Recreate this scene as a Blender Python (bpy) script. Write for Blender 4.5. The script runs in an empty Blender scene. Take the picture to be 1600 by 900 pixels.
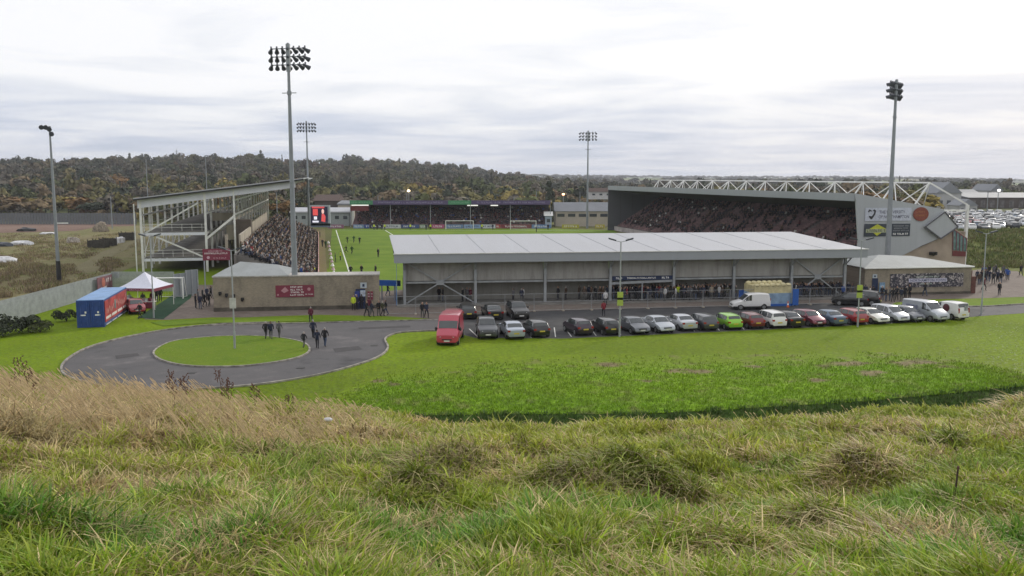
import bpy, bmesh, math, random
import numpy as np
from mathutils import Vector, Matrix
R = math.radians
rnd = random.Random(7)
nr = np.random.default_rng(7)
SC = bpy.context.scene
COL = SC.collection

# ------------------------------------------------------------ camera, sky, sun, exposure
FPX, EYE = 1400.0, 15.0
TH = math.atan(174.0 / FPX)
CT, ST = math.cos(TH), math.sin(TH)
cam_d = bpy.data.cameras.new('camera'); cam = bpy.data.objects.new('camera', cam_d); COL.objects.link(cam)
cam.location = (0, 0, EYE); cam.rotation_euler = (math.pi/2 - TH, 0, 0)
cam_d.sensor_width = 36; cam_d.lens = 36 * FPX / 1600; cam_d.clip_end = 20000; cam_d.clip_start = 0.1
SC.camera = cam
SC.view_settings.view_transform = 'Standard'; SC.view_settings.look = 'None'
SC.view_settings.exposure = 0.0; SC.view_settings.gamma = 1.0; SC.view_settings.use_curve_mapping = False
SUN_EL, SUN_AZ = R(24), R(38)          # sun stands ahead of the camera, to the right, behind thin cloud
sd = bpy.data.lights.new('sun', 'SUN'); sun = bpy.data.objects.new('sun', sd); COL.objects.link(sun)
sd.energy = 2.2; sd.angle = R(7); sd.color = (1.0, 0.93, 0.82)
svec = Vector((math.sin(SUN_AZ)*math.cos(SUN_EL), math.cos(SUN_AZ)*math.cos(SUN_EL), math.sin(SUN_EL)))
sun.rotation_euler = svec.to_track_quat('Z', 'Y').to_euler()
world = bpy.data.worlds.new('World'); SC.world = world; world.use_nodes = True
nt = world.node_tree; nt.nodes.clear()
def N(t, x, **k):
    n = t.nodes.new(x)
    for a, b in k.items():
        setattr(n, a, b)
    return n
def math_node(t, op, a, b=None, c=None):
    n = N(t, 'ShaderNodeMath', operation=op)
    for i, q in enumerate((a, b, c)):
        if q is None: continue
        if isinstance(q, (int, float)): n.inputs[i].default_value = q
        else: t.links.new(q, n.inputs[i])
    return n.outputs[0]
def ramp(t, fac, stops):
    n = N(t, 'ShaderNodeValToRGB'); e = n.color_ramp.elements
    while len(e) < len(stops): e.new(0.5)
    for i, (p, c) in enumerate(stops):
        e[i].position = p; e[i].color = (c[0], c[1], c[2], 1)
    t.links.new(fac, n.inputs[0]); return n.outputs[0]
def mixc(t, fac, a, b):
    n = N(t, 'ShaderNodeMix', data_type='RGBA')
    if isinstance(fac, (int, float)): n.inputs[0].default_value = fac
    else: t.links.new(fac, n.inputs[0])
    for i, q in ((6, a), (7, b)):
        if isinstance(q, tuple): n.inputs[i].default_value = (q[0], q[1], q[2], 1)
        else: t.links.new(q, n.inputs[i])
    return n.outputs[2]
sky = N(nt, 'ShaderNodeTexSky', sky_type='NISHITA'); sky.sun_disc = False
sky.sun_elevation = SUN_EL; sky.sun_rotation = SUN_AZ; sky.altitude = 100; sky.dust_density = 2.0
tc = N(nt, 'ShaderNodeTexCoord'); sp = N(nt, 'ShaderNodeSeparateXYZ'); nt.links.new(tc.outputs['Generated'], sp.inputs[0])
zz = math_node(nt, 'MAXIMUM', sp.outputs[2], 0.0)
den = math_node(nt, 'ADD', zz, 0.055)
cx = math_node(nt, 'DIVIDE', sp.outputs[0], den); cy = math_node(nt, 'DIVIDE', sp.outputs[1], den)
cb = N(nt, 'ShaderNodeCombineXYZ'); nt.links.new(cx, cb.inputs[0]); nt.links.new(cy, cb.inputs[1])
mp = N(nt, 'ShaderNodeMapping'); mp.inputs['Scale'].default_value = (0.55, 0.62, 1); mp.inputs['Rotation'].default_value = (0, 0, R(-9)); nt.links.new(cb.outputs[0], mp.inputs[0])
n1 = N(nt, 'ShaderNodeTexNoise'); n1.inputs['Scale'].default_value = 1.0; n1.inputs['Detail'].default_value = 8; n1.inputs['Roughness'].default_value = 0.56; n1.inputs['Distortion'].default_value = 0.5
nt.links.new(mp.outputs[0], n1.inputs['Vector'])
n2 = N(nt, 'ShaderNodeTexNoise'); n2.inputs['Scale'].default_value = 0.35; n2.inputs['Detail'].default_value = 3
nt.links.new(mp.outputs[0], n2.inputs['Vector'])
cl = math_node(nt, 'MULTIPLY_ADD', n2.outputs[0], 0.38, math_node(nt, 'MULTIPLY', n1.outputs[0], 0.95))
# thicker cloud bases toward the horizon, thin bright cloud overhead
hi = N(nt, 'ShaderNodeMapRange', interpolation_type='SMOOTHSTEP'); nt.links.new(zz, hi.inputs[0])
hi.inputs[1].default_value = 0.02; hi.inputs[2].default_value = 0.13; hi.inputs[3].default_value = -0.04; hi.inputs[4].default_value = 0.215
cl = math_node(nt, 'ADD', cl, hi.outputs[0])
ccol = ramp(nt, cl, [(0.42, (5.0, 5.8, 7.2)), (0.54, (6.3, 6.9, 8.2)), (0.64, (7.6, 8.0, 9.0)), (0.75, (9.1, 9.3, 9.8)), (0.88, (10.6, 10.6, 10.8))])
mixw = mixc(nt, 0.93, sky.outputs[0], ccol)
bg = N(nt, 'ShaderNodeBackground'); bg.inputs[1].default_value = 0.1; nt.links.new(mixw, bg.inputs[0])
wo = N(nt, 'ShaderNodeOutputWorld'); nt.links.new(bg.outputs[0], wo.inputs[0])

# ------------------------------------------------------------ picture geometry -> world points
def ray(px, py):
    u, v = px - 800.0, 450.0 - py
    return Vector((u, FPX*CT + v*ST, -FPX*ST + v*CT))
def G(px, py, z=0.0):
    d = ray(px, py); t = (z - EYE) / d.z
    return Vector((d.x*t, d.y*t, z))
def A(px, py, Y):
    d = ray(px, py); t = Y / d.y
    return Vector((d.x*t, Y, EYE + d.z*t))
def PL(px, py, P0, dr):
    """ray against the upright plane through P0 along horizontal dr"""
    n = Vector((-dr.y, dr.x, 0)); d = ray(px, py); o = Vector((0, 0, EYE))
    t = (P0 - o).dot(n) / d.dot(n)
    return o + d*t
def col(*c): return Vector(c)

# ------------------------------------------------------------ materials
MATS = {}
def mat(name, base, rough=0.7, metal=0.0, var=0.12, scale=3.0, bump=0.0, spec=0.4, emit=None, es=1.0, stretch=(1, 1, 1), coat=0.0, alt=None, bscale=None, detail=5):
    if name in MATS: return MATS[name]
    m = bpy.data.materials.new(name); m.use_nodes = True; t = m.node_tree; b = t.nodes['Principled BSDF']
    b.inputs['Roughness'].default_value = rough; b.inputs['Metallic'].default_value = metal
    b.inputs['Specular IOR Level'].default_value = spec; b.inputs['Coat Weight'].default_value = coat
    tc = N(t, 'ShaderNodeTexCoord'); mp = N(t, 'ShaderNodeMapping'); mp.inputs['Scale'].default_value = stretch
    t.links.new(tc.outputs['Object'], mp.inputs[0])
    no = N(t, 'ShaderNodeTexNoise'); no.inputs['Scale'].default_value = scale; no.inputs['Detail'].default_value = detail; no.inputs['Roughness'].default_value = 0.6
    t.links.new(mp.outputs[0], no.inputs['Vector'])
    lo = alt if alt else tuple(x*(1-var*1.6) for x in base); hi_ = tuple(min(1, x*(1+var*1.3)) for x in base)
    c = ramp(t, no.outputs[0], [(0.3, lo), (0.7, hi_)])
    t.links.new(c, b.inputs['Base Color'])
    if bump:
        bn = N(t, 'ShaderNodeBump'); bn.inputs['Strength'].default_value = bump; bn.inputs['Distance'].default_value = 0.05
        if bscale:
            n2 = N(t, 'ShaderNodeTexNoise'); n2.inputs['Scale'].default_value = bscale; n2.inputs['Detail'].default_value = 4
            t.links.new(mp.outputs[0], n2.inputs['Vector']); t.links.new(n2.outputs[0], bn.inputs['Height'])
        else: t.links.new(no.outputs[0], bn.inputs['Height'])
        t.links.new(bn.outputs[0], b.inputs['Normal'])
    if emit:
        b.inputs['Emission Color'].default_value = (*emit, 1); b.inputs['Emission Strength'].default_value = es
    MATS[name] = m; return m
def attr_mat(name, rough=0.75, trans=0.0, var=0.2, scale=6.0, attr='tint', spec=0.25):
    if name in MATS: return MATS[name]
    m = bpy.data.materials.new(name); m.use_nodes = True; t = m.node_tree; b = t.nodes['Principled BSDF']
    b.inputs['Roughness'].default_value = rough; b.inputs['Specular IOR Level'].default_value = spec
    at = N(t, 'ShaderNodeAttribute', attribute_name=attr)
    tc = N(t, 'ShaderNodeTexCoord'); no = N(t, 'ShaderNodeTexNoise'); no.inputs['Scale'].default_value = scale
    t.links.new(tc.outputs['Object'], no.inputs['Vector'])
    v = ramp(t, no.outputs[0], [(0.3, (1-var,)*3), (0.7, (1+var,)*3)])
    mx = N(t, 'ShaderNodeMix', data_type='RGBA', blend_type='MULTIPLY'); mx.inputs[0].default_value = 1
    t.links.new(at.outputs['Color'], mx.inputs[6]); t.links.new(v, mx.inputs[7]); t.links.new(mx.outputs[2], b.inputs['Base Color'])
    if trans:
        tr = N(t, 'ShaderNodeBsdfTranslucent'); t.links.new(mx.outputs[2], tr.inputs[0])
        ms = N(t, 'ShaderNodeMixShader'); ms.inputs[0].default_value = trans
        t.links.new(b.outputs[0], ms.inputs[1]); t.links.new(tr.outputs[0], ms.inputs[2])
        t.links.new(ms.outputs[0], t.nodes['Material Output'].inputs[0])
    MATS[name] = m; return m
def clad_mat(name, base, pitch=0.25, axis=0, rough=0.5, var=0.08, dirt=0.5, dirtcol=(0.2, 0.19, 0.17), metal=0.0, depth=0.6, joint=None, dstretch=(0.6, 0.6, 0.12), dscale=1.2):
    """profiled metal sheet or jointed panels: ribs every `pitch` along an axis, with rain streaks"""
    if name in MATS: return MATS[name]
    m = bpy.data.materials.new(name); m.use_nodes = True; t = m.node_tree; b = t.nodes['Principled BSDF']
    b.inputs['Roughness'].default_value = rough; b.inputs['Metallic'].default_value = metal
    tc = N(t, 'ShaderNodeTexCoord'); s = N(t, 'ShaderNodeSeparateXYZ'); t.links.new(tc.outputs['Object'], s.inputs[0])
    w = math_node(t, 'FRACT', math_node(t, 'DIVIDE', s.outputs[axis], pitch))
    rib = math_node(t, 'GREATER_THAN', w, 0.7) if joint is None else math_node(t, 'LESS_THAN', w, joint)
    bn = N(t, 'ShaderNodeBump'); bn.inputs['Strength'].default_value = depth; bn.inputs['Distance'].default_value = 0.03
    tri = math_node(t, 'ABSOLUTE', math_node(t, 'SUBTRACT', w, 0.5))
    t.links.new(tri if joint is None else rib, bn.inputs['Height']); t.links.new(bn.outputs[0], b.inputs['Normal'])
    mp = N(t, 'ShaderNodeMapping'); mp.inputs['Scale'].default_value = dstretch; t.links.new(tc.outputs['Object'], mp.inputs[0])
    no = N(t, 'ShaderNodeTexNoise'); no.inputs['Scale'].default_value = dscale; no.inputs['Detail'].default_value = 7; no.inputs['Roughness'].default_value = 0.65
    t.links.new(mp.outputs[0], no.inputs['Vector'])
    c = ramp(t, no.outputs[0], [(0.35, tuple(x*(1-dirt)+d*dirt for x, d in zip(base, dirtcol))), (0.55, base), (0.75, tuple(min(1, x*(1+var)) for x in base))])
    c2 = mixc(t, math_node(t, 'MULTIPLY', rib, 0.0 if joint is None else 0.55), c, (base[0]*0.4, base[1]*0.4, base[2]*0.4))
    t.links.new(c2, b.inputs['Base Color'])
    MATS[name] = m; return m
def brick_mat(name, c1, c2, mortar):
    if name in MATS: return MATS[name]
    m = bpy.data.materials.new(name); m.use_nodes = True; t = m.node_tree; b = t.nodes['Principled BSDF']; b.inputs['Roughness'].default_value = 0.9
    tc = N(t, 'ShaderNodeTexCoord'); mp = N(t, 'ShaderNodeMapping'); mp.inputs['Rotation'].default_value = (R(90), 0, 0); t.links.new(tc.outputs['Object'], mp.inputs[0])
    br = N(t, 'ShaderNodeTexBrick'); br.inputs['Scale'].default_value = 2.3; br.inputs['Mortar Size'].default_value = 0.03; br.inputs['Bias'].default_value = 0.1
    br.inputs['Color1'].default_value = (*c1, 1); br.inputs['Color2'].default_value = (*c2, 1); br.inputs['Mortar'].default_value = (*mortar, 1)
    t.links.new(mp.outputs[0], br.inputs[0])
    no = N(t, 'ShaderNodeTexNoise'); no.inputs['Scale'].default_value = 0.45; no.inputs['Detail'].default_value = 7; no.inputs['Roughness'].default_value = 0.7
    ms = N(t, 'ShaderNodeMapping'); ms.inputs['Scale'].default_value = (1, 1, 0.5); t.links.new(tc.outputs['Object'], ms.inputs[0]); t.links.new(ms.outputs[0], no.inputs['Vector'])
    v = ramp(t, no.outputs[0], [(0.32, (0.55, 0.55, 0.55)), (0.5, (0.95, 0.95, 0.95)), (0.7, (1.12, 1.1, 1.06))])
    mx = N(t, 'ShaderNodeMix', data_type='RGBA', blend_type='MULTIPLY'); mx.inputs[0].default_value = 1
    t.links.new(br.outputs[0], mx.inputs[6]); t.links.new(v, mx.inputs[7]); t.links.new(mx.outputs[2], b.inputs['Base Color'])
    MATS[name] = m; return m
def ground_mat(name, cols, s1=0.08, s2=1.5, s3=14.0, bump=0.6, bdist=0.1, rough=0.95, mixb=0.5, stretch=(1, 1, 1)):
    """several tones of ground cover blended by large, middling and fine noise"""
    if name in MATS: return MATS[name]
    m = bpy.data.materials.new(name); m.use_nodes = True; t = m.node_tree; b = t.nodes['Principled BSDF']; b.inputs['Roughness'].default_value = rough; b.inputs['Specular IOR Level'].default_value = 0.15
    tc = N(t, 'ShaderNodeTexCoord'); mp = N(t, 'ShaderNodeMapping'); mp.inputs['Scale'].default_value = stretch; t.links.new(tc.outputs['Object'], mp.inputs[0])
    o = []
    for s in (s1, s2, s3):
        no = N(t, 'ShaderNodeTexNoise'); no.inputs['Scale'].default_value = s; no.inputs['Detail'].default_value = 6; no.inputs['Roughness'].default_value = 0.62
        t.links.new(mp.outputs[0], no.inputs['Vector']); o.append(no.outputs[0])
    f = math_node(t, 'MULTIPLY_ADD', o[0], 1-mixb, math_node(t, 'MULTIPLY', o[1], mixb))
    k = len(cols)
    c = ramp(t, f, [(0.34 + 0.32*i/(k-1), cc) for i, cc in enumerate(cols)])
    v = ramp(t, o[2], [(0.3, (0.72,)*3), (0.7, (1.25,)*3)])
    mx = N(t, 'ShaderNodeMix', data_type='RGBA', blend_type='MULTIPLY'); mx.inputs[0].default_value = 1
    t.links.new(c, mx.inputs[6]); t.links.new(v, mx.inputs[7]); t.links.new(mx.outputs[2], b.inputs['Base Color'])
    bn = N(t, 'ShaderNodeBump'); bn.inputs['Strength'].default_value = bump; bn.inputs['Distance'].default_value = bdist
    t.links.new(o[2], bn.inputs['Height']); t.links.new(bn.outputs[0], b.inputs['Normal'])
    MATS[name] = m; return m

# ------------------------------------------------------------ mesh helpers
class MB:
    def __init__(s): s.v = []; s.f = []; s.m = []
    def add(s, vs, fs, mi=0):
        k = len(s.v); s.v += [tuple(p) for p in vs]; s.f += [tuple(i+k for i in f) for f in fs]; s.m += [mi]*len(fs); return s
    def box(s, c, d, rz=0, mi=0):
        x, y, z = d[0]/2, d[1]/2, d[2]/2; ca, sa = math.cos(rz), math.sin(rz); vs = []
        for dz in (-z, z):
            for dx, dy in ((-x, -y), (x, -y), (x, y), (-x, y)):
                vs.append((c[0]+dx*ca-dy*sa, c[1]+dx*sa+dy*ca, c[2]+dz))
        return s.add(vs, [(3, 2, 1, 0), (4, 5, 6, 7), (0, 1, 5, 4), (1, 2, 6, 5), (2, 3, 7, 6), (3, 0, 4, 7)], mi)
    def bar(s, p, q, w, h=None, mi=0, up=(0, 0, 1)):
        p, q = Vector(p), Vector(q); h = h or w; d = (q-p).normalized(); u = Vector(up)
        if abs(d.dot(u)) > 0.98: u = Vector((0, 1, 0))
        a = d.cross(u).normalized(); b = a.cross(d).normalized(); vs = []
        for e in (p, q):
            for i, j in ((-1, -1), (1, -1), (1, 1), (-1, 1)): vs.append(e + a*(i*w/2) + b*(j*h/2))
        return s.add(vs, [(0, 1, 2, 3), (7, 6, 5, 4), (1, 0, 4, 5), (2, 1, 5, 6), (3, 2, 6, 7), (0, 3, 7, 4)], mi)
    def cyl(s, p, q, r0, r1=None, n=10, mi=0, caps=True):
        p, q = Vector(p), Vector(q); r1 = r0 if r1 is None else r1; d = (q-p).normalized()
        u = Vector((0, 0, 1)) if abs(d.z) < 0.95 else Vector((1, 0, 0)); a = d.cross(u).normalized(); b = a.cross(d); vs = []
        for e, r in ((p, r0), (q, r1)):
            for i in range(n):
                t = 2*math.pi*i/n; vs.append(e + a*(r*math.cos(t)) + b*(r*math.sin(t)))
        fs = [(i, i+n, (i+1) % n + n, (i+1) % n) for i in range(n)]
        if caps: fs += [tuple(range(n)), tuple(range(2*n-1, n-1, -1))]
        return s.add(vs, fs, mi)
    def prism(s, pts, vec, mi=0, side=None):
        n = len(pts); v = Vector(vec); a = [Vector(p) for p in pts]; b = [p+v for p in a]
        s.add(a+b, [tuple(range(n-1, -1, -1)), tuple(range(n, 2*n))], mi)
        k = len(s.v)-2*n
        fs = [(k+i, k+(i+1) % n, k+(i+1) % n+n, k+i+n) for i in range(n)]
        s.f += fs; s.m += [mi if side is None else side]*n; return s
    def quad(s, a, b, c, d, mi=0): return s.add([a, b, c, d], [(0, 1, 2, 3)], mi)
    def ball(s, c, r, mi=0, n=8, k=5):
        vs = [(c[0], c[1], c[2]+r[2])]
        for i in range(1, k):
            t = math.pi*i/k
            for j in range(n):
                p = 2*math.pi*j/n; vs.append((c[0]+r[0]*math.sin(t)*math.cos(p), c[1]+r[1]*math.sin(t)*math.sin(p), c[2]+r[2]*math.cos(t)))
        vs.append((c[0], c[1], c[2]-r[2])); fs = [(0, 1+j, 1+(j+1) % n) for j in range(n)]
        for i in range(k-2):
            for j in range(n):
                a = 1+i*n+j; b = 1+i*n+(j+1) % n; fs.append((a, a+n, b+n, b))
        e = len(vs)-1; o = 1+(k-2)*n; fs += [(e, o+(j+1) % n, o+j) for j in range(n)]
        return s.add(vs, fs, mi)
    def mesh(s, name, mats):
        me = bpy.data.meshes.new(name); me.from_pydata(s.v, [], s.f)
        if not isinstance(mats, (list, tuple)): mats = [mats]
        for m in mats: me.materials.append(m)
        if len(mats) > 1: me.polygons.foreach_set('material_index', s.m)
        me.update(); return me
    def build(s, name, mats, parent=None, smooth=None, world=True):
        me = s.mesh(name, mats)
        if smooth:
            me.polygons.foreach_set('use_smooth', [True]*len(me.polygons)); me.set_sharp_from_angle(angle=R(smooth))
        o = bpy.data.objects.new(name, me); COL.objects.link(o)
        if parent is not None:
            o.parent = parent
            if world:                       # verts were given in world space: bring them into the parent's frame
                M = root_matrix(parent).inverted(); me.transform(M)
        return o
def root_matrix(o):
    M = Matrix.Translation(o.location) @ o.rotation_euler.to_matrix().to_4x4()
    return root_matrix(o.parent) @ M if o.parent else M
def tag(o, label=None, cat=None, group=None, kind=None):
    if label: o['label'] = label
    if cat: o['category'] = cat
    if group: o['group'] = group
    if kind: o['kind'] = kind
    return o
def thing(name, loc, label, cat, rz=0, group=None):
    o = bpy.data.objects.new(name, None); COL.objects.link(o); o.empty_display_size = 0.3
    o.location = loc; o.rotation_euler = (0, 0, rz); return tag(o, label, cat, group)
def kids(o): return [c for c in bpy.data.objects if c.parent == o]
def copy_tree(o, parent=None, children=None):
    c = o.copy(); COL.objects.link(c); c.parent = parent
    for ch in (o.children): copy_tree(ch, c)
    return c
def structure(mb, name, m, smooth=None):
    o = mb.build(name, m, smooth=smooth); o['kind'] = 'structure'; return o
def raw_mesh(name, V, F, mats, tint=None, mi=None, smooth=False):
    """numpy verts (n,3) and faces (m,k) straight into a mesh; tint = per-vertex rgb"""
    me = bpy.data.meshes.new(name); V = np.asarray(V, np.float32); F = np.asarray(F, np.int32); k = F.shape[1]
    me.vertices.add(len(V)); me.vertices.foreach_set('co', V.ravel())
    me.loops.add(F.size); me.loops.foreach_set('vertex_index', F.ravel())
    me.polygons.add(len(F)); me.polygons.foreach_set('loop_start', np.arange(len(F), dtype=np.int32)*k)
    for m in (mats if isinstance(mats, (list, tuple)) else [mats]): me.materials.append(m)
    if mi is not None: me.polygons.foreach_set('material_index', np.asarray(mi, np.int32))
    if smooth: me.polygons.foreach_set('use_smooth', np.ones(len(F), bool))
    if tint is not None:
        a = me.color_attributes.new('tint', 'FLOAT_COLOR', 'POINT')
        a.data.foreach_set('color', np.concatenate([np.asarray(tint, np.float32), np.ones((len(V), 1), np.float32)], 1).ravel())
    me.update(calc_edges=True); return me
def link(name, me, parent=None):
    o = bpy.data.objects.new(name, me); COL.objects.link(o); o.parent = parent; return o
_gr = np.random.default_rng(3).random((256, 256))
def vnoise(x, y, s=1.0, oct=3, seed=0):
    x = np.asarray(x, float)*s + seed*17.3; y = np.asarray(y, float)*s + seed*31.7; r = 0; a = 1; t = 0
    for _ in range(oct):
        xi = np.floor(x).astype(int); yi = np.floor(y).astype(int); fx = x-xi; fy = y-yi; fx = fx*fx*(3-2*fx); fy = fy*fy*(3-2*fy)
        g = lambda i, j: _gr[(xi+i) % 256, (yi+j) % 256]
        r = r + a*((g(0, 0)*(1-fx)+g(1, 0)*fx)*(1-fy)+(g(0, 1)*(1-fx)+g(1, 1)*fx)*fy); t += a; a *= 0.5; x = x*2.03+5.1; y = y*2.03+9.7
    return r/t

# ------------------------------------------------------------ lettering
def letters(mb_name, txt, cx, cz, h, maxw, m, parent, y=-0.04, bold=0.0):
    cu = bpy.data.curves.new('t', 'FONT'); cu.body = txt; cu.size = 1; cu.extrude = 0.0; cu.offset = bold; cu.align_x = 'CENTER'; cu.align_y = 'CENTER'; cu.resolution_u = 2
    to = bpy.data.objects.new('t', cu); COL.objects.link(to); bpy.context.view_layer.update()
    me = bpy.data.meshes.new_from_object(to.evaluated_get(bpy.context.evaluated_depsgraph_get())); bpy.data.objects.remove(to); bpy.data.curves.remove(cu)
    xs = [v.co.x for v in me.vertices]; ys = [v.co.y for v in me.vertices]; w0 = max(xs)-min(xs); h0 = max(ys)-min(ys); mx = (max(xs)+min(xs))/2; my = (max(ys)+min(ys))/2
    sy = h/h0; sx = min(maxw/w0, sy*1.25)
    for v in me.vertices: v.co = ((v.co.x-mx)*sx+cx, y, (v.co.y-my)*sy+cz)
    me.materials.clear(); me.materials.append(m); me.name = mb_name
    return link(mb_name, me, parent)
def strokes(mb, cx, cz, h, w, y=-0.04, n=None, mi=0, gap=0.28, seed=1):
    """a line of writing too small to read: uneven letter-sized strokes"""
    r = random.Random(seed); x = cx-w/2; lw = h*0.8
    while x < cx+w/2-lw*0.6:
        if r.random() < 0.12: x += lw*0.7; continue
        k = lw*(0.75+0.35*r.random())
        q = min(k, cx+w/2-x)
        for (a, b, c, d) in (((0, 0.28, 0, 1), (0.28, 1, 0.78, 1), (0.72, 1, 0, 0.6)), ((0, 0.3, 0, 1), (0.3, 1, 0, 0.25)), ((0, 1, 0.75, 1), (0.35, 0.68, 0, 0.75)), ((0, 0.3, 0, 1), (0.3, 0.9, 0.36, 0.62), (0.7, 1, 0, 1)))[r.randrange(4)]:
            mb.box((x+q*(a+b)/2, y, cz-h/2+h*(c+d)/2), (q*(b-a), 0.012, h*(d-c)), mi=mi)
        x += k + h*gap
    return mb
def sign(name, label, cat, pl, pr, zb, zt, face, m_border=None, group=None, depth=0.06):
    """upright board between two ground-plan points seen from its -y side; local x to the right, z up"""
    pl, pr = Vector(pl), Vector(pr); d = (pr-pl); d.z = 0; w = d.length; rz = math.atan2(d.y, d.x)
    t = thing(name, (pl.x, pl.y, zb), label, cat, rz, group)
    MB().box((w/2, 0, (zt-zb)/2), (w, depth, zt-zb)).build('board', face, t, world=False)
    return t, w, zt-zb
# ------------------------------------------------------------ lie of the land
def PX(X, Y, z=0.0): return 800 + FPX*X/(Y*CT + (EYE-z)*ST)
def tanpx(y): return np.tan(TH + np.arctan((np.asarray(y, float)-450)/FPX))
SIL_X = [-400, 0, 150, 300, 450, 560, 700, 900, 1050, 1200, 1350, 1600, 2000]
SIL_Y = [606, 611, 617, 631, 644, 655, 668, 674, 670, 662, 652, 633, 604]
YC = 24.0
def hill_z(X, Y):
    X = np.asarray(X, float); Y = np.asarray(Y, float)
    u = X/np.maximum(Y, 13.0); px = 800 + u*1375
    k = (tanpx(np.interp(px, SIL_X, SIL_Y))*YC - 1.5)/YC
    z = EYE - 1.5 - k*Y
    z = z - 0.012*np.maximum(Y-YC+3, 0)**2*(Y < YC+8) - np.where(Y >= YC+8, 0.012*121 + 0.34*(Y-YC-8), 0)
    w = np.clip((Y+2)/6, 0, 1)
    z = z + w*(0.46*(vnoise(X, Y, 0.33, 3, 1)-0.5) + 0.62*(vnoise(X, Y, 0.9, 3, 2)-0.5))
    for (cx_, cy_, r, h) in HUMPS: z = z + h*np.exp(-(((X-cx_)/r)**2 + ((Y-cy_)/(r*0.7))**2))
    return np.maximum(z, -1.15)
HUMPS = []
def hill_hit(px, py):
    d = ray(px, py)
    for i in range(60, 1600):
        t = i*0.025/ (d.y/1000) / 1000
        t = i*0.025/d.y
        if EYE + d.z*t <= hill_z(d.x*t, d.y*t): return d.x*t, d.y*t
    return d.x*t, d.y*t
for (px_, py_, r_, h_) in ((1000, 772, 0.72, 0.50), (915, 775, 0.5, 0.3), (1285, 815, 0.35, 0.10), (700, 735, 0.7, 0.2), (640, 770, 0.5, 0.2), (1050, 780, 0.35, 0.2), (90, 860, 0.5, 0.2), (470, 780, 0.35, 0.12), (430, 720, 0.5, 0.12), (1195, 745, 0.4, 0.09), (1335, 722, 0.5, 0.10), (1470, 706, 0.5, 0.12), (262, 672, 0.55, 0.13), (570, 690, 0.6, 0.1), (1130, 850, 0.3, 0.05), (1570, 770, 0.35, 0.08), (60, 700, 0.7, 0.15), (820, 700, 0.6, 0.1)):
    HUMPS.append((*hill_hit(px_, py_), r_, h_))
gx = np.concatenate([np.linspace(-140, -32, 28)[:-1], np.linspace(-32, 32, 330), np.linspace(32, 140, 28)[1:]])
gy = np.concatenate([np.linspace(-50, 0, 20)[:-1], np.linspace(0, 30, 190), np.linspace(30, 58, 40)[1:]])
XX, YY = np.meshgrid(gx, gy); ZZ = hill_z(XX, YY)
nx, ny = len(gx), len(gy); ii = np.arange(nx*ny).reshape(ny, nx)
Fg = np.stack([ii[:-1, :-1].ravel(), ii[:-1, 1:].ravel(), ii[1:, 1:].ravel(), ii[1:, :-1].ravel()], 1)
M_thatch = ground_mat('hillside_thatch', [(0.10, 0.13, 0.03), (0.16, 0.17, 0.05), (0.22, 0.19, 0.08), (0.14, 0.11, 0.06)], 0.5, 2.5, 30, 0.8, 0.05)
hs = link('hillside', raw_mesh('hillside', np.stack([XX.ravel(), YY.ravel(), ZZ.ravel()], 1), Fg, M_thatch, smooth=True)); hs['kind'] = 'structure'

EDGE_X = [-300, 300, 500, 620, 800, 1000, 1120, 1200, 1350, 1500, 1600, 1800]
EDGE_Y = [700, 690, 668, 650, 647, 647, 641, 636, 627, 613, 603, 585]
def edgeY(u):
    y = np.interp(800+u*1390, EDGE_X, EDGE_Y); return EYE/tanpx(y)
NR_X = [-900, 0, 100, 230, 300, 400, 440, 520, 545, 580, 650, 700, 760, 810, 860, 1000, 1300, 1600, 2500]
NR_Y = [255, 250, 249, 245, 243, 245, 250, 252, 248, 250, 255, 257, 266, 273, 279, 283, 284, 286, 288]
NR_R = [900, 900, 950, 1000, 1000, 1000, 1100, 1200, 1200, 1250, 1300, 1300, 1300, 1250, 1200, 1100, 1000, 900, 900]
FR_X = [-900, 700, 850, 1000, 1150, 1300, 1450, 1600, 2500]
FR_Y = [276, 272, 273, 274.5, 276, 275, 277, 280, 282]
def sstep(t): t = np.clip(t, 0, 1); return t*t*(3-2*t)
def ground_z(X, Y):
    X = np.asarray(X, float); Y = np.asarray(Y, float); u = X/np.maximum(Y, 1); px = 800+u*1410
    e = edgeY(u)
    z = -1.0*sstep((e+0.25-Y)/2.2)*(Y < e+0.5)
    z = z + 3.4*sstep((Y-149)/42)*sstep((X-77)/7)*sstep((420-Y)/80)
    Rn = np.interp(px, NR_X, NR_R); zn = EYE + tanpx(450)*0 + (276-np.interp(px, NR_X, NR_Y))/1400*Rn - 10
    zn = np.maximum(zn, 0.5)
    rise = sstep((Y-340)/(Rn-340))**0.9
    z = z + zn*rise*(1-0.9*sstep((Y-Rn-100)/900)) + rise*4*(vnoise(X, Y, 0.006, 3, 5)-0.5)
    zf = EYE + (276-np.interp(px, FR_X, FR_Y))/1400*3800 - 9
    z = z + zf*sstep((Y-1500)/2300)
    return z
uu = np.linspace(-1.5, 1.5, 420); NRW = 230
rel = np.concatenate([np.linspace(-14, -3, 5), np.linspace(-2.6, 0.6, 14), 1.0*np.exp(np.linspace(0, math.log(6400), NRW))[0:]])
UU, RR = np.meshgrid(uu, rel); YG = edgeY(UU)+RR; XG = UU*YG; ZG = ground_z(XG, YG)
nx, ny = len(uu), len(rel); ii = np.arange(nx*ny).reshape(ny, nx)
Fg = np.stack([ii[:-1, :-1].ravel(), ii[:-1, 1:].ravel(), ii[1:, 1:].ravel(), ii[1:, :-1].ravel()], 1)
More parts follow.
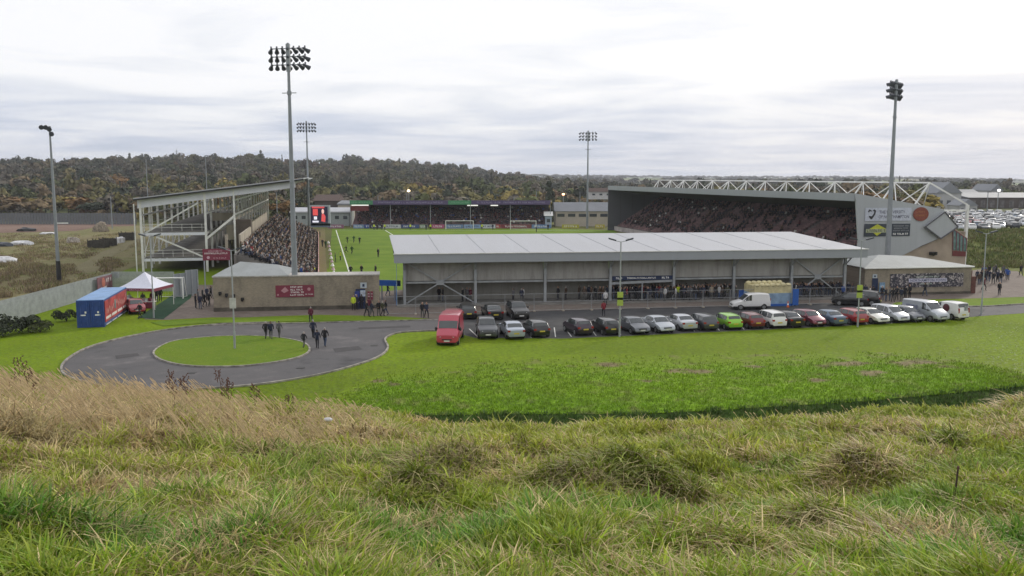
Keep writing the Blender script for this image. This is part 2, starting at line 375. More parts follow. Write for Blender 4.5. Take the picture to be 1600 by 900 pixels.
# colour of the ground cover at each place: mown lawn, rough grass, waste land, far fields
PXG = 800+UU*1410; T = np.zeros(XG.shape+(3,)); n_a = vnoise(XG, YG, 0.08, 4, 7)[..., None]; n_b = vnoise(XG, YG, 0.6, 3, 8)[..., None]
lawn = np.array([0.132, 0.200, 0.006])*(0.72+0.56*n_a) + np.array([0.04, 0.02, 0.0])*np.maximum(n_b-.45, 0) + np.array([0.015, 0.006, 0.0])*(vnoise(XG, YG, 0.03, 2, 17)[..., None]-.3)
T[:] = lawn
ditch = (RR < 0.3)[..., None]; T = np.where(ditch, np.array([0.06, 0.105, 0.02])*(0.6+0.8*n_b), T)  # ditch bank colour darkened to stand for shade on that slope
rough = np.array([0.12, 0.125, 0.04])*(0.7+0.6*n_a)
T = np.where((YG > 146)[..., None], rough, T)
T = np.where(((XG > 72) & (YG > 138))[..., None], np.array([0.10, 0.125, 0.03])*(0.6+0.8*n_b)+np.array([0.04, 0.02, 0.0])*n_a, T)
T = np.where(((YG > 300))[..., None], np.array([0.075, 0.085, 0.035])*(0.5+1.0*n_a), T)
farf = (YG > 1500)
fieldn = vnoise(XG, YG, 0.0022, 2, 9)[..., None]
T = np.where(farf[..., None], np.where(fieldn > 0.55, np.array([0.13, 0.17, 0.06]), np.where(fieldn > 0.45, np.array([0.20, 0.18, 0.10]), np.array([0.05, 0.06, 0.03]))), T)
me = raw_mesh('ground', np.stack([XG.ravel(), YG.ravel(), ZG.ravel()], 1), Fg, attr_mat('land_cover', 0.95, 0, 0.22, 2.6, spec=0.1), tint=T.reshape(-1, 3), smooth=True)
go = link('ground', me); go['kind'] = 'structure'

# ------------------------------------------------------------ flat sheets: roads, paving, pitch
def sheet(name, pts, m, z, thick=None, kind='structure'):
    """flat sheet through picture points on level z"""
    P = [G(x, y) if not isinstance(x, Vector) else x for x, y in pts]
    from mathutils.geometry import tessellate_polygon
    P = [Vector((p.x, p.y, z)) for p in P]
    tri = [tuple(t if (P[t[1]]-P[t[0]]).cross(P[t[2]]-P[t[0]]).z > 0 else t[::-1]) for t in tessellate_polygon([P])]
    tri = [t for t in tri if abs((P[t[1]]-P[t[0]]).cross(P[t[2]]-P[t[0]]).z) > 1e-5]
    me = bpy.data.meshes.new(name); me.from_pydata([tuple(p) for p in P], [], tri); me.materials.append(m)
    o = link(name, me)
    if kind: o['kind'] = kind
    return o
def crom(pts, closed=False, k=8):
    P = [Vector((p[0], p[1], 0)) for p in pts]; n = len(P); out = []
    rng = range(n) if closed else range(n-1)
    for i in rng:
        a, b, c, d = (P[(i-1) % n] if closed or i else P[0]), P[i], P[(i+1) % n], (P[(i+2) % n] if closed or i+2 < n else P[-1])
        for j in range(k):
            t = j/k; out.append(0.5*((2*b)+(c-a)*t+(2*a-5*b+4*c-d)*t*t+(3*b-a-3*c+d)*t**3))
    if not closed: out.append(P[-1])
    return out
def kerb(name, gp, m, closed=False, w=0.16, h=0.13):
    """kerb stones along ground points"""
    mb = MB(); n = len(gp); L = []
    for i in range(n):
        a = gp[(i-1) % n] if closed or i else gp[i]; b = gp[(i+1) % n] if closed or i < n-1 else gp[i]
        d = (b-a); d.z = 0; d.normalize(); L.append((gp[i], Vector((-d.y, d.x, 0))))
    vs = []
    for p, q in L:
        for s, z in ((-1, -0.02), (-1, h), (1, h), (1, -0.02)): vs.append((p.x+q.x*s*w/2, p.y+q.y*s*w/2, z))
    fs = []
    for i in range(n if closed else n-1):
        j = (i+1) % n
        for k in range(3): fs.append((4*i+k, 4*i+k+1, 4*j+k+1, 4*j+k))
    mb.add(vs, fs); o = mb.build(name, m); bm = bmesh.new(); bm.from_mesh(o.data); bmesh.ops.recalc_face_normals(bm, faces=bm.faces[:]); bm.to_mesh(o.data); bm.free()
    o['kind'] = 'structure'; return o
M_tar = ground_mat('road_asphalt', [(0.06, 0.058, 0.062), (0.10, 0.097, 0.10), (0.11, 0.105, 0.108), (0.16, 0.15, 0.15)], 0.10, 0.5, 22, 0.25, 0.02, rough=0.85)
M_tar2 = ground_mat('car_park_asphalt', [(0.04, 0.04, 0.043), (0.06, 0.06, 0.063), (0.085, 0.083, 0.082)], 0.1, 0.7, 20, 0.25, 0.02, rough=0.85)
M_pave = ground_mat('brown_paving', [(0.13, 0.105, 0.09), (0.17, 0.14, 0.12), (0.22, 0.185, 0.16)], 0.15, 1.2, 18, 0.2, 0.02, rough=0.9)
M_kerb = mat('kerb_stone', (0.27, 0.25, 0.22), 0.9, var=0.4, scale=1.6)
M_line = mat('road_paint', (0.55, 0.55, 0.52), 0.7, var=0.2, scale=2)
M_lawn = ground_mat('mown_lawn', [(0.085, 0.16, 0.007), (0.12, 0.19, 0.008), (0.16, 0.21, 0.014)], 0.1, 1.3, 16, 0.6, 0.04)
M_turf = ground_mat('artificial_turf', [(0.02, 0.05, 0.03), (0.03, 0.07, 0.04)], 0.3, 2, 20, 0.2, 0.02)
R_out = crom([(690, 498), (600, 500), (500, 503), (400, 505), (330, 508), (260, 516), (195, 528), (140, 543), (108, 560), (96, 575), (104, 588), (140, 600), (190, 610), (250, 612), (320, 608), (400, 602), (480, 590), (540, 576), (588, 560), (606, 545), (602, 530), (622, 521), (660, 518), (700, 517)], k=6)
R_pts = [(p.x, p.y) for p in R_out] + [(742, 528), (880, 529), (1000, 524), (1200, 515), (1400, 505), (1545, 493), (1640, 487), (1700, 484), (1700, 470), (1640, 472), (1600, 474), (1545, 478), (1380, 481), (1200, 484), (1000, 488), (850, 491), (740, 495)]
sheet('road', R_pts, M_tar, 0.012)
sheet('car_park', [(720, 520), (742, 527), (880, 528), (1000, 523), (1200, 514), (1400, 504), (1530, 494), (1540, 484), (1350, 472), (1200, 477), (1000, 482), (850, 486), (725, 492)], M_tar2, 0.022)
kg = [G(p.x, p.y) for p in R_out[8:]]
kerb('kerb', kg[8:], M_kerb)
isl = crom([(240, 552), (262, 537), (300, 530), (360, 526), (420, 527), (470, 535), (484, 547), (470, 558), (430, 567), (370, 573.5), (300, 573), (256, 565)], True, 6)
ig = [G(p.x, p.y) for p in isl]
kerb('kerb', ig, M_kerb, True)
o = sheet('grass_island', [(p, None) if False else (p.x, p.y) for p in isl], M_lawn, 0.10)
kerb('kerb', [G(x, y) for x, y in ((300, 510), (400, 506.5), (500, 504.5), (600, 502), (690, 500))], M_kerb, h=0.1)
kerb('kerb', [G(x, y) for x, y in ((1400, 480.5), (1470, 480), (1545, 479), (1600, 475.5), (1680, 471))], M_kerb)
sheet('pavement', [(225, 499), (257, 500), (330, 496), (640, 496), (700, 500), (740, 495), (850, 491), (1000, 488), (1200, 484), (1380, 481), (1440, 468), (1540, 466), (1620, 463), (1720, 458), (1740, 440), (1600, 432), (1590, 424), (1530, 421), (1512, 424), (1500, 430), (1100, 440), (640, 448), (560, 455), (330, 445), (290, 445)], M_pave, 0.008)
sheet('grass_verge', [(255, 510), (330, 505), (400, 504), (500, 502), (610, 501.5), (655, 499.5), (640, 496.5), (600, 494.5), (500, 492.5), (420, 495), (330, 499), (262, 501.5), (235, 504)], M_lawn, 0.05)
sheet('grass_verge', [(1385, 480.2), (1470, 479.5), (1545, 478.3), (1600, 475), (1680, 470.5), (1660, 462), (1560, 466), (1480, 470), (1400, 473)], M_lawn, 0.05)
sheet('turf_strip', [(214, 497), (255, 499), (298, 466), (300, 460), (270, 461), (247, 476)], M_turf, 0.03)
# concrete apron in front of the stand and bay lines
mbl = MB()
for (x0, y0, x1, y1) in ((733, 514, 748, 528), (783, 512, 792, 528), (826, 512, 830, 528), (866, 512, 868, 527)):
    a, b = G(x0, y0), G(x1, y1); mbl.bar((a.x, a.y, 0.024), (b.x, b.y, 0.024), 0.10, 0.008)
for i in range(16):
    x = 893+i*38.5; y = 526.5-i*1.62
    a, b = G(x, y), G(x-12, y-16); mbl.bar((a.x, a.y, 0.024), (b.x, b.y, 0.024), 0.10, 0.008)
structure(mbl, 'road_marking', M_line)

# rough bright-green field in front of the car park, with bald patches
FX = [500, 545, 590, 640, 760, 900, 1100, 1300, 1420, 1500, 1560, 1640]
FY = [628, 606, 588, 577, 566, 559, 554, 550, 553, 560, 573, 594]
xs = np.linspace(500, 1660, 420); V = []; TT = []
nrow = 90
px2 = np.repeat(xs[:, None], nrow, 1); top = np.interp(xs, FX, FY)[:, None] + 7*(vnoise(xs, xs*0, 0.06, 4, 4)-0.5)[:, None]; bot = np.interp(xs, EDGE_X, EDGE_Y)[:, None]
tt = np.linspace(0, 1, nrow)[None, :]; py2 = top + (np.maximum(bot-top, 0.3))*tt
vv = 450-py2; dy = FPX*CT+vv*ST; dz = -FPX*ST+vv*CT; t_ = -EYE/dz; Xf = (px2-800)*t_; Yf = dy*t_
edge_f = np.clip(np.minimum(tt, 1-tt)*14, 0, 1)
nf = vnoise(Xf, Yf, 1.4, 3, 11); ng = vnoise(Xf, Yf, 0.12, 3, 12)
Zf = 0.015 + edge_f*(0.12*nf + 0.02)
gcol = np.array([0.125, 0.235, 0.010])[None, None]*(0.72+0.56*nf[..., None]) + np.array([0.035, 0.02, 0.0])*(ng[..., None])
blend = np.clip((tt*1.0/0.3)*1.0 + (vnoise(Xf, Yf, .12, 3, 19)-.5)*1.5, 0, 1); blend = blend*np.clip((px2-520)/60+(vnoise(Xf, Yf, .3, 3, 23)-.5), 0, 1)*np.clip((1640-px2)/90+(vnoise(Xf, Yf, .3, 3, 24)-.5), 0, 1); LC = np.array([0.132, 0.200, 0.006])*0.95; gcol = gcol*blend[..., None]+LC*(1-blend[..., None]); Zf = 0.012+(Zf-0.012)*np.clip(blend+.15, 0, 1)
bald = np.zeros_like(px2)
for (bx, by, rx, ry) in ((1075, 582, 52, 5), (1285, 596, 22, 4), (1320, 571, 48, 6), (1430, 568, 60, 8), (1370, 585, 30, 6), (945, 571, 25, 4), (1000, 597, 35, 3.5), (618, 603, 14, 3.5), (590, 596, 14, 2.5), (1480, 575, 30, 4), (1180, 574, 30, 2)):
    bald = np.maximum(bald, 1.15-((px2-bx)/rx)**2-((py2-by)/ry)**2)
bald = np.clip(bald*1.15 + (vnoise(Xf, Yf, 0.9, 4, 13)-0.60)*2.4, 0, 1)*0.9; gcol = gcol*(1-bald[..., None]) + np.array([0.17, 0.13, 0.075])*bald[..., None]*(0.7+0.6*nf[..., None])
ii = np.arange(len(xs)*nrow).reshape(len(xs), nrow)
Fg = np.stack([ii[:-1, :-1].ravel(), ii[:-1, 1:].ravel(), ii[1:, 1:].ravel(), ii[1:, :-1].ravel()], 1)
o = link('field', raw_mesh('field', np.stack([Xf.ravel(), Yf.ravel(), Zf.ravel()], 1), Fg, attr_mat('rough_field', 0.9, 0, 0.35, 3.5, spec=0.1), tint=gcol.reshape(-1, 3), smooth=True)); o['kind'] = 'structure'
FIELD = (Xf, Yf, Zf, gcol, np.maximum(bald, (1-blend)*.95))

# football pitch and the muddy strip beside it
def ground_line(px0, py0, px1, py1, t): a, b = G(px0, py0), G(px1, py1); return a+(b-a)*t
M_pitch = None
m = bpy.data.materials.new('pitch_turf'); m.use_nodes = True; t = m.node_tree; b = t.nodes['Principled BSDF']; b.inputs['Roughness'].default_value = 0.9; b.inputs['Specular IOR Level'].default_value = 0.1
tcn = N(t, 'ShaderNodeTexCoord'); s = N(t, 'ShaderNodeSeparateXYZ'); t.links.new(tcn.outputs['Object'], s.inputs[0])
w = math_node(t, 'PINGPONG', s.outputs[1], 5.5); st = math_node(t, 'GREATER_THAN', math_node(t, 'FRACT', math_node(t, 'DIVIDE', s.outputs[1], 13.0)), 0.5)
no = N(t, 'ShaderNodeTexNoise'); no.inputs['Scale'].default_value = 0.25; no.inputs['Detail'].default_value = 6; t.links.new(tcn.outputs['Object'], no.inputs['Vector'])
c1 = ramp(t, no.outputs[0], [(0.3, (0.095, 0.17, 0.012)), (0.7, (0.15, 0.22, 0.02))]); c2 = ramp(t, no.outputs[0], [(0.3, (0.105, 0.185, 0.012)), (0.7, (0.16, 0.235, 0.024))])
t.links.new(mixc(t, st, c1, c2), b.inputs['Base Color']); M_pitch = m
sheet('pitch', [(512, 462), (515, 400), (519, 357.5), (860, 357.5), (960, 360), (1000, 400), (1000, 445), (640, 452)], M_pitch, 0.02)
M_mud = ground_mat('worn_touchline', [(0.14, 0.115, 0.05), (0.18, 0.15, 0.07), (0.14, 0.15, 0.04)], 0.1, 0.8, 12, 0.3, 0.03)
sheet('track', [(470, 462), (480, 400), (487, 358), (508, 358), (509, 400), (514, 462)], M_mud, 0.016)
mbl = MB()
for (x0, y0, x1, y1) in ((525, 359.5, 549, 436), (525, 359.5, 905, 360.5), (602, 360, 615, 368), (615, 368, 830, 369)):
    a, b = G(x0, y0), G(x1, y1); mbl.bar((a.x, a.y, 0.03), (b.x, b.y, 0.03), 0.22, 0.01)
structure(mbl, 'pitch_marking', mat('white_line', (0.7, 0.72, 0.66), 0.8))
M_paint_x = None
# waste land left of the stadium: rubble-strewn rough ground, brown bare soil beyond
M_waste = ground_mat('waste_ground', [(0.10, 0.085, 0.04), (0.17, 0.14, 0.07), (0.20, 0.18, 0.09), (0.13, 0.14, 0.045), (0.24, 0.19, 0.12)], 0.045, 0.5, 6, 0.9, 0.15)
sheet('waste_ground', [(-700, 560), (-200, 500), (0, 474), (60, 462), (172, 432), (205, 418), (300, 380), (330, 362), (300, 352.5), (-700, 352.5)], M_waste, 0.012)
M_soil = ground_mat('bare_soil', [(0.13, 0.085, 0.065), (0.19, 0.125, 0.10), (0.22, 0.16, 0.13)], 0.03, 0.4, 5, 0.5, 0.1)
sheet('bare_soil', [(-700, 367), (0, 364), (120, 361), (150, 355), (212, 353), (212, 349.5), (-700, 349)], M_soil, 0.05)
sheet('dirt_track', [(105, 425), (160, 394), (215, 372), (232, 374), (180, 398), (150, 425)], ground_mat('trodden_grass', [(0.16, 0.14, 0.075), (0.2, 0.18, 0.1)], 0.2, 1, 9, 0.3), 0.05)

# tarmac repairs
M_rep = ground_mat('tarmac_repair', [(0.065, 0.063, 0.065), (0.09, 0.086, 0.088)], 0.3, 2, 24, 0.25, 0.02)
for q in ([(520, 545), (560, 541), (566, 546), (524, 551)], [(180, 556), (215, 552), (218, 556), (182, 561)], [(905, 505), (960, 503), (962, 507), (906, 509)], [(560, 512), (640, 509), (642, 511.5), (561, 514.5)], [(1100, 496), (1180, 493), (1181, 495.5), (1101, 498.5)]): sheet('road_patch', q, M_rep, 0.028)
mbl = MB()
for (x, y) in ((300, 583), (470, 575), (585, 540), (760, 505), (1010, 498)): p = G(x, y); mbl.box((p.x, p.y, 0.03), (0.6, 0.6, 0.012))
structure(mbl, 'drain_cover', mat('iron_cover', (0.03, 0.028, 0.026), 0.6))
# ------------------------------------------------------------ shared building materials
M_steel = mat('galvanised_steel', (0.33, 0.35, 0.37), 0.5, 0.25, var=0.12, scale=1.5)
M_steel_l = mat('pale_painted_steel', (0.70, 0.70, 0.68), 0.6, var=0.14, scale=0.7)
M_lav = mat('lavender_grey_beam', (0.66, 0.67, 0.74), 0.55, var=0.06, scale=0.6)
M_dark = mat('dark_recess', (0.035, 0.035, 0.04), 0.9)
M_conc = mat('pale_concrete', (0.36, 0.32, 0.26), 0.9, var=0.2, scale=0.5, stretch=(1, 1, 0.3))
M_concd = mat('grey_concrete', (0.20, 0.19, 0.175), 0.9, var=0.2, scale=0.5)
M_roof = clad_mat('pale_roof_sheet', (0.38, 0.39, 0.42), 0.33, 0, 0.6, 0.05, 0.22, (0.32, 0.32, 0.32), 0.0, 0.5, dstretch=(0.5, 0.06, 0.5), dscale=1.0)
M_broof = clad_mat('dull_block_roof', (0.25, 0.27, 0.275), 0.4, 0, 0.7, 0.05, 0.4, (0.17, 0.18, 0.17), 0, 0.5, dstretch=(0.5, 0.2, 0.5), dscale=1.0)
M_fascia = clad_mat('grey_fascia', (0.285, 0.305, 0.33), 0.9, 0, 0.5, 0.05, 0.1, (0.2, 0.2, 0.2), depth=0.1)
M_blue = mat('royal_blue_paint', (0.02, 0.10, 0.38), 0.45, var=0.1)
M_white = mat('white_paint', (0.78, 0.78, 0.76), 0.5, var=0.05)
M_maroon = mat('maroon_board', (0.19, 0.03, 0.055), 0.5, var=0.08)
M_navy = mat('navy_board', (0.012, 0.025, 0.075), 0.5, var=0.1)
M_black = mat('black_paint', (0.02, 0.02, 0.022), 0.5)
M_seat = mat('maroon_seats', (0.13, 0.045, 0.05), 0.6, var=0.3, scale=1.5)
M_tan = brick_mat('buff_brick', (0.31, 0.265, 0.20), (0.235, 0.20, 0.15), (0.28, 0.25, 0.205))
M_tan2 = mat('pink_buff_block', (0.35, 0.285, 0.225), 0.9, var=0.1, scale=0.5)

# ------------------------------------------------------------ north stand: low, nearest, seen from behind
A0, B0 = G(630, 477), G(1321, 464.5)
dN = (B0-A0); LN = dN.length; dN.normalize(); nN = Vector((-dN.y, dN.x, 0)); rzN = math.atan2(dN.y, dN.x)
def sN(px, py=440, off=0.0):
    p = PL(px, py, A0+nN*off, dN); return (p-A0).dot(dN)
st = thing('football_stand', A0, 'low grey football stand with a long pale roof behind the parked car row', 'stand', rzN)
def loc(mb, name, m, smooth=None, par=None): return mb.build(name, m, par or st, smooth, world=False)
zf0, zf1, zb = 5.15, 6.2, 7.35
xl, xr = -0.9, LN+1.7; xbl, xbr = -1.6, LN-0.9
FY0, BY = -1.6, 14.5
# roof sheet: a thin slab sloping up to the pitch
mb = MB(); mb.prism([(xl, FY0, zf1), (xr, FY0, zf1), (xbr, BY, zb), (xbl, BY, zb)], (0, 0, -0.12)); loc(mb, 'roof', M_roof)
mb = MB(); mb.box(((xl+xr)/2, FY0-0.04, (zf0+zf1)/2-0.03), (xr-xl+0.1, 0.08, zf1-zf0)); mb.prism([(xl-0.04, FY0, zf0), (xl-0.04, FY0, zf1-0.05), (xl-0.04, FY0+2.2, zf1)], (-0.05, 0, 0))
mb.prism([(xr+0.04, FY0, zf0), (xr+0.04, FY0, zf1-0.05), (xbr+0.7, BY-6, zb-0.4), (xr, FY0+2, zf0)], (0.05, 0, 0)); loc(mb, 'fascia', M_fascia)
mb = MB(); mb.box(((xl+xr)/2, FY0-0.1, zf1-0.02), (xr-xl+0.3, 0.16, 0.1)); loc(mb, 'gutter', M_steel_l)
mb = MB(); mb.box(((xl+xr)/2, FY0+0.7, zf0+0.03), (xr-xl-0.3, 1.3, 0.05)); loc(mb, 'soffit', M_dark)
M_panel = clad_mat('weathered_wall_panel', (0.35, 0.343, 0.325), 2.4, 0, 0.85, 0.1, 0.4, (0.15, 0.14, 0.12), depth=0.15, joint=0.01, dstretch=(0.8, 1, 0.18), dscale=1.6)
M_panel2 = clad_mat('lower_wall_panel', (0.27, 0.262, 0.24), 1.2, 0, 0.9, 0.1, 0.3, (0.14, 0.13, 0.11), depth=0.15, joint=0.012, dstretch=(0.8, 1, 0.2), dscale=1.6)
cols = [sN(q) for q in (632, 743, 852, 954, 1053, 1147, 1237, 1320)]
for i in range(7):
    a, b = cols[i]+0.15, cols[i+1]-0.15
    mb = MB().box(((a+b)/2, 0.45, 4.0), (b-a, 0.1, 2.4)); loc(mb, 'wall_panel', M_panel)
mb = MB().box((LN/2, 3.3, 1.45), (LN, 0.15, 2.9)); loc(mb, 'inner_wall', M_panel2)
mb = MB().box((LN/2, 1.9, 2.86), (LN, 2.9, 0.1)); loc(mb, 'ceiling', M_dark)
mb = MB().box((LN/2, 1.0, 0.06), (LN+1.5, 5.6, 0.12)); loc(mb, 'floor_slab', M_concd)
for x in cols:
    mb = MB(); mb.box((x, -0.02, 2.6), (0.3, 0.05, 5.2)); mb.box((x, 0.28, 2.6), (0.3, 0.05, 5.2)); mb.box((x, 0.13, 2.6), (0.04, 0.26, 5.2)); mb.bar((x, -0.1, 4.2), (x, FY0+0.2, 5.1), 0.12); loc(mb, 'column', M_steel)
mb = MB(); mb.box((LN/2, 0.3, 2.62), (LN-0.3, 0.1, 0.22)); loc(mb, 'rail', M_steel)
for i in (0, 6):
    mb = MB(); a, b = cols[i], cols[i+1]; c = (a+b)/2
    for (x0, z0, x1, z1) in ((a+.2, 0.2, c, 2.6), (b-.2, 0.2, c, 2.6), (a+.2, 5.0, c, 2.6), (b-.2, 5.0, c, 2.6)): mb.bar((x0, 0.2, z0), (x1, 0.2, z1), 0.13, up=(0, 1, 0))
    mb.box((c, 0.17, 2.62), (0.9, 0.05, 0.6)); loc(mb, 'brace', M_steel)
for k in range(1, 11):
    f = k/11; MB().bar((xl+(xr-xl)*f, FY0+.05, zf1+.015), (xbl+(xbr-xbl)*f, BY, zb+.015), .07, .03).build('roof_seam', mat('roof_seam_grey', (0.32, 0.33, 0.35), 0.6), st, world=False)
# glazed blue end screen and seating bank facing the pitch
mb = MB(); mb.prism([(-0.75, -0.3, 0), (-0.75, 9, 0), (-0.75, 9, 5.6), (-0.75, -0.3, 5.2)], (0.06, 0, 0)); loc(mb, 'end_screen', mat('pale_blue_glazing', (0.30, 0.42, 0.50), 0.2, var=0.1))
mb = MB(); mb.prism([(-0.82, -0.3, 0), (-0.82, 9, 0), (-0.82, 9, 1.7), (-0.82, -0.3, 2.3)], (0.06, 0, 0)); loc(mb, 'blue_screen_base', M_blue)
mb = MB()
for k in range(12): mb.box((LN/2, 4.0+k*0.78+0.39, (3.6-k*0.28)/2), (LN-0.5, 0.78, 3.6-k*0.28))
loc(mb, 'seating_bank', M_seat)
# entrance sign beam below the rail
xa, xb = cols[3]+0.2, cols[4]-0.2
sg = thing('entrance_sign', A0+dN*xa+nN*(-0.06)+Vector((0, 0, 2.55)), 'long navy sign with white lettering over the entrance of the low stand', 'sign', rzN)
MB().box(((xb-xa)/2, 0, 0.28), (xb-xa, 0.06, 0.5)).build('board', M_navy, sg, world=False)
mb = MB(); strokes(mb, (xb-xa)*0.48, 0.28, 0.2, 3.6, -0.045, seed=3); strokes(mb, 0.9, 0.28, 0.24, 0.9, -0.045, seed=5); strokes(mb, xb-xa-0.9, 0.28, 0.24, 0.9, -0.045, seed=6); mb.build('lettering', M_white, sg, world=False)
mb = MB(); mb.bar((xa, 0.1, 2.2), (xb, 0.1, 2.45), 0.14, 0.3); mb.box(((xa+xb)/2, 0.1, 1.2), (0.16, 0.16, 2.3)); loc(mb, 'lintel', M_steel)

# temporary mesh fence in front of the stand
f0, f1 = G(602, 492.5), G(1346, 474.5); fd = (f1-f0); fl = fd.length; fd.normalize(); frz = math.atan2(fd.y, fd.x)
fe = thing('mesh_fence', f0, 'long temporary wire mesh fence on blocks between the low stand and the car park', 'fence', frz)
M_wire = mat('fence_wire', (0.30, 0.31, 0.32), 0.5, 0.3)
nfp = 17; pw = fl/nfp
for k in range(nfp):
    if k in (13, ): continue
    mb = MB(); x0, x1 = k*pw+0.04, (k+1)*pw-0.04; h = 2.0
    for (p, q) in (((x0, 0, .1), (x0, 0, h)), ((x1, 0, .1), (x1, 0, h)), ((x0, 0, .15), (x1, 0, .15)), ((x0, 0, h), (x1, 0, h)), ((x0, 0, 1.1), (x1, 0, 1.1))): mb.cyl(p, q, 0.022, n=5)
    n_ = 22
    for j in range(1, n_): x = x0+(x1-x0)*j/n_; mb.bar((x, 0, .15), (x, 0, h), 0.006)
    mb.build('fence_panel', M_wire, fe, world=False)
for k in range(nfp+1): MB().box((k*pw, 0, 0.07), (0.24, 0.7, 0.14)).build('foot_block', M_conc, fe, world=False)

# inflatable castle and blue hoardings by the fence
c0, c1 = G(1179, 479.5), G(1237, 478); cd = c1-c0; cw = cd.length; crz = math.atan2(cd.y, cd.x)
bc = thing('bouncy_castle', c0, 'yellow and pale blue inflatable enclosure with lumpy top against the low stand', 'inflatable', crz)
M_yel = mat('cream_vinyl', (0.52, 0.46, 0.26), 0.4, var=0.15, scale=2); M_pbl = mat('pale_blue_vinyl', (0.22, 0.32, 0.44), 0.4, var=0.2, scale=1.2)
mb = MB(); mb.box((cw/2, 1.6, 0.9), (cw, 3.0, 1.25)); mb.build('blue_base', M_pbl, bc, world=False)
mb = MB(); mb.box((cw/2, 1.6, 0.14), (cw+0.2, 3.3, 0.28)); mb.build('ground_tube', M_blue, bc, world=False)
mb = MB(); mb.box((cw/2, 1.62, 1.95), (cw*0.985, 2.9, 0.9))
for k in range(7): mb.ball((0.35+k*(cw-0.7)/6, 0.4, 2.45), (0.38, 0.35, 0.24+0.06*(k % 2)), n=9, k=6); mb.ball((0.35+k*(cw-0.7)/6, 2.6, 2.5), (0.38, 0.35, 0.26), n=9, k=6)
mb.build('turret_wall', M_yel, bc, smooth=40, world=False)
for (a, b, c_, lab) in (((1154, 473.5), (1178, 473), 1.55, 'low royal blue hoarding left of the yellow inflatable'), ((1238, 478.5), (1247, 478), 2.0, 'narrow royal blue hoarding right of the yellow inflatable')):
    p, q = G(*a), G(*b); d = q-p; t = thing('hoarding', p, lab, 'hoarding', math.atan2(d.y, d.x), 'blue hoardings beside the inflatable')
    MB().box((d.length/2, 0, c_/2+0.05), (d.length, 0.08, c_-0.1)).build('board', M_blue, t, world=False)
    mb = MB(); mb.box((0.15, 0.25, 0.5), (0.08, 0.5, 1.0)); mb.box((d.length-0.15, 0.25, 0.5), (0.08, 0.5, 1.0)); mb.build('support', M_steel, t, world=False)

# blue gate beam between the brick block and the stand
g0, g1 = G(594, 469), G(623, 470); d = g1-g0; t = thing('gateway', g0, 'royal blue beam over the gap between the brick block and the low stand', 'gate', math.atan2(d.y, d.x))
MB().box((d.length/2, 0, 2.15), (d.length+0.5, 0.12, 0.7)).build('beam', M_blue, t, world=False)
for x in (0.2, d.length*0.78): MB().box((x, 0.1, 0.9), (0.14, 0.14, 1.8)).build('post', M_steel, t, world=False)

# ------------------------------------------------------------ brick entrance blocks
def brick_block(pl, pr, ztop, apex, wl, label, name='turnstile_block', right_side=None):
    d = pr-pl; d.z = 0; w = d.length; rz = math.atan2(d.y, d.x)
    t = thing(name, pl, label, 'building', rz); return t, w
pl, pr = G(334.5, 487), G(593, 482)
t1, w1 = brick_block(pl, pr, 3.8, None, None, 'long buff brick entrance block with a maroon banner, left of the low stand')
mb = MB(); mb.box((w1/2, 1.5, 1.92), (w1, 3.0, 3.84-0.0)); mb.build('wall', M_tan, t1, world=False)
mb = MB(); mb.box((w1/2, -0.03, 0.22), (w1+0.06, 0.06, 0.44)); mb.build('plinth', mat('stained_plinth', (0.085, 0.075, 0.06), 0.9, var=0.3, scale=1), t1, world=False)
mb = MB(); mb.box((w1/2, 1.5, 3.9), (w1+0.16, 3.16, 0.12)); mb.build('coping', mat('coping_stone', (0.42, 0.40, 0.37), 0.8, var=0.2), t1, world=False)
MB().box((3.6, 5.5, 1.85), (7.2, 5.0, 3.7)).build('rear_wall', M_tan, t1, world=False)
mb = MB(); e = 3.97
P = [(-0.1, -0.08, e), (8.2, -0.08, e), (8.2, 8, e), (-0.1, 8, e), (2.0, 6.5, 5.0), (6.2, 6.5, 4.6)]
mb.add([P[0], P[1], P[4], P[5], P[2], P[3]], [(0, 1, 3, 2), (1, 4, 3), (4, 5, 2, 3), (5, 0, 2), (0, 5, 4, 1)]); mb.build('roof', M_broof, t1, world=False)
mb = MB()
for x, z in ((0.75, 2.1), (1.45, 1.9), (2.2, 1.8), (3.15, 1.4)): mb.box((x, -0.12, z), (0.3, 0.24, 0.28)); mb.cyl((x, -0.15, z-0.1), (x, -0.35, z-0.16), 0.1, 0.13, 8)
mb.build('wall_fitting', M_black, t1, world=False)
def L1(px, py): p = PL(px, py, pl, (pr-pl).normalized()); return (p-pl).dot((pr-pl).normalized()), p.z
xd0, _ = L1(556, 470); xd1, _ = L1(571, 470)
MB().box(((xd0+xd1)/2, -0.02, 1.15), (xd1-xd0, 0.1, 2.3)).build('doorway', M_navy, t1, world=False)
def wall_sign(par_origin, d, px0, px1, py0, py1, face, name, label, off=0.05, cat='sign', group=None):
    a = PL(px0, py1, par_origin, d); b = PL(px1, py1, par_origin, d); zt = PL(px0, py0, par_origin, d).z; n = Vector((-d.y, d.x, 0))
    return sign(name, label, cat, a-n*off, b-n*off, a.z, zt, face, group=group, depth=0.05)
d1 = (pr-pl).normalized()
s, w, h = wall_sign(pl, d1, 431, 491, 446, 464.5, M_maroon, 'banner', 'maroon banner with white writing on the long buff brick wall')
mb = MB()
for i, zz_ in enumerate((0.84, 0.62, 0.40, 0.18)): strokes(mb, w*0.56, h*zz_, h*0.13, w*(0.34 if i < 3 else 0.36), seed=10+i)
strokes(mb, w*0.87, h*0.22, h*0.08, w*0.2, seed=15); mb.build('lettering', M_white, s, world=False)
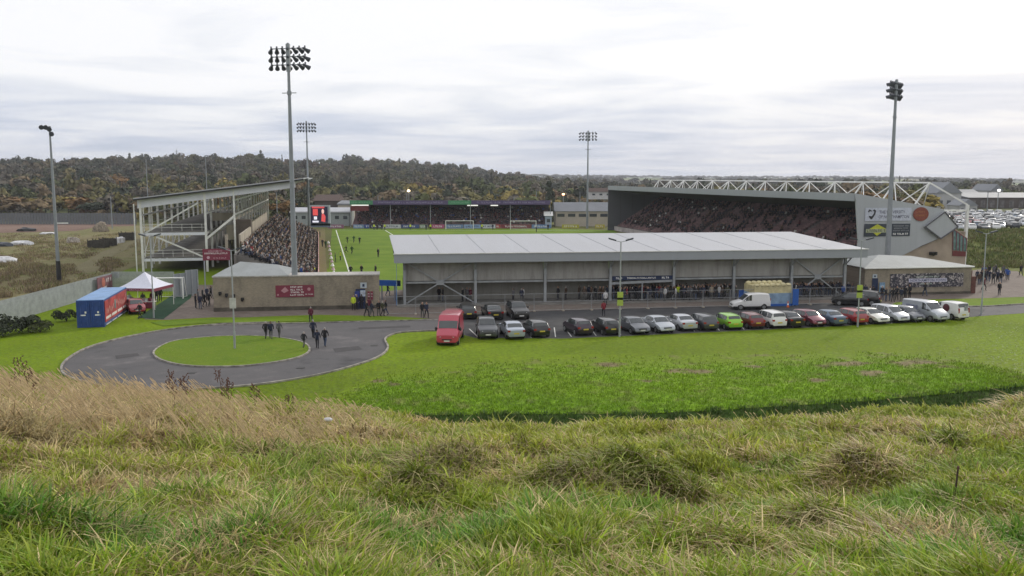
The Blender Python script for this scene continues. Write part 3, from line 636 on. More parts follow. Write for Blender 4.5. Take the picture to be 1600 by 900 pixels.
mb = MB(); mb.prism([(w*0.14, -0.035, h*0.55), (w*0.22, -0.035, h*0.35), (w*0.34, -0.035, h*0.55), (w*0.25, -0.035, h*0.88)], (0, -0.01, 0)); mb.cyl((w*0.87, -0.03, h*0.65), (w*0.87, -0.045, h*0.65), h*0.14, n=12); mb.cyl((w*0.06, -0.03, h*0.2), (w*0.06, -0.045, h*0.2), h*0.08, n=10)
mb.build('emblem', mat('faded_pink_print', (0.42, 0.22, 0.25), 0.5), s, world=False)
s, w, h = wall_sign(pl, d1, 563, 573, 441.5, 450, mat('pale_grey_board', (0.42, 0.47, 0.52), 0.5), 'letter_sign', 'small pale square sign above the blue doorway of the long buff wall')
mb = MB(); mb.box((w*0.5, -0.035, h*0.5), (w*0.34, 0.02, h*0.5)); mb.build('letter', M_navy, s, world=False)
for (a, b, f, m_, lab) in ((554.5, 562, (455, 474), mat('blue_poster', (0.03, 0.05, 0.22), 0.5), 'narrow dark blue poster left of the doorway on the long buff wall'), (574.5, 578, (455, 468), M_maroon, 'left of two narrow maroon banners beside the doorway'), (579.3, 583, (455, 468), M_maroon, 'right of two narrow maroon banners beside the doorway'), (563, 571, (453.5, 463), mat('pale_poster', (0.36, 0.42, 0.52), 0.5, var=0.4, scale=4), 'pale blue poster over the dark doorway of the long buff wall')):
    s, w, h = wall_sign(pl, d1, a, b, f[0], f[1], m_, 'poster', lab, 0.12)
    mb = MB(); strokes(mb, w*0.5, h*0.7, h*0.1, w*0.7, seed=int(a)); strokes(mb, w*0.5, h*0.4, h*0.1, w*0.7, seed=int(a)+1); mb.build('lettering', M_white, s, world=False)

qr_, ql_ = G(1516, 458.5), G(1350, 462)
t2, w2 = brick_block(ql_, qr_, 3.5, None, None, 'buff brick ticket block under a white pitched roof with a dark photo mural, far right', 'ticket_block')
d2 = (qr_-ql_).normalized()
mb = MB(); mb.box((w2/2, 4.5, 1.72), (w2, 9.0, 3.44)); mb.build('wall', M_tan, t2, world=False)
mb = MB(); mb.box((w2+0.05, 1.5, 1.5), (0.12, 3.0, 3.0)); mb.box((w2+0.35, 0.6, 1.1), (0.7, 1.2, 2.2)); mb.build('red_gate', mat('red_brown_timber', (0.12, 0.05, 0.04), 0.8, var=0.2), t2, world=False)
mb = MB(); mb.box((w2/2, -0.03, 0.15), (w2+0.02, 0.06, 0.3)); mb.build('plinth', MATS['stained_plinth'], t2, world=False)
mb = MB(); mb.box((w2/2, -0.12, 3.5), (w2+0.4, 0.3, 0.14)); mb.build('gutter', M_white, t2, world=False)
P = [(-0.2, -0.15, 3.57), (w2+0.3, -0.15, 3.57), (w2+0.3, 9.2, 3.57), (-0.2, 9.2, 3.57), (w2*0.30, 4.6, 4.75), (w2*0.62, 4.6, 4.55)]
mb = MB().add(P, [(0, 1, 5, 4), (1, 2, 5), (2, 3, 4, 5), (3, 0, 4), (0, 3, 2, 1)]); mb.build('roof', M_broof, t2, world=False)
# mural: dark photographic crowd print with the club name
m = bpy.data.materials.new('crowd_print'); m.use_nodes = True; t = m.node_tree; b = t.nodes['Principled BSDF']; b.inputs['Roughness'].default_value = 0.6
tcn = N(t, 'ShaderNodeTexCoord'); vo = N(t, 'ShaderNodeTexVoronoi'); vo.inputs['Scale'].default_value = 5.0; t.links.new(tcn.outputs['Object'], vo.inputs['Vector'])
s3 = N(t, 'ShaderNodeSeparateXYZ'); t.links.new(vo.outputs['Color'], s3.inputs[0])
t.links.new(ramp(t, s3.outputs[0], [(0.3, (0.02, 0.02, 0.035)), (0.62, (0.09, 0.08, 0.10)), (0.8, (0.25, 0.22, 0.23)), (1.0, (0.42, 0.38, 0.38))]), b.inputs['Base Color']); M_print = m
s, w, h = wall_sign(ql_, d2, 1390, 1504, 428, 449.5, M_print, 'mural', 'dark crowd photo mural reading NORTHAMPTON TOWN on the buff ticket block', 0.06)
mb = MB().box((w*0.51, -0.035, h*0.5), (w*0.52, 0.02, h*0.26)); mb.build('name_panel', mat('lilac_panel', (0.50, 0.49, 0.62), 0.5), s, world=False)
letters('lettering', 'NORTHAMPTON TOWN', w*0.51, h*0.5, h*0.18, w*0.48, M_navy, s, -0.055, 0.01)
mb = MB(); strokes(mb, w*0.5, h*0.75, h*0.11, w*0.34, seed=31); strokes(mb, w*0.48, h*0.24, h*0.09, w*0.18, seed=32); mb.build('small_lettering', mat('pale_green_print', (0.45, 0.52, 0.47), 0.5), s, world=False)
s, w, h = wall_sign(ql_, d2, 1363, 1370, 428.5, 434.5, MATS['pale_grey_board'], 'letter_sign', 'small pale square sign on the left end of the buff ticket block', 0.05)
MB().box((w*0.5, -0.035, h*0.5), (w*0.4, 0.02, h*0.4)).build('letter', M_navy, s, world=False)
def L2(px, py): p = PL(px, py, ql_, d2); return (p-ql_).dot(d2), p.z
a, _ = L2(1362, 450); b_, _ = L2(1371, 450)
MB().box(((a+b_)/2, -0.02, 1.1), (b_-a, 0.1, 2.2)).build('doorway', M_navy, t2, world=False)
s, w, h = wall_sign(ql_, d2, 1371.5, 1380, 441, 456, mat('light_blue_poster', (0.16, 0.27, 0.40), 0.5, var=0.3, scale=3), 'poster', 'light blue poster board beside the doorway of the ticket block', 0.3)
strokes(MB(), w*0.5, h*0.6, h*0.14, w*0.6, seed=4).build('lettering', M_white, s, world=False)
# ------------------------------------------------------------ stadium axes
AX = R(12.1)
dP = Vector((-math.sin(AX), math.cos(AX), 0)); rP = Vector((math.cos(AX), math.sin(AX), 0))      # along the pitch away from us / across to the right

# ------------------------------------------------------------ east stand: unfinished steel frame on the left
E0 = A(218, 300, 140); E0.z = 0
es = thing('unfinished_stand', E0, 'unfinished steel frame stand packed with fans under a thin sloping roof, at left', 'stand', AX)
# local: x = across toward the pitch, y = along the pitch away from the camera
W_E, L_E = 24.6, 98.0; ZL, ZR = 11.2, 14.2
def zr(x): return ZL+(ZR-ZL)*x/W_E
def eb(mb, name, m, **k): return mb.build(name, m, es, world=False, **k)
mb = MB(); mb.prism([(-0.8, -1.0, zr(-.8)+0.45), (W_E+0.3, -1.0, zr(W_E)+0.45), (W_E+0.3, L_E, zr(W_E)+0.45), (-0.8, L_E, zr(-.8)+0.45)], (0, 0, 0.16)); eb(mb, 'roof', M_roof)
mb = MB(); mb.prism([(-0.8, -1.05, zr(-.8)+0.2), (W_E+0.3, -1.05, zr(W_E)+0.2), (W_E+0.3, -1.05, zr(W_E)+0.45), (-0.8, -1.05, zr(-.8)+0.45)], (0, 0.3, 0)); eb(mb, 'roof_edge', M_black)
nbay = 13; by = L_E/nbay
for k in range(nbay+1):
    y = k*by
    for (x, lab) in ((0.0, ''), (0.0, 'o'), (9.6, ''), (14.0, 'h')):
        if lab == 'o':
            if k < 3: MB().box((-0.9, y-0.3, 5.4), (0.16, 0.16, 10.8)).build('column', M_steel_l, es, world=False)
            continue
        z1 = zr(x)
        MB().box((x, y, z1/2), (0.34 if x != 14 else 0.26, 0.34, z1)).build('column', M_steel_l, es, world=False)
    if k == 0:
        mb = MB(); mb.prism([(-0.4, y-0.12, zr(-.4)-1.05), (W_E-1, y-0.12, zr(W_E-1)-0.8), (W_E-1, y-0.12, zr(W_E-1)+0.18), (-0.4, y-0.12, zr(-.4)+0.18)], (0, 0.24, 0)); eb(mb, 'rafter', M_lav)
        for (x0, z0, x1, z1) in ((0.3, 6.1, 8.6, 10.9), (2.2, 5.6, 9.4, 2.2)): mb = MB(); mb.bar((x0, y, z0), (x1, y, z1), 0.22, up=(0, 1, 0)); eb(mb, 'brace', M_steel_l)
    else:
        mb = MB(); mb.prism([(-0.2, y-0.1, zr(0)-0.5), (W_E-1, y-0.1, zr(W_E-1)-0.2), (W_E-1, y-0.1, zr(W_E-1)+0.4), (-0.2, y-0.1, zr(0)+0.4)], (0, 0.2, 0)); eb(mb, 'rafter', M_steel_l)
    for z in (6.05, 2.0):
        mb = MB(); mb.box((4.8, y, z), (9.8, 0.22, 0.42)); eb(mb, 'floor_beam', M_lav if k == 0 else M_steel_l)
    mb = MB(); mb.bar((9.6, y, 5.2), (14.0, y, 8.8), 0.2, 0.34); eb(mb, 'raker', M_steel_l)
for x, z in ((0, 9.0), (0, 6.0), (0, 2.1), (9.6, 6.1), (9.6, 9.2), (14, 9.0), (14, 11.3)):
    mb = MB(); mb.box((x, L_E/2, z), (0.18, L_E, 0.26)); eb(mb, 'long_beam', M_steel_l)
for x in (2, 5.5, 9, 12.5, 16, 19.5, 23, 25.6):
    mb = MB(); mb.box((x, L_E/2, zr(x)+0.3), (0.14, L_E, 0.22)); eb(mb, 'purlin', M_steel)
mb = MB(); mb.box((4.8, L_E/2+0.3, 6.33), (9.2, L_E-1, 0.16)); eb(mb, 'upper_deck', M_concd)
mb = MB(); mb.box((4.8, L_E/2+0.3, 2.28), (9.2, L_E-1, 0.16)); eb(mb, 'lower_deck', M_concd)
mb = MB()
for k in range(9): mb.box((10.2+0.45*k, L_E/2+2, 5.8+0.42*k), (0.46, L_E-6, 0.14)); 
eb(mb, 'upper_terrace', M_conc)
for z in (6.5, 2.45):
    mb = MB()
    for k in range(nbay):
        for q in (0.55, 1.05): mb.cyl((0.1, k*by+0.2, z+q), (0.1, (k+1)*by-0.2, z+q), 0.03, n=5)
    for q in (0.55, 1.05): mb.cyl((0.2, 0.05, z+q), (9.4, 0.05, z+q), 0.03, n=5)
    for x in (1.5, 3, 4.5, 6, 7.5, 9): mb.cyl((x, 0.05, z), (x, 0.05, z+1.1), 0.03, n=5)
    eb(mb, 'guard_rail', M_steel_l)
mb = MB()
for i in range(5): mb.bar((0.05, 0.2+i*by, 2.2), (0.05, (i+1)*by, 6.0), 0.1, up=(1, 0, 0))
eb(mb, 'side_brace', M_steel_l)
# cream concrete walls behind the crowd and the crowd's own bank
for (y0, y1, z0, z1, x) in ((-19, 1, 4.7, 7.0, 16.3), (6, 60, 4.6, 7.1, 15.6), (8, 52, 7.7, 9.0, 13.2)):
    mb = MB(); mb.box((x, (y0+y1)/2, (z0+z1)/2), (0.25, y1-y0, z1-z0)); mb.box((x-1.8, y0+0.1, (z0+z1)/2), (3.4 if y0 > 0 else 0.4, 0.2, z1-z0)); eb(mb, 'parapet', M_conc)
mb = MB(); mb.box((15.2, 2.8, 4.2), (2.4, 3.2, 7.8)); eb(mb, 'stair_core', mat('dark_block', (0.10, 0.08, 0.065), 0.9))
BX0, BX1, BY0, BY1 = 16.6, 26.4, -25.0, 86.0; NROW = 15
mb = MB()
for k in range(NROW):
    z = 0.6+4.2*k/(NROW-1); x1 = BX1-k*(BX1-BX0)/NROW; x0 = x1-(BX1-BX0)/NROW; mb.box(((x0+x1)/2, (BY0+BY1)/2, z/2), (x1-x0, BY1-BY0, z))
eb(mb, 'crowd_terrace', M_concd)
mb = MB(); mb.box((26.9, (BY0+BY1)/2, 0.55), (0.12, BY1-BY0, 1.1)); eb(mb, 'front_board', mat('pink_white_board', (0.5, 0.28, 0.26), 0.6, var=0.5, scale=0.6))
mb = MB(); mb.box((16.2, BY0+12, 2.4), (0.3, 26, 4.8)); mb.prism([(16.2, BY0-0.1, 0), (26.3, BY0-0.1, 0), (26.3, BY0-0.1, 0.6), (16.2, BY0-0.1, 4.8)], (0, -0.15, 0)); eb(mb, 'terrace_side_wall', M_concd)
EM = Matrix.Translation(E0) @ Matrix.Rotation(AX, 4, 'Z')

# grey steel gates and yard under the frame
ga, gb = G(270, 464), G(309, 461)
for i, (x0, y0, x1, y1, h, lab) in enumerate(((272, 466, 291, 463, 3.0, 'left of the tall grey steel yard gates under the frame'), (291.5, 463, 309, 461, 3.3, 'right of the tall grey steel yard gates under the frame'))):
    p, q = G(x0, y0), G(x1, y1); d = q-p; t = thing('yard_gate', p, lab, 'gate', math.atan2(d.y, d.x), 'tall grey yard gates')
    MB().box((d.length/2, 0, h/2+0.1), (d.length, 0.08, h-0.2)).build('gate_leaf', clad_mat('gate_sheet', (0.25, 0.28, 0.30), 0.25, 0, 0.6, 0.1, 0.3), t, world=False)
    for k in range(3): MB().box((d.length*k/2, -0.1, h/2), (0.16, 0.12, h)).build('post', M_steel, t, world=False)

# welcome board on the frame
pa = PL(317, 407, E0-dP*29, rP); pb = PL(360, 407, E0-dP*29, rP); zt = PL(317, 389, E0-dP*29, rP).z
sw, w, h = sign('welcome_board', 'maroon board with pink and white writing hung in front of the steel frame stand', 'sign', pa, pb, pa.z, zt, M_maroon)
M_pink = mat('pink_print', (0.55, 0.38, 0.42), 0.5)
letters('lettering', 'WELCOME TO', w*0.46, h*0.80, h*0.13, w*0.52, M_pink, sw, -0.045, 0.01)
strokes(MB(), w*0.5, h*0.6, h*0.13, w*0.86, seed=22).build('lettering', M_white, sw, world=False)
strokes(MB(), w*0.62, h*0.18, h*0.11, w*0.46, seed=23).build('lettering', M_pink, sw, world=False)
MB().cyl((w*0.2, -0.03, h*0.25), (w*0.2, -0.05, h*0.25), h*0.13, n=12).build('crest', M_pink, sw, world=False)
for x in (0.15, w-0.15): MB().box((x, 0.1, -pa.z/2+h/2), (0.14, 0.14, pa.z+h)).build('post', M_steel, sw, world=False)

# ------------------------------------------------------------ west stand: the big main stand on the right
W0 = A(1335.5, 313, 136.5); W0.z = 0
ws = thing('grandstand', W0, 'big grey clad grandstand with maroon seats and a white roof truss on the right', 'stand', AX)
def wb(mb, name, m, **k): return mb.build(name, m, ws, world=False, **k)
ZE0, ZE1 = 11.35, 12.45
def zw(w_): return ZE1-2.6*w_/15.0
LW = 119.0
M_clad = clad_mat('grandstand_cladding', (0.36, 0.38, 0.40), 0.9, 0, 0.5, 0.05, 0.12, (0.22, 0.23, 0.24), depth=0.1, joint=0.015)
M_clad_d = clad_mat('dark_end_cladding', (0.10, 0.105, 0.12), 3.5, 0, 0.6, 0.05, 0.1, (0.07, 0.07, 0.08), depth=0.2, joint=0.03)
mb = MB(); mb.prism([(-0.0, 0, ZE1), (15.4, 0, zw(15.4)), (15.4, LW, zw(15.4)), (0, LW, ZE1)], (0, 0, -0.25)); wb(mb, 'roof', M_clad)
mb = MB(); mb.box((-0.06, LW/2, (ZE0+ZE1)/2), (0.14, LW, ZE1-ZE0+0.05)); wb(mb, 'fascia', M_fascia)
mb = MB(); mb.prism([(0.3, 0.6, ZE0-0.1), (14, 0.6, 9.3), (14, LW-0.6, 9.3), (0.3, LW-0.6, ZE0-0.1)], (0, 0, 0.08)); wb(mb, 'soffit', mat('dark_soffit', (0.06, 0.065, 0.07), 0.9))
def wl(px, py): p = PL(px, py, W0, rP); q = p-W0; return (q.dot(rP), 0.0, p.z)
gp_ = [wl(*q) for q in ((1334.5, 302), (1400, 313.5), (1473, 326.5), (1493, 352), (1465, 373), (1440, 383.5), (1412, 398), (1398, 402.5), (1376, 420))]
gp_ = [gp_[0]] + gp_[1:] + [(gp_[-1][0]-0.4, 0, 0.0), (0.5, 0, 0.0), (0.9, 0, 5.0), (0.2, 0, ZE0-0.3)]
mb = MB(); mb.prism([(a, -0.12, c) for a, b, c in gp_], (0, 0.3, 0)); wb(mb, 'gable_wall', M_clad)
bp = [wl(*q) for q in ((1376, 420), (1398, 403), (1412, 398.5), (1440, 384), (1465, 373.5), (1491, 354), (1513, 372), (1511, 395))]
bp = [(a, 0.3, c) for a, b, c in bp] + [(bp[-1][0], 0.3, 0), (bp[0][0], 0.3, 0)]
mb = MB(); mb.prism(bp, (0, 0.4, 0)); mb.box((bp[-2][0]-0.15, 40, 3.2), (0.3, 79, 6.4)); wb(mb, 'block_wall', M_tan2)
dp_ = [wl(*q) for q in ((1442, 354), (1472.5, 331), (1493, 354), (1466, 372.5))]
mb = MB(); mb.prism([(a, -0.55, c) for a, b, c in dp_], (0, 0.4, 0)); wb(mb, 'diamond_panel', M_clad)
mb = MB()
for i in range(4):
    a, b = dp_[i], dp_[(i+1) % 4]; mb.bar((a[0], -0.6, a[2]), (b[0], -0.6, b[2]), 0.16, up=(0, 1, 0))
mb.bar(gp_[1+6], gp_[4], 0.12, up=(0, 1, 0)); wb(mb, 'trim', mat('dark_trim', (0.09, 0.09, 0.10), 0.6))
wp = [wl(*q) for q in ((1490.5, 358), (1512, 373), (1511, 393), (1490, 391))]
mb = MB(); mb.prism([(a, 0.22, c) for a, b, c in wp], (0, 0.06, 0)); gl = wb(mb, 'window', mat('teal_glass', (0.10, 0.17, 0.17), 0.15, var=0.3, scale=1.5, spec=0.8))
mb = MB()
for k in range(5):
    f = k/4; a = Vector(wp[0])*(1-f)+Vector(wp[1])*f; b = Vector(wp[3])*(1-f)+Vector(wp[2])*f; mb.bar((a.x, 0.18, a.z), (b.x, 0.18, b.z), 0.07)
mb.bar((wp[0][0], 0.18, wp[0][2]), (wp[1][0], 0.18, wp[1][2]), 0.08); mb.build('frame', M_maroon, gl, world=False)
wq = [wl(*q) for q in ((1490, 391.5), (1511, 393.5), (1510.5, 401), (1489.5, 400))]
mb = MB(); mb.prism([(a, 0.2, c) for a, b, c in wq], (0, 0.06, 0)); wb(mb, 'window_apron', mat('dark_red_panel', (0.14, 0.03, 0.03), 0.6))
q = wl(1458, 396); mb = MB(); mb.box((q[0], 0.0, q[2]), (1.0, 0.7, 0.5)); mb.cyl((q[0]-.2, -0.3, q[2]), (q[0]-.2, -0.5, q[2]-.1), 0.3, n=9); wb(mb, 'wall_lamp', M_black)
# interior: raked maroon seats, end wall at the far end, press boxes along the back
mb = MB(); NR2 = 22
for k in range(NR2):
    x = 2.0+k*0.58; z = 1.2+0.37*k; mb.box((x+0.29, LW/2, z/2), (0.58, LW-1.5, z))
wb(mb, 'seating_bank', mat('grey_terrace', (0.13, 0.115, 0.115), 0.9, var=0.3, scale=0.3))
mb = MB()
for k in range(NR2):
    x = 2.0+k*0.58; z = 1.2+0.37*k
    for j in range(9):
        y0 = 2.5+j*12.9; mb.box((x+0.42, y0+5.7, z+0.22), (0.10, 11.4, 0.40)); mb.box((x+0.25, y0+5.7, z+0.2), (0.3, 11.4, 0.06))
wb(mb, 'seat_rows', mat('maroon_seat_rows', (0.20, 0.115, 0.12), 0.6, var=0.5, scale=0.9))
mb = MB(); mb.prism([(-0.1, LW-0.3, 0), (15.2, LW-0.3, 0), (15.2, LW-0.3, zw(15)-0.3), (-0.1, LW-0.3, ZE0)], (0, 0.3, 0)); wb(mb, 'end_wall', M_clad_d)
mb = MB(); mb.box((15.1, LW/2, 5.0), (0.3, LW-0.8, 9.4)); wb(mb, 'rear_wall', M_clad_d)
mb = MB()
for k in range(9): mb.box((14.85, 10+k*12, 8.8), (0.2, 7.5, 0.9))
wb(mb, 'press_box_glass', mat('dim_glass', (0.12, 0.14, 0.14), 0.25, spec=0.8))
mb = MB(); mb.box((1.6, LW/2, 0.6), (0.15, LW-2, 1.2)); wb(mb, 'front_wall', mat('pale_front_wall', (0.4, 0.36, 0.36), 0.7, var=0.3, scale=0.3))
# white truss riding on the roof
XT = 15.0; ZT = 14.05; nt_ = 13; sp_ = 116.0/nt_
mb = MB(); mb.bar((XT, 3.0, ZT), (XT, 119, ZT), 0.23); wb(mb, 'top_chord', M_steel_l)
mb = MB(); mb.bar((XT-2.6, 3.0, zw(XT-2.6)+0.15), (XT-2.6, 119, zw(XT-2.6)+0.15), 0.22); wb(mb, 'bottom_chord', M_steel_l)
for k in range(nt_+1):
    y = 3.0+k*sp_; MB().bar((XT, y, ZT), (XT-2.6, y, zw(XT-2.6)+0.1), 0.2).build('truss_post', M_steel_l, ws, world=False)
    if k < nt_:
        for (a, b) in ((0, 0.5), (1, 0.5)):
            MB().bar((XT, y+a*sp_, ZT-0.05), (XT-2.6, y+b*sp_, zw(XT-2.6)+0.12), 0.14).build('truss_diagonal', M_steel_l, ws, world=False)
            MB().bar((XT, y+a*sp_, ZT-0.05), (XT+2.4, y+b*sp_, zw(XT)+0.1), 0.11).build('truss_diagonal', M_steel_l, ws, world=False)
ptop = wl(1516, 322); c = (ptop[0], 0.6, 10.55)
mb = MB(); mb.box((c[0], c[1], 5.3), (0.4, 0.4, 10.6)); wb(mb, 'outrigger_column', M_steel_l)
mb = MB(); mb.bar((XT, 3.0, ZT), (c[0], c[1], 10.6), 0.24); wb(mb, 'tie', M_steel_l)
mb = MB(); mb.bar((15.2, 0.9, 9.75), (c[0], c[1], 9.7), 0.26); wb(mb, 'link_beam', M_steel_l)

# gable signs
def gsign(px0, px1, py0, py1, face, name, label, off=0.2):
    return wall_sign(W0, rP, px0, px1, py0, py1, face, name, label, off)
s, w, h = gsign(1350, 1422, 325, 345.5, mat('pale_sign_face', (0.46, 0.49, 0.57), 0.5), 'university_sign', 'white sign reading THE UNIVERSITY OF NORTHAMPTON with a black shield, on the grandstand gable')
letters('lettering', 'THE UNIVERSITY', w*0.58, h*0.68, h*0.24, w*0.56, mat('grey_lettering', (0.10, 0.10, 0.14), 0.5), s, -0.035, 0.012)
letters('lettering', 'OF NORTHAMPTON', w*0.62, h*0.32, h*0.24, w*0.66, MATS['grey_lettering'], s, -0.035, 0.012)
mb = MB()
cxs, czs = w*0.13, h*0.52; ro = h*0.4
pts = [(-0.75, 0.55), (-0.45, 0.95), (0.05, 0.7), (0.05, 0.5), (-0.35, 0.62), (-0.5, 0.3)]; mb.prism([(cxs+a*ro, -0.035, czs+b*ro) for a, b in pts], (0, -0.012, 0))
pts = [(0.25, 0.72), (0.6, 0.95), (1.0, 0.7), (0.85, 0.0), (0.35, -0.75), (0.0, -1.0), (-0.4, -0.6), (-0.55, -0.25), (0.1, -0.4), (0.5, 0.1), (0.62, 0.5)]; mb.prism([(cxs+a*ro, -0.035, czs+b*ro) for a, b in pts], (0, -0.012, 0))
mb.build('shield', M_black, s, world=False)
s, w, h = gsign(1348.5, 1420, 350, 369.5, mat('dark_slate_board', (0.03, 0.04, 0.055), 0.5), 'sponsor_sign', 'dark sponsor sign with a yellow diamond, lower one on the grandstand gable')
M_yd = mat('acid_yellow', (0.46, 0.48, 0.03), 0.5)
mb = MB(); mb.prism([(w*0.10, -0.034, h*0.58), (w*0.28, -0.034, h*0.98), (w*0.48, -0.034, h*0.58), (w*0.28, -0.034, h*0.04)], (0, -0.01, 0)); mb.build('diamond', M_yd, s, world=False)
mb = MB().box((w*0.255, -0.046, h*0.45), (w*0.44, 0.02, h*0.3)); mb.build('name_band', mat('grey_green_band', (0.33, 0.36, 0.24), 0.5), s, world=False)
strokes(MB(), w*0.26, h*0.45, h*0.2, w*0.4, -0.066, seed=41).build('lettering', mat('olive_print', (0.10, 0.11, 0.03), 0.5), s, world=False)
mb = MB(); strokes(mb, w*0.8, h*0.82, h*0.11, w*0.34, seed=42); strokes(mb, w*0.8, h*0.63, h*0.11, w*0.34, seed=43); strokes(mb, w*0.8, h*0.44, h*0.11, w*0.34, seed=44); mb.build('small_lettering', mat('grey_print', (0.25, 0.26, 0.28), 0.5), s, world=False)
strokes(MB(), w*0.8, h*0.17, h*0.15, w*0.34, seed=45).build('lettering', M_white, s, world=False)
q = wl(1437.5, 334.5); q2 = wl(1449, 343); rx = q2[0]-q[0]; t = thing('oval_sign', W0+rP*q[0]-dP*0.2+Vector((0, 0, q[2])), 'brown red oval sign beside the university sign on the grandstand gable', 'sign', AX)
mb = MB(); mb.prism([(rx*math.cos(a), 0, rx*0.8*math.sin(a)) for a in np.linspace(0, 2*math.pi, 25)[:-1]], (0, -0.05, 0)); mb.build('board', mat('brown_red_board', (0.20, 0.045, 0.025), 0.5), t, world=False)
mb = MB(); strokes(mb, 0, rx*0.25, 0.3, rx*1.2, -0.06, seed=51); strokes(mb, 0, -rx*0.15, 0.3, rx*1.4, -0.06, seed=52); mb.build('lettering', mat('orange_print', (0.32, 0.13, 0.05), 0.5), t, world=False)

# ------------------------------------------------------------ far stand behind the goal
YF = 268.0
fa, fb = A(547, 330, YF), A(860, 330, YF); FW = (fb.x-fa.x)
fs_ = thing('far_stand', (fa.x, YF, 0), 'low far stand behind the goals with green and purple boards along its roof', 'stand')
def fbuild(mb, name, m): return mb.build(name, m, fs_, world=False)
mb = MB(); mb.prism([(-0.4, -0.2, 7.75), (FW+0.4, -0.2, 7.75), (FW+0.4, 12, 7.0), (-0.4, 12, 7.0)], (0, 0, 0.15)); fbuild(mb, 'roof', M_roof)
mb = MB(); mb.box((FW/2, 12, 3.45), (FW, 0.3, 6.9)); fbuild(mb, 'rear_wall', mat('dark_rear_wall', (0.09, 0.09, 0.095), 0.9))  # rear wall in one even dark grey
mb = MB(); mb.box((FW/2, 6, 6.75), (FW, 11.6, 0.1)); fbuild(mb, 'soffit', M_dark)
x = 0
segs = [(0.0, 0.115, 'g'), (0.115, 0.49, 'p'), (0.49, 0.605, 'g'), (0.605, 1.0, 'p')]
M_gb = mat('green_board', (0.06, 0.23, 0.11), 0.5, var=0.08); M_pb = mat('purple_board', (0.09, 0.065, 0.15), 0.5, var=0.08)
for i, (a, b, k) in enumerate(segs):
    mb = MB(); mb.box((FW*(a+b)/2, -0.3, 7.35), (FW*(b-a)-0.02, 0.15, 1.25)); o = fbuild(mb, 'roof_board', M_gb if k == 'g' else M_pb); o['label'] = 'green roof edge board' if k == 'g' else 'purple roof edge board'
    mb = MB(); strokes(mb, FW*(a+b)/2, 7.35, 0.5, FW*(b-a)*0.86, -0.42, seed=60+i); mb.build('lettering', mat('lilac_print', (0.28, 0.24, 0.38), 0.5) if k == 'p' else mat('mint_print', (0.18, 0.42, 0.26), 0.5), o, world=False)
for k in range(6): MB().box((FW*k/5, 0.6, 3.4), (0.2, 0.2, 6.8)).build('column', M_steel, fs_, world=False)
mb = MB()
for k in range(12): mb.box((FW/2, 2+k*0.78, (0.8+k*0.36)/2), (FW-0.6, 0.78, 0.8+k*0.36))
fbuild(mb, 'seating_bank', mat('faded_maroon_bank', (0.17, 0.11, 0.115), 0.9, var=0.4, scale=0.6))
mb = MB(); mb.box((2.8, 0.4, 5.6), (5.4, 0.2, 1.5)); fbuild(mb, 'red_panel', mat('dull_red_panel', (0.16, 0.035, 0.035), 0.7))
mb = MB(); mb.box((3.0, 0.3, 6.55), (5.0, 0.15, 0.3)); mb.box((36.5, 1.2, 6.45), (3.2, 0.3, 0.3)); mb.box((43, 1.2, 6.45), (2.2, 0.3, 0.3)); fbuild(mb, 'strip_light', mat('lit_strip', (0.8, 0.8, 0.8), 0.5, emit=(1, 0.98, 0.92), es=0.9))
# perimeter advertising boards along the far goal line
bcol = [((0.28, 0.12, 0.20), 512, 537), ((0.20, 0.30, 0.48), 552, 568), ((0.03, 0.08, 0.30), 569, 577), ((0.02, 0.03, 0.08), 578, 598), ((0.55, 0.58, 0.6), 599, 626), ((0.05, 0.09, 0.22), 627, 655), ((0.25, 0.33, 0.24), 656, 668), ((0.42, 0.10, 0.20), 675, 694), ((0.12, 0.22, 0.4), 696, 724), ((0.25, 0.38, 0.6), 725, 751), ((0.55, 0.58, 0.62), 752, 774), ((0.35, 0.05, 0.05), 775, 782), ((0.20, 0.04, 0.05), 783, 830), ((0.12, 0.22, 0.42), 831, 861), ((0.42, 0.40, 0.04), 878, 905), ((0.5, 0.42, 0.05), 930, 945)]
names = ['pink', 'sky blue', 'royal blue', 'black', 'white', 'dark blue', 'grey green', 'crimson', 'mid blue', 'pale blue', 'off white', 'small bright red', 'wide dark red', 'blue', 'yellow', 'mustard']
for i, (c, x0, x1) in enumerate(bcol):
    p, q = A(x0, 350, 261.5), A(x1, 350, 261.5)
    s, w, h = sign('advertising_board', '%s advertising board on the far edge of the pitch below the far stand' % names[i] if x1 < 865 else '%s advertising board beyond the pitch corner, right of the far stand' % names[i], 'board', (p.x, 261.5, 0), (q.x, 261.5, 0), 0.05, 1.15, mat('board_'+names[i].replace(' ', '_'), c, 0.5, var=0.1), group='advertising boards round the pitch', depth=0.12)
    mb = MB(); strokes(mb, w/2, h/2, 0.5, w*0.75, -0.075, seed=70+i); mb.build('lettering', M_white if sum(c) < 1.2 else M_navy, s, world=False)
# video screen on legs
pa, pb = A(484, 340, 252), A(514, 340, 252); zt = A(484, 322, 252).z; zb_ = A(484, 351.5, 252).z
s = thing('video_screen', (pa.x, 252, 0), 'big video screen showing red figures on black at the far left pitch corner', 'screen')
w = pb.x-pa.x
MB().box((w/2, 0.5, (zt+zb_)/2), (w+0.5, 1.0, zt-zb_+0.4)).build('cabinet', mat('pale_grey_cabinet', (0.38, 0.42, 0.47), 0.5), s, world=False)
MB().box((w/2, 0.4, zb_-0.1), (w+0.5, 0.8, 1.1)).build('plinth', mat('slate_plinth', (0.16, 0.2, 0.27), 0.6), s, world=False)
m_s = mat('screen_black', (0.01, 0.01, 0.02), 0.3, emit=(0.012, 0.012, 0.03), es=1.0)
h = zt-zb_; sc_ = MB().box((w/2, -0.03, zb_+h*0.54), (w*0.88, 0.06, h*0.86)).build('display', m_s, s, world=False)
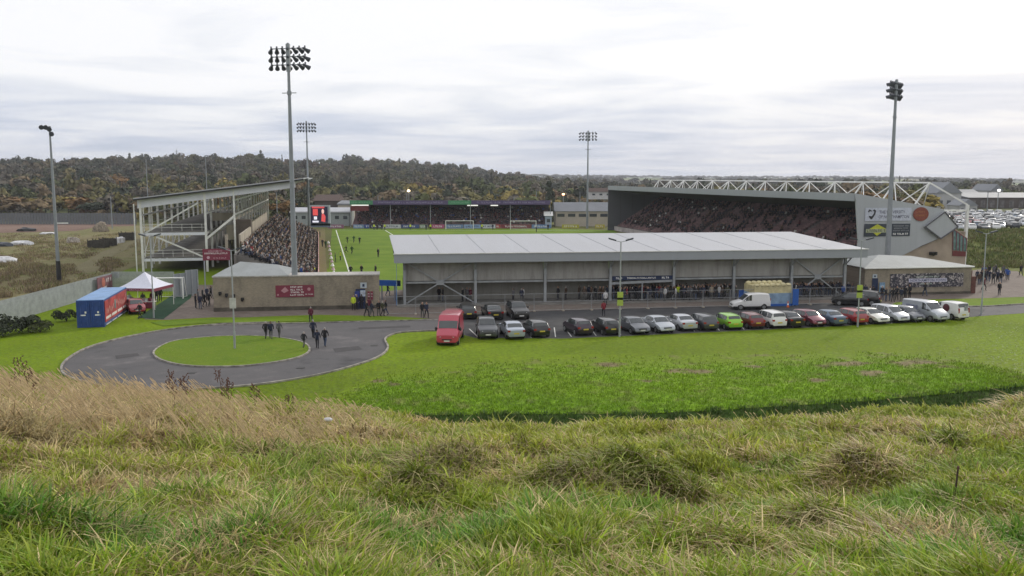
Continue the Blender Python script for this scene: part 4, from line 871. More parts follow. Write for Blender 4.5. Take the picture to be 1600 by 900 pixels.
m_r = mat('screen_red', (0.3, 0.02, 0.02), 0.4, emit=(0.75, 0.10, 0.10), es=0.8); m_p = mat('screen_pink', (0.4, 0.2, 0.18), 0.4, emit=(0.95, 0.62, 0.55), es=0.8); m_w = mat('screen_white', (0.5, 0.5, 0.5), 0.4, emit=(0.75, 0.75, 0.85), es=0.9)
def zq(f): return zb_+h*f
MB().box((w*0.45, -0.07, zq(0.93)), (w*0.65, 0.02, h*0.08)).build('red_caption', m_r, sc_, world=False)
mb = MB(); mb.box((w*0.30, -0.07, zq(0.68)), (w*0.26, 0.02, h*0.34)); mb.build('red_panel', m_r, sc_, world=False)
mb = MB(); mb.box((w*0.30, -0.07, zq(0.37)), (w*0.16, 0.02, h*0.16)); mb.box((w*0.30, -0.07, zq(0.18)), (w*0.32, 0.02, h*0.09)); mb.build('white_figure', m_w, sc_, world=False)
mb = MB(); mb.prism([(w*0.60, -0.07, zq(0.2)), (w*0.80, -0.07, zq(0.15)), (w*0.83, -0.07, zq(0.45)), (w*0.74, -0.07, zq(0.6)), (w*0.63, -0.07, zq(0.58))], (0, -0.02, 0)); mb.build('red_shirt', m_r, sc_, world=False)
mb = MB(); mb.ball((w*0.69, -0.08, zq(0.72)), (w*0.07, 0.03, h*0.13)); mb.build('pink_face', m_p, sc_, world=False)

# goals
M_net = mat('goal_net', (0.5, 0.5, 0.5), 0.8)
def goal(px0, px1, pyb, Y, label, rz=0, wdt=None, ht=2.44, loc_=None):
    a = A(px0, pyb, Y) if loc_ is None else loc_; w = wdt or (A(px1, pyb, Y).x-a.x)
    t = thing('goal', (a.x, a.y, 0), label, 'goal', rz, 'football goals')
    mb = MB(); r = 0.09
    mb.cyl((0, 0, 0), (0, 0, ht), r, n=8); mb.cyl((w, 0, 0), (w, 0, ht), r, n=8); mb.cyl((-r, 0, ht), (w+r, 0, ht), r, n=8); mb.build('goal_frame', M_white, t, world=False)
    mb = MB(); mb.cyl((0, 2, 0), (0, 1.0, ht), 0.04, n=6); mb.cyl((w, 2, 0), (w, 1.0, ht), 0.04, n=6); mb.cyl((0, 0, ht), (0, 1, ht), 0.04, n=6); mb.cyl((w, 0, ht), (w, 1, ht), 0.04, n=6); mb.cyl((0, 2, 0.05), (w, 2, 0.05), 0.04, n=6); mb.build('net_support', M_white, t, world=False)
    mb = MB()
    for i in range(int(w/0.35)+1): x = i*0.35; mb.bar((x, 2, 0), (x, 1, ht), 0.012); mb.bar((x, 0, ht), (x, 1, ht), 0.012)
    for j in range(8): f = j/8; mb.bar((0, 2-f, ht*f), (w, 2-f, ht*f), 0.012)
    mb.build('net', M_net, t, world=False)
goal(696.5, 739.5, 356, 257, 'white goal left of centre in front of the far stand')
goal(797.5, 837.5, 357, 256, 'white goal right of centre in front of the far stand')
p = G(244, 467.5); goal(0, 0, 0, 0, 'white goal frame beside the white gazebo and the steel gates', R(8), 3.2, 2.6, p)

# low buildings at the far corners
def shed(px0, px1, Y, zt, zr_, dep, wall, roof, name, label, gable=False, z0=0.0, extra=None, group=None):
    a, b = A(px0, 340, Y), A(px1, 340, Y); w = b.x-a.x
    t = thing(name, (a.x, Y, z0), label, 'building', 0, group); zt -= z0; zr_ -= z0
    MB().box((w/2, dep/2, zt/2), (w, dep, zt)).build('wall', wall, t, world=False)
    mb = MB()
    if gable == 'front': mb.prism([(-0.3, -0.3, zt), (w+0.3, -0.3, zt), (w/2, -0.3, zr_)], (0, dep+0.6, 0))
    elif gable: mb.prism([(-0.4, -0.4, zt), (-0.4, dep+0.4, zt), (-0.4, dep/2, zr_)], (w+0.8, 0, 0))
    else: mb.prism([(-0.4, -0.4, zt), (-0.4, dep, zr_), (-0.4, dep, zr_-0.4), (-0.4, -0.4, zt-0.4)], (w+0.8, 0, 0))
    mb.build('roof', roof, t, world=False)
    if extra: extra(t, w, zt)
    return t
M_dw = mat('dark_brown_wall', (0.075, 0.06, 0.055), 0.9, var=0.25, scale=0.2); M_gr = mat('slate_grey_roof', (0.20, 0.21, 0.23), 0.7, var=0.08, scale=0.2); M_cream = mat('cream_render', (0.42, 0.38, 0.32), 0.9, var=0.06, scale=0.5)
M_gl = mat('window_glass', (0.05, 0.06, 0.07), 0.15, spec=0.8)
def wins(n, z, hw, hh):
    def f(t, w, zt):
        for i in range(n): MB().box((w*(i+0.5)/n, -0.04, z), (hw, 0.08, hh)).build('window', M_gl, t, world=False)
    return f
shed(868, 952, 272, 4.6, 7.2, 10, M_cream, M_gr, 'low_building', 'low cream building with a shallow grey roof right of the far stand', True, extra=wins(5, 3.4, 2.2, 0.9))
shed(455, 546, 275, 4.4, 5.4, 8, mat('pale_green_wall', (0.30, 0.33, 0.33), 0.8), M_roof, 'low_building', 'long pale flat building behind the video screen', extra=wins(7, 2.6, 1.2, 1.0))
shed(492, 528, 300, 7.0, 9.0, 10, M_dw, mat('brown_tile_roof', (0.10, 0.07, 0.06), 0.9), 'low_building', 'brown roofed building just behind the video screen', True, extra=wins(4, 4.5, 1.1, 1.1))
shed(529, 548, 290, 6.4, 7.2, 8, M_cream, M_gr, 'low_building', 'small cream building at the left end of the far stand', extra=wins(3, 4.6, 1.0, 0.9))
shed(852, 862, 268, 3.4, 4.6, 4, mat('blue_white_hut', (0.35, 0.42, 0.5), 0.7), M_white, 'kiosk', 'tiny white roofed kiosk at the right end of the far stand', True, extra=wins(1, 2, 1.0, 1.0))
M_brn = mat('dark_shed_wall', (0.085, 0.07, 0.065), 0.9, var=0.2, scale=0.2)
def shed_x(t, w, zt):
    for i in range(14): MB().box((w*(i+0.5)/14, -0.05, 1.6), (1.6, 0.1, 2.6)).build('shopfront', mat('shopfront_glass', (0.12, 0.11, 0.11), 0.3, var=0.4, scale=1.0), t, world=False)
shed(1512, 1720, 330, 7.4, 9.0, 30, M_brn, M_gr, 'retail_shed', 'very long dark brown retail shed with a grey roof beyond the far parked cars', True, 3.4, shed_x)
mfw = mat('weathered_white_wall', (0.36, 0.36, 0.37), 0.9, var=0.1, scale=0.3)
shed(1462, 1500, 300, 9.5, 13.2, 12, mfw, M_gr, 'gabled_house', 'pale gabled building just right of the grandstand roof truss', 'front', extra=wins(3, 6.5, 1.3, 1.3))
shed(1498, 1526, 284, 5.9, 8.0, 8, mfw, M_gr, 'gabled_house', 'small grey gabled building behind the top of the outrigger column', 'front', z0=3.0, extra=wins(3, 1.6, 0.9, 0.9))
shed(1546, 1564, 420, 8.5, 11.6, 18, mfw, M_gr, 'gabled_house', 'grey gabled roof rising behind the retail shed', 'front', z0=3.0, extra=wins(2, 4, 1.2, 1.2))
shed(1480, 1530, 380, 7.6, 9.6, 14, M_cream, M_gr, 'gabled_house', 'row of cream buildings between the pale gabled building and the retail shed', True, z0=3.0, extra=wins(9, 3.2, 1.2, 1.0))

# ------------------------------------------------------------ floodlight masts
M_mast = mat('mast_steel', (0.24, 0.26, 0.28), 0.55, 0.2, var=0.1, scale=0.8)
M_lampd = mat('floodlight_body', (0.05, 0.055, 0.07), 0.5)
M_lens = mat('floodlight_glass', (0.12, 0.13, 0.15), 0.2, spec=0.8)
def floodlight(px, pyb, Y, pyt, label, ncol, aim, sx=1.0, r0=0.37, ladder=False, wid=4.6):
    b = A(px, pyb, Y); b.z = 0; Ht = EYE + A(px, pyt, Y).z-EYE
    t = thing('floodlight_mast', b, label, 'floodlight', aim, 'stadium floodlight masts')
    MB().cyl((0, 0, 0), (0, 0, Ht), r0, r0*0.36, 14).build('pole', M_mast, t, smooth=40, world=False)
    mb = MB(); mb.box((0, 0, Ht-1.6), (0.4, 0.3, 3.0)); mb.build('headframe', M_mast, t, world=False)
    for k in range(3): MB().cyl((-wid/2, 0, Ht-0.6-k*0.88), (wid/2, 0, Ht-0.6-k*0.88), 0.06, n=6).build('crossarm', M_mast, t, world=False)
    mb = MB(); mb.cyl((-0.85, 0, Ht-5.4), (0.85, 0, Ht-5.4), 0.05, n=6); mb.cyl((0, 0, Ht-5.6), (0, 0, Ht-5.2), 0.25, n=10); mb.build('step_ring', M_mast, t, world=False)
    if ladder:
        mb = MB(); mb.cyl((0.75, 0.2, 3), (0.45, 0.2, Ht-4), 0.035, n=5)
        for k in range(7): mb.bar((0, 0, 4+k*3.6), (0.72-k*0.04, 0.2, 4+k*3.6), 0.05)
        mb.build('cable_run', M_mast, t, world=False)
    for r in range(3):
        for c_ in range(ncol):
            x = -wid/2+wid*c_/(ncol-1); z = Ht-0.6-r*0.88; yaw = (c_/(ncol-1)-0.5)*1.3
            dx, dy = math.sin(yaw)*0.8, math.cos(yaw)*0.8
            mb = MB(); mb.cyl((x-dx*0.2, -dy*0.2, z-0.05), (x+dx*0.62, dy*0.62, z-0.36), 0.10, 0.27, 10); mb.box((x, 0, z+0.08), (0.10, 0.2, 0.36)); mb.ball((x-dx*0.22, -dy*0.22, z-0.04), (0.16, 0.16, 0.14), n=8, k=4)
            o = mb.build('lamp', M_lampd, t, smooth=40, world=False)
    return t
floodlight(460.5, 428, 101, 67, 'nearest and tallest floodlight mast, rising behind the long buff brick wall', 7, R(-12), wid=4.0)
floodlight(483, 350, 238, 189, 'far left floodlight mast beside the video screen', 7, R(190), wid=4.0)
floodlight(917.5, 352, 262, 204, 'far right floodlight mast beside the low cream building', 6, R(165), wid=4.3)
floodlight(1386, 415, 133, 124, 'tall floodlight mast with a cable run in front of the grandstand gable', 7, R(48), ladder=True, wid=4.6, r0=0.45)
# training-ground mast on the left
b = G(92.5, 440); Ht = A(77, 197, b.y).z
t = thing('floodlight_mast', b, 'slim two headed mast alone on the waste ground at far left', 'floodlight', R(15))
MB().cyl((0, 0, 3), (0, 0, Ht), 0.26, 0.12, 10).build('pole', M_mast, t, smooth=40, world=False)
MB().cyl((0, 0, 0), (0, 0, 3.0), 0.34, 0.3, 10).build('mast_base', M_black, t, smooth=40, world=False)
MB().cyl((-1.1, 0, Ht-0.1), (0.2, 0, Ht-0.1), 0.06, n=6).build('crossarm', M_mast, t, world=False)
for (x, z) in ((-1.0, 0), (-0.45, 0), (0.25, -0.9), (0.0, -0.25)):
    mb = MB(); mb.cyl((x, 0.1, Ht+z), (x+0.1, -0.75, Ht+z-0.25), 0.16, 0.34, 10); mb.build('lamp', M_lampd, t, smooth=40, world=False)
MB().box((0.9, 0, 8.4), (1.5, 0.08, 0.14)).build('bracket', M_white, t, world=False)

# street lamps with twin heads around the car park
def lamp(px, pyb, h, label, rz=0, lit=None, sgn=None, heads=2):
    b = G(px, pyb); b.z = float(ground_z(b.x, b.y)) if b.y > 150 else 0
    t = thing('street_lamp', b, label, 'street lamp', rz, 'street lamps')
    MB().cyl((0, 0, 0), (0, 0, 1.6), 0.10, 0.10, 8).build('lamp_base', M_steel, t, smooth=40, world=False)
    MB().cyl((0, 0, 1.6), (0, 0, h), 0.075, 0.055, 8).build('pole', M_steel, t, smooth=40, world=False)
    for s in ((-1, 1) if heads == 2 else (-1,)):
        MB().cyl((0, 0, h-0.05), (s*0.55, 0, h+0.08), 0.035, n=6).build('arm', M_steel, t, world=False)
        mb = MB(); mb.prism([(s*0.45, -0.16, h+0.02), (s*1.15, -0.14, h+0.22), (s*1.15, 0.14, h+0.22), (s*0.45, 0.16, h+0.02)], (0, 0, 0.14)); mb.build('lamp_head', lit or M_lampd, t, world=False)
    if sgn:
        for z in sgn[1]: MB().box((0, -0.11, z), (0.55, 0.06, 0.75 if sgn[0] != 'w' else 0.9)).build('sign_plate', mat('lime_plate', (0.36, 0.45, 0.08), 0.5) if sgn[0] == 'y' else mat('pale_plate', (0.5, 0.5, 0.48), 0.5), t, world=False)
    return t
lamp(240.5, 497, 8.7, 'street lamp in the grass by the gazebo and the turf strip')
lamp(367, 546, 8.7, 'street lamp standing on the round grass island', sgn=('w', (4.1,)))
lamp(968, 526, 9.0, 'street lamp with a lime plate behind the black cars, centre of the car row', sgn=('y', (3.9, 3.35)))
lamp(1340, 511, 8.7, 'street lamp with a lime plate among the red and white cars, right of centre', sgn=('y', (3.9, 3.35)))
lamp(1533, 492, 8.9, 'street lamp by the road beyond the last white van')
M_lit = mat('lit_lamp_glass', (0.9, 0.8, 0.6), 0.5, emit=(1.0, 0.78, 0.45), es=6.0); M_litw = mat('lit_lamp_white', (0.9, 0.9, 0.9), 0.5, emit=(1.0, 0.97, 0.9), es=3.0)
def far_lamp(px, Y, pyt, lit, label, r=0.55, pyb=None):
    b = A(px, 330, Y); b.z = float(ground_z(b.x, b.y)); h = A(px, pyt, Y).z-b.z
    t = thing('street_lamp', b, label, 'street lamp', 0, 'distant street lamps')
    MB().cyl((0, 0, 0), (0, 0, h), 0.16, 0.11, 6).build('pole', M_mast, t, world=False)
    if lit: MB().ball((0, -0.3, h+0.1), (r, 0.3, r*0.7), n=10, k=6).build('lit_head', lit, t, world=False)
    else: MB().box((0.4, 0, h), (1.2, 0.3, 0.2)).build('lamp_head', M_lampd, t, world=False)
far_lamp(639, 330, 298.5, M_lit, 'lit lamp glowing above the left half of the far stand roof', 0.55)
far_lamp(635.5, 332, 302, None, 'unlit lamp post close beside the lit lamp above the far stand')
far_lamp(880, 300, 304, mat('lit_lamp_orange', (0.9, 0.6, 0.4), 0.5, emit=(1.0, 0.50, 0.25), es=4.0), 'orange lit lamp above the low cream building', 0.5)
far_lamp(1558, 290, 298, M_litw, 'white headed lamp above the far parked cars at far right', 0.55)
for i, (x, y, Y, lab) in enumerate(((232, 247, 300, 'thin far lamp post above the left end of the steel frame roof'), (324.5, 243, 300, 'thin far lamp post above the middle of the steel frame roof'), (174, 306, 260, 'thin far lamp post left of the steel frame stand by the long far fence'), (591, 305, 320, 'thin unlit lamp post over the left end of the far stand roof'), (713, 308, 320, 'thin unlit lamp post over the middle of the far stand roof'), (803, 306, 320, 'thin unlit lamp post over the right part of the far stand roof'), (838, 298, 330, 'thin unlit lamp post left of the orange lit lamp'), (906, 300, 300, 'thin unlit lamp post left of the far right mast'), (433, 300, 290, 'thin lamp post under the roof tip of the steel frame stand'), (1542, 300, 292, 'thin lamp post left of the white headed lamp at far right'))):
    far_lamp(x, Y, y, None, lab)

# ------------------------------------------------------------ left: fences, container, gazebo
def palisade(pts, h, label, dx=0.17, w=0.075, group=None, m=None):
    m = m or M_steel; p0 = pts[0]; t = thing('palisade_fence', p0, label, 'fence', 0, group); pale = MB()
    for a, b in zip(pts[:-1], pts[1:]):
        d = b-a; L = d.length; d.normalize(); n = int(L/dx); rz = math.atan2(d.y, d.x)
        for i in range(n): c = a+d*((i+0.5)*L/n)-p0; pale.box((c.x, c.y, h/2), (w, 0.02, h), rz)
        k = max(1, int(L/2.75))
        for i in range(k+1): c = a+d*(i*L/k)-p0; q = Vector((-d.y, d.x, 0))*0.08; MB().box((c.x+q.x, c.y+q.y, h/2-0.03), (0.1, 0.1, h), rz).build('post', m, t, world=False)
        for z in (0.4, h-0.4): MB().bar(tuple(a-p0+Vector((0, 0.04, z))), tuple(b-p0+Vector((0, 0.04, z))), 0.04).build('rail', m, t, world=False)
    pale.build('pales', m, t, world=False); return t
palisade([G(-150, 548), G(0, 508), G(176, 455)], 2.45, 'grey steel palisade fence running from the far left past the blue container', dx=0.125, w=0.085)
palisade([G(176, 455), G(272, 455)], 2.6, 'dark grey palisade fence behind the white gazebo', dx=0.115, w=0.09)
palisade([A(-150, 350, 285)*1.0, A(213, 350, 283)*1.0], 3.6, 'long dark grey fence across the back of the waste ground', dx=0.9, w=0.8, m=mat('dull_fence_grey', (0.13, 0.14, 0.15), 0.7))
for o in [o for o in bpy.data.objects if o.name.startswith('palisade_fence')]: o.location.z = 0
# shipping container
c0, c1, c2 = G(121, 511), G(164, 511), G(199, 487)
dl = (c2-c1); Lc = dl.length; dl.normalize(); dw = Vector((dl.y, -dl.x, 0)); Wc = 2.55; Hc = 2.75; rzc = math.atan2(dw.y, dw.x); o0 = c1-dw*Wc
ct = thing('shipping_container', o0, 'blue shipping container with a red printed banner down its side by the palisade fence', 'container', rzc)
M_cont = clad_mat('container_blue', (0.025, 0.075, 0.26), 0.3, 1, 0.5, 0.1, 0.25, (0.03, 0.06, 0.15), depth=0.8)
MB().box((Wc/2, Lc/2, Hc/2), (Wc-0.06, Lc, Hc-0.1)).build('body', M_cont, ct, world=False)
MB().box((Wc/2, Lc/2, Hc-0.0), (Wc, Lc+0.04, 0.06)).build('roof', mat('sky_blue_roof', (0.15, 0.28, 0.50), 0.5, var=0.12, scale=0.8), ct, world=False)
mb = MB()
for x in (0.06, Wc-0.06):
    for y in (0.0, Lc): mb.box((x, y, Hc/2), (0.14, 0.14, Hc))
for y in (-0.02, Lc): mb.box((Wc/2, y, 0.1), (Wc, 0.12, 0.16)); mb.box((Wc/2, y, Hc-0.1), (Wc, 0.12, 0.16))
mb.build('frame', mat('container_frame', (0.02, 0.055, 0.22), 0.5), ct, world=False)
for i in (0, 1):
    dd = MB().box((Wc*(0.27+0.46*i), -0.06, Hc/2), (Wc*0.43, 0.05, Hc-0.34)).build('door', MATS['container_frame'], ct, world=False)
    for j in (-0.3, 0.3): MB().cyl((Wc*(0.27+0.46*i)+j, -0.12, 0.2), (Wc*(0.27+0.46*i)+j, -0.12, Hc-0.2), 0.025, n=6).build('lock_bar', mat('bar_blue', (0.04, 0.10, 0.32), 0.4), dd, world=False)
    mb = MB(); mb.box((Wc*(0.27+0.46*i)-0.1+0.2*i, -0.1, Hc*0.46), (0.5, 0.02, 0.12)); mb.box((Wc*(0.27+0.46*i)+0.15, -0.1, Hc*0.56), (0.16, 0.02, 0.2)); mb.build('marking', M_white, dd, world=False)
bn = MB().box((Wc+0.03, Lc*0.5, Hc*0.55), (0.05, Lc*0.95, Hc*0.78)).build('banner', mat('red_banner', (0.36, 0.05, 0.05), 0.5, var=0.35, scale=0.7), ct, world=False)
mb = MB(); r = random.Random(4)
for i in range(16):
    y = Lc*(0.08+0.055*i); z = Hc*(0.50+0.25*r.random()); mb.prism([(Wc+0.062, y, z-0.3), (Wc+0.062, y+0.34, z-0.2), (Wc+0.062, y+0.26, z+0.28), (Wc+0.062, y-0.05, z+0.2)], (0.01, 0, 0))
mb.build('figure_print', mat('pale_figure_print', (0.45, 0.20, 0.18), 0.5, var=0.4, scale=3), bn, world=False)
mb = MB()
for i in range(22):
    if i % 6 != 5: mb.box((Wc+0.07, Lc*(0.06+0.041*i), Hc*0.30), (0.02, Lc*0.028, 0.26)); mb.box((Wc+0.07, Lc*(0.06+0.041*i), Hc*0.07), (0.02, Lc*0.026, 0.10))
mb.build('lettering', M_white, bn, world=False)
mb = MB().box((Wc+0.065, Lc*0.44, Hc*0.62), (0.02, 0.5, 0.9)); mb.build('teal_patch', mat('teal_print', (0.06, 0.2, 0.2), 0.5), bn, world=False)
# banner on the fence and small panel
p, q = G(151, 463)+Vector((0.3, -0.3, 0)), G(174, 456)+Vector((0.3, -0.3, 0))
s, w, h = sign('fence_banner', 'red and white figure banner tied to the palisade fence behind the container', 'banner', p, q, 0.5, 2.35, mat('plum_banner', (0.16, 0.07, 0.09), 0.5, var=0.3, scale=1.5))
mb = MB(); mb.ball((w*0.4, -0.04, h*0.6), (0.5, 0.03, 0.6)); mb.build('face_print', mat('ruddy_print', (0.38, 0.12, 0.09), 0.5), s, world=False)
mb = MB(); strokes(mb, w*0.75, h*0.7, 0.5, w*0.35, seed=80); mb.prism([(w*0.1, -0.035, h*0.1), (w*0.6, -0.035, h*0.2), (w*0.6, -0.035, h*0.32), (w*0.1, -0.035, h*0.2)], (0, -0.01, 0)); mb.build('lettering', mat('faded_white_print', (0.5, 0.47, 0.48), 0.5), s, world=False)
p, q = G(180, 454.5)-Vector((0, 0.2, 0)), G(188, 454.5)-Vector((0, 0.2, 0))
s, w, h = sign('notice', 'small pale notice on the dark palisade left of the gazebo peak', 'sign', p, q, 1.75, 2.55, mat('grey_notice', (0.36, 0.38, 0.42), 0.5))
strokes(MB(), w*0.5, h*0.6, h*0.15, w*0.7, seed=90).build('lettering', M_navy, s, world=False)
# gazebo
gz0 = G(213, 484); gw = 4.5
gz = thing('gazebo', gz0, 'white peaked pop-up gazebo with a maroon valance over a merchandise stall', 'gazebo', R(-6))
M_canvas = mat('white_canvas', (0.62, 0.63, 0.72), 0.8, var=0.04)
mb = MB(); a = gw/2; ze, zp = 2.45, 4.1; K = 6
for i in range(4):
    c1_, c2_ = [(-a, -a), (a, -a), (a, a), (-a, a)][i], [(-a, -a), (a, -a), (a, a), (-a, a)][(i+1) % 4]
    for k in range(K):
        f0, f1 = k/K, (k+1)/K; z0 = ze+(zp-ze)*(f0**1.35); z1 = ze+(zp-ze)*(f1**1.35)
        mb.quad((c1_[0]*(1-f0), c1_[1]*(1-f0)+a, z0), (c2_[0]*(1-f0), c2_[1]*(1-f0)+a, z0), (c2_[0]*(1-f1), c2_[1]*(1-f1)+a, z1), (c1_[0]*(1-f1), c1_[1]*(1-f1)+a, z1))
mb.build('canopy', M_canvas, gz, world=False)
mb = MB()
for (x, y, w_, d_) in ((0, 0, gw, 0.04), (0, gw, gw, 0.04), (-a, a, 0.04, gw), (a, a, 0.04, gw)): mb.box((x, y, ze-0.17), (w_, d_, 0.34))
vl = mb.build('valance', M_maroon, gz, world=False)
strokes(MB(), 0, ze-0.17, 0.16, gw*0.7, -0.035, seed=92).build('lettering', M_pink, vl, world=False)
for x in (-a, a):
    for y in (0, gw): MB().cyl((x*0.98, y, 0), (x*0.98, y, ze), 0.035, n=6).build('leg', M_white, gz, world=False)
tb = thing('trestle_table', gz0+Vector((0, 1.4, 0)), 'stall table loaded with red and white goods under the gazebo', 'table', R(-6))
MB().box((0, 0, 0.78), (3.4, 0.8, 0.06)).build('tabletop', M_white, tb, world=False)
MB().box((0, -0.38, 0.4), (3.4, 0.03, 0.74)).build('cloth', M_maroon, tb, world=False)
for x in (-1.6, 1.6): MB().box((x, 0.3, 0.37), (0.05, 0.05, 0.75)).build('leg', M_steel, tb, world=False)
r = random.Random(6)
for i in range(9):
    x = -1.5+i*0.37; h = 0.15+0.3*r.random(); o = MB().prism([(-.13, -.2, 0), (.13, -.2, 0), (.15, .2, 0), (-.15, .2, 0)], (0, 0.02, h)).build('goods_box', [M_white, M_maroon, M_pink][i % 3], world=False)
    v = Vector((x, 0, 0.815)); v.rotate(Matrix.Rotation(R(-6), 3, 'Z')); o.location = tb.location+v; tag(o, ('white', 'maroon', 'pink')[i % 3]+' merchandise box on the stall table under the gazebo', 'box', 'boxes on the stall table')
# debris, crates and sacks on the waste ground
def lump(name, px, py, rx, rz_, h, m, label, seed=0, group=None):
    p = G(px, py); rr = random.Random(seed); bm = bmesh.new(); bmesh.ops.create_icosphere(bm, subdivisions=2, radius=1)
    for v in bm.verts: v.co *= 0.75+0.5*rr.random(); v.co.x *= rx; v.co.y *= rz_; v.co.z = max(v.co.z, -0.2)*h
    me = bpy.data.meshes.new(name); bm.to_mesh(me); bm.free(); me.materials.append(m); o = link(name, me); o.location = p+Vector((0, 0, h*0.15)); tag(o, label, 'debris', group); return o
M_sheet = mat('white_plastic_sheet', (0.6, 0.6, 0.62), 0.4, var=0.2, scale=2)
for i, (x, y, a_, b_, h, m_, lab) in enumerate(((33, 383, 2.6, 1.2, 0.9, M_sheet, 'long heap of white plastic sheeting on the waste ground'), (6, 385, 2.0, 1.0, 0.8, M_lampd, 'dark heap beside the long white plastic heap'), (4, 414, 2.6, 1.5, 1.3, M_sheet, 'white heap at the left edge of the picture'), (42, 361.5, 2.4, 1.5, 1.0, M_black, 'black heap on the bare brown soil'), (74, 366, 2.0, 1, 0.5, M_sheet, 'low pale heap on the edge of the brown soil'), (114, 379, 1.6, 1, 1.1, mat('rubble_pale', (0.35, 0.31, 0.27), 0.9, var=0.4, scale=3), 'pale rubble heap left of the dark crates'), (158, 362, 2.2, 1, 2.2, mat('rubble_pile', (0.26, 0.22, 0.17), 0.9, var=0.4, scale=2), 'pale pointed pile beside the dark post behind the crates'))):
    lump('debris_heap', x, y, a_, b_, h, m_, lab, i, 'heaps on the waste ground')
M_cage = mat('dark_timber', (0.055, 0.05, 0.042), 0.9, var=0.3, scale=2)
for i, (x, y, w_, h, lab) in enumerate(((150, 388, 3.4, 1.9, 'left dark open crate on the waste ground'), (166, 385, 2.8, 1.9, 'middle dark open crate, on the waste ground'), (197, 376, 3.0, 2.1, 'right dark open crate, next to the white sacks'))):
    p = G(x, y); t = thing('storage_crate', p, lab, 'crate', 0.1*i, 'dark crates on the waste ground')
    mb = MB(); mb.box((0, 0, h*0.45), (w_, 0.1, h*0.8)); mb.box((-w_/2, 1.2, h*0.45), (0.1, 2.4, h*0.8)); mb.box((w_/2, 1.2, h*0.45), (0.1, 2.4, h*0.8)); mb.box((0, 2.4, h*0.45), (w_, 0.1, h*0.8)); mb.build('side_boards', M_cage, t, world=False)
    for (a_, b_) in ((-1, 0), (1, 0), (-1, 2.4), (1, 2.4), (0, 0)): MB().box((a_*w_/2, b_, h/2), (0.16, 0.16, h)).build('post', M_cage, t, world=False)
for i, (x, y, lab) in enumerate(((178, 382, 'left white bulk sack between the dark crates'), (184, 380, 'middle white bulk sack between the dark crates'), (190, 379, 'right white bulk sack between the dark crates'))):
    p = G(x, y); mb = MB(); mb.box((0, 0, 0.55), (1.2, 1.1, 1.1)); mb.ball((0, 0, 1.1), (0.58, 0.53, 0.28)); o = mb.build('bulk_sack', M_sheet, smooth=60, world=False); o.location = p; tag(o, lab, 'sack', 'white sacks on the waste ground')
# radio mast on the ridge
b = A(276, 238, 1000); b.z = float(ground_z(b.x, b.y)); t = thing('radio_mast', b, 'thin lattice radio mast on the wooded ridge', 'mast')
MB().cyl((0, 0, 0), (0, 0, 18.5), 0.5, 0.15, 5).build('pole', M_mast, t, world=False)
for z in (13.5, 15.5): MB().box((0, 0, z), (1.6, 0.6, 1.0)).build('antenna', M_mast, t, world=False)
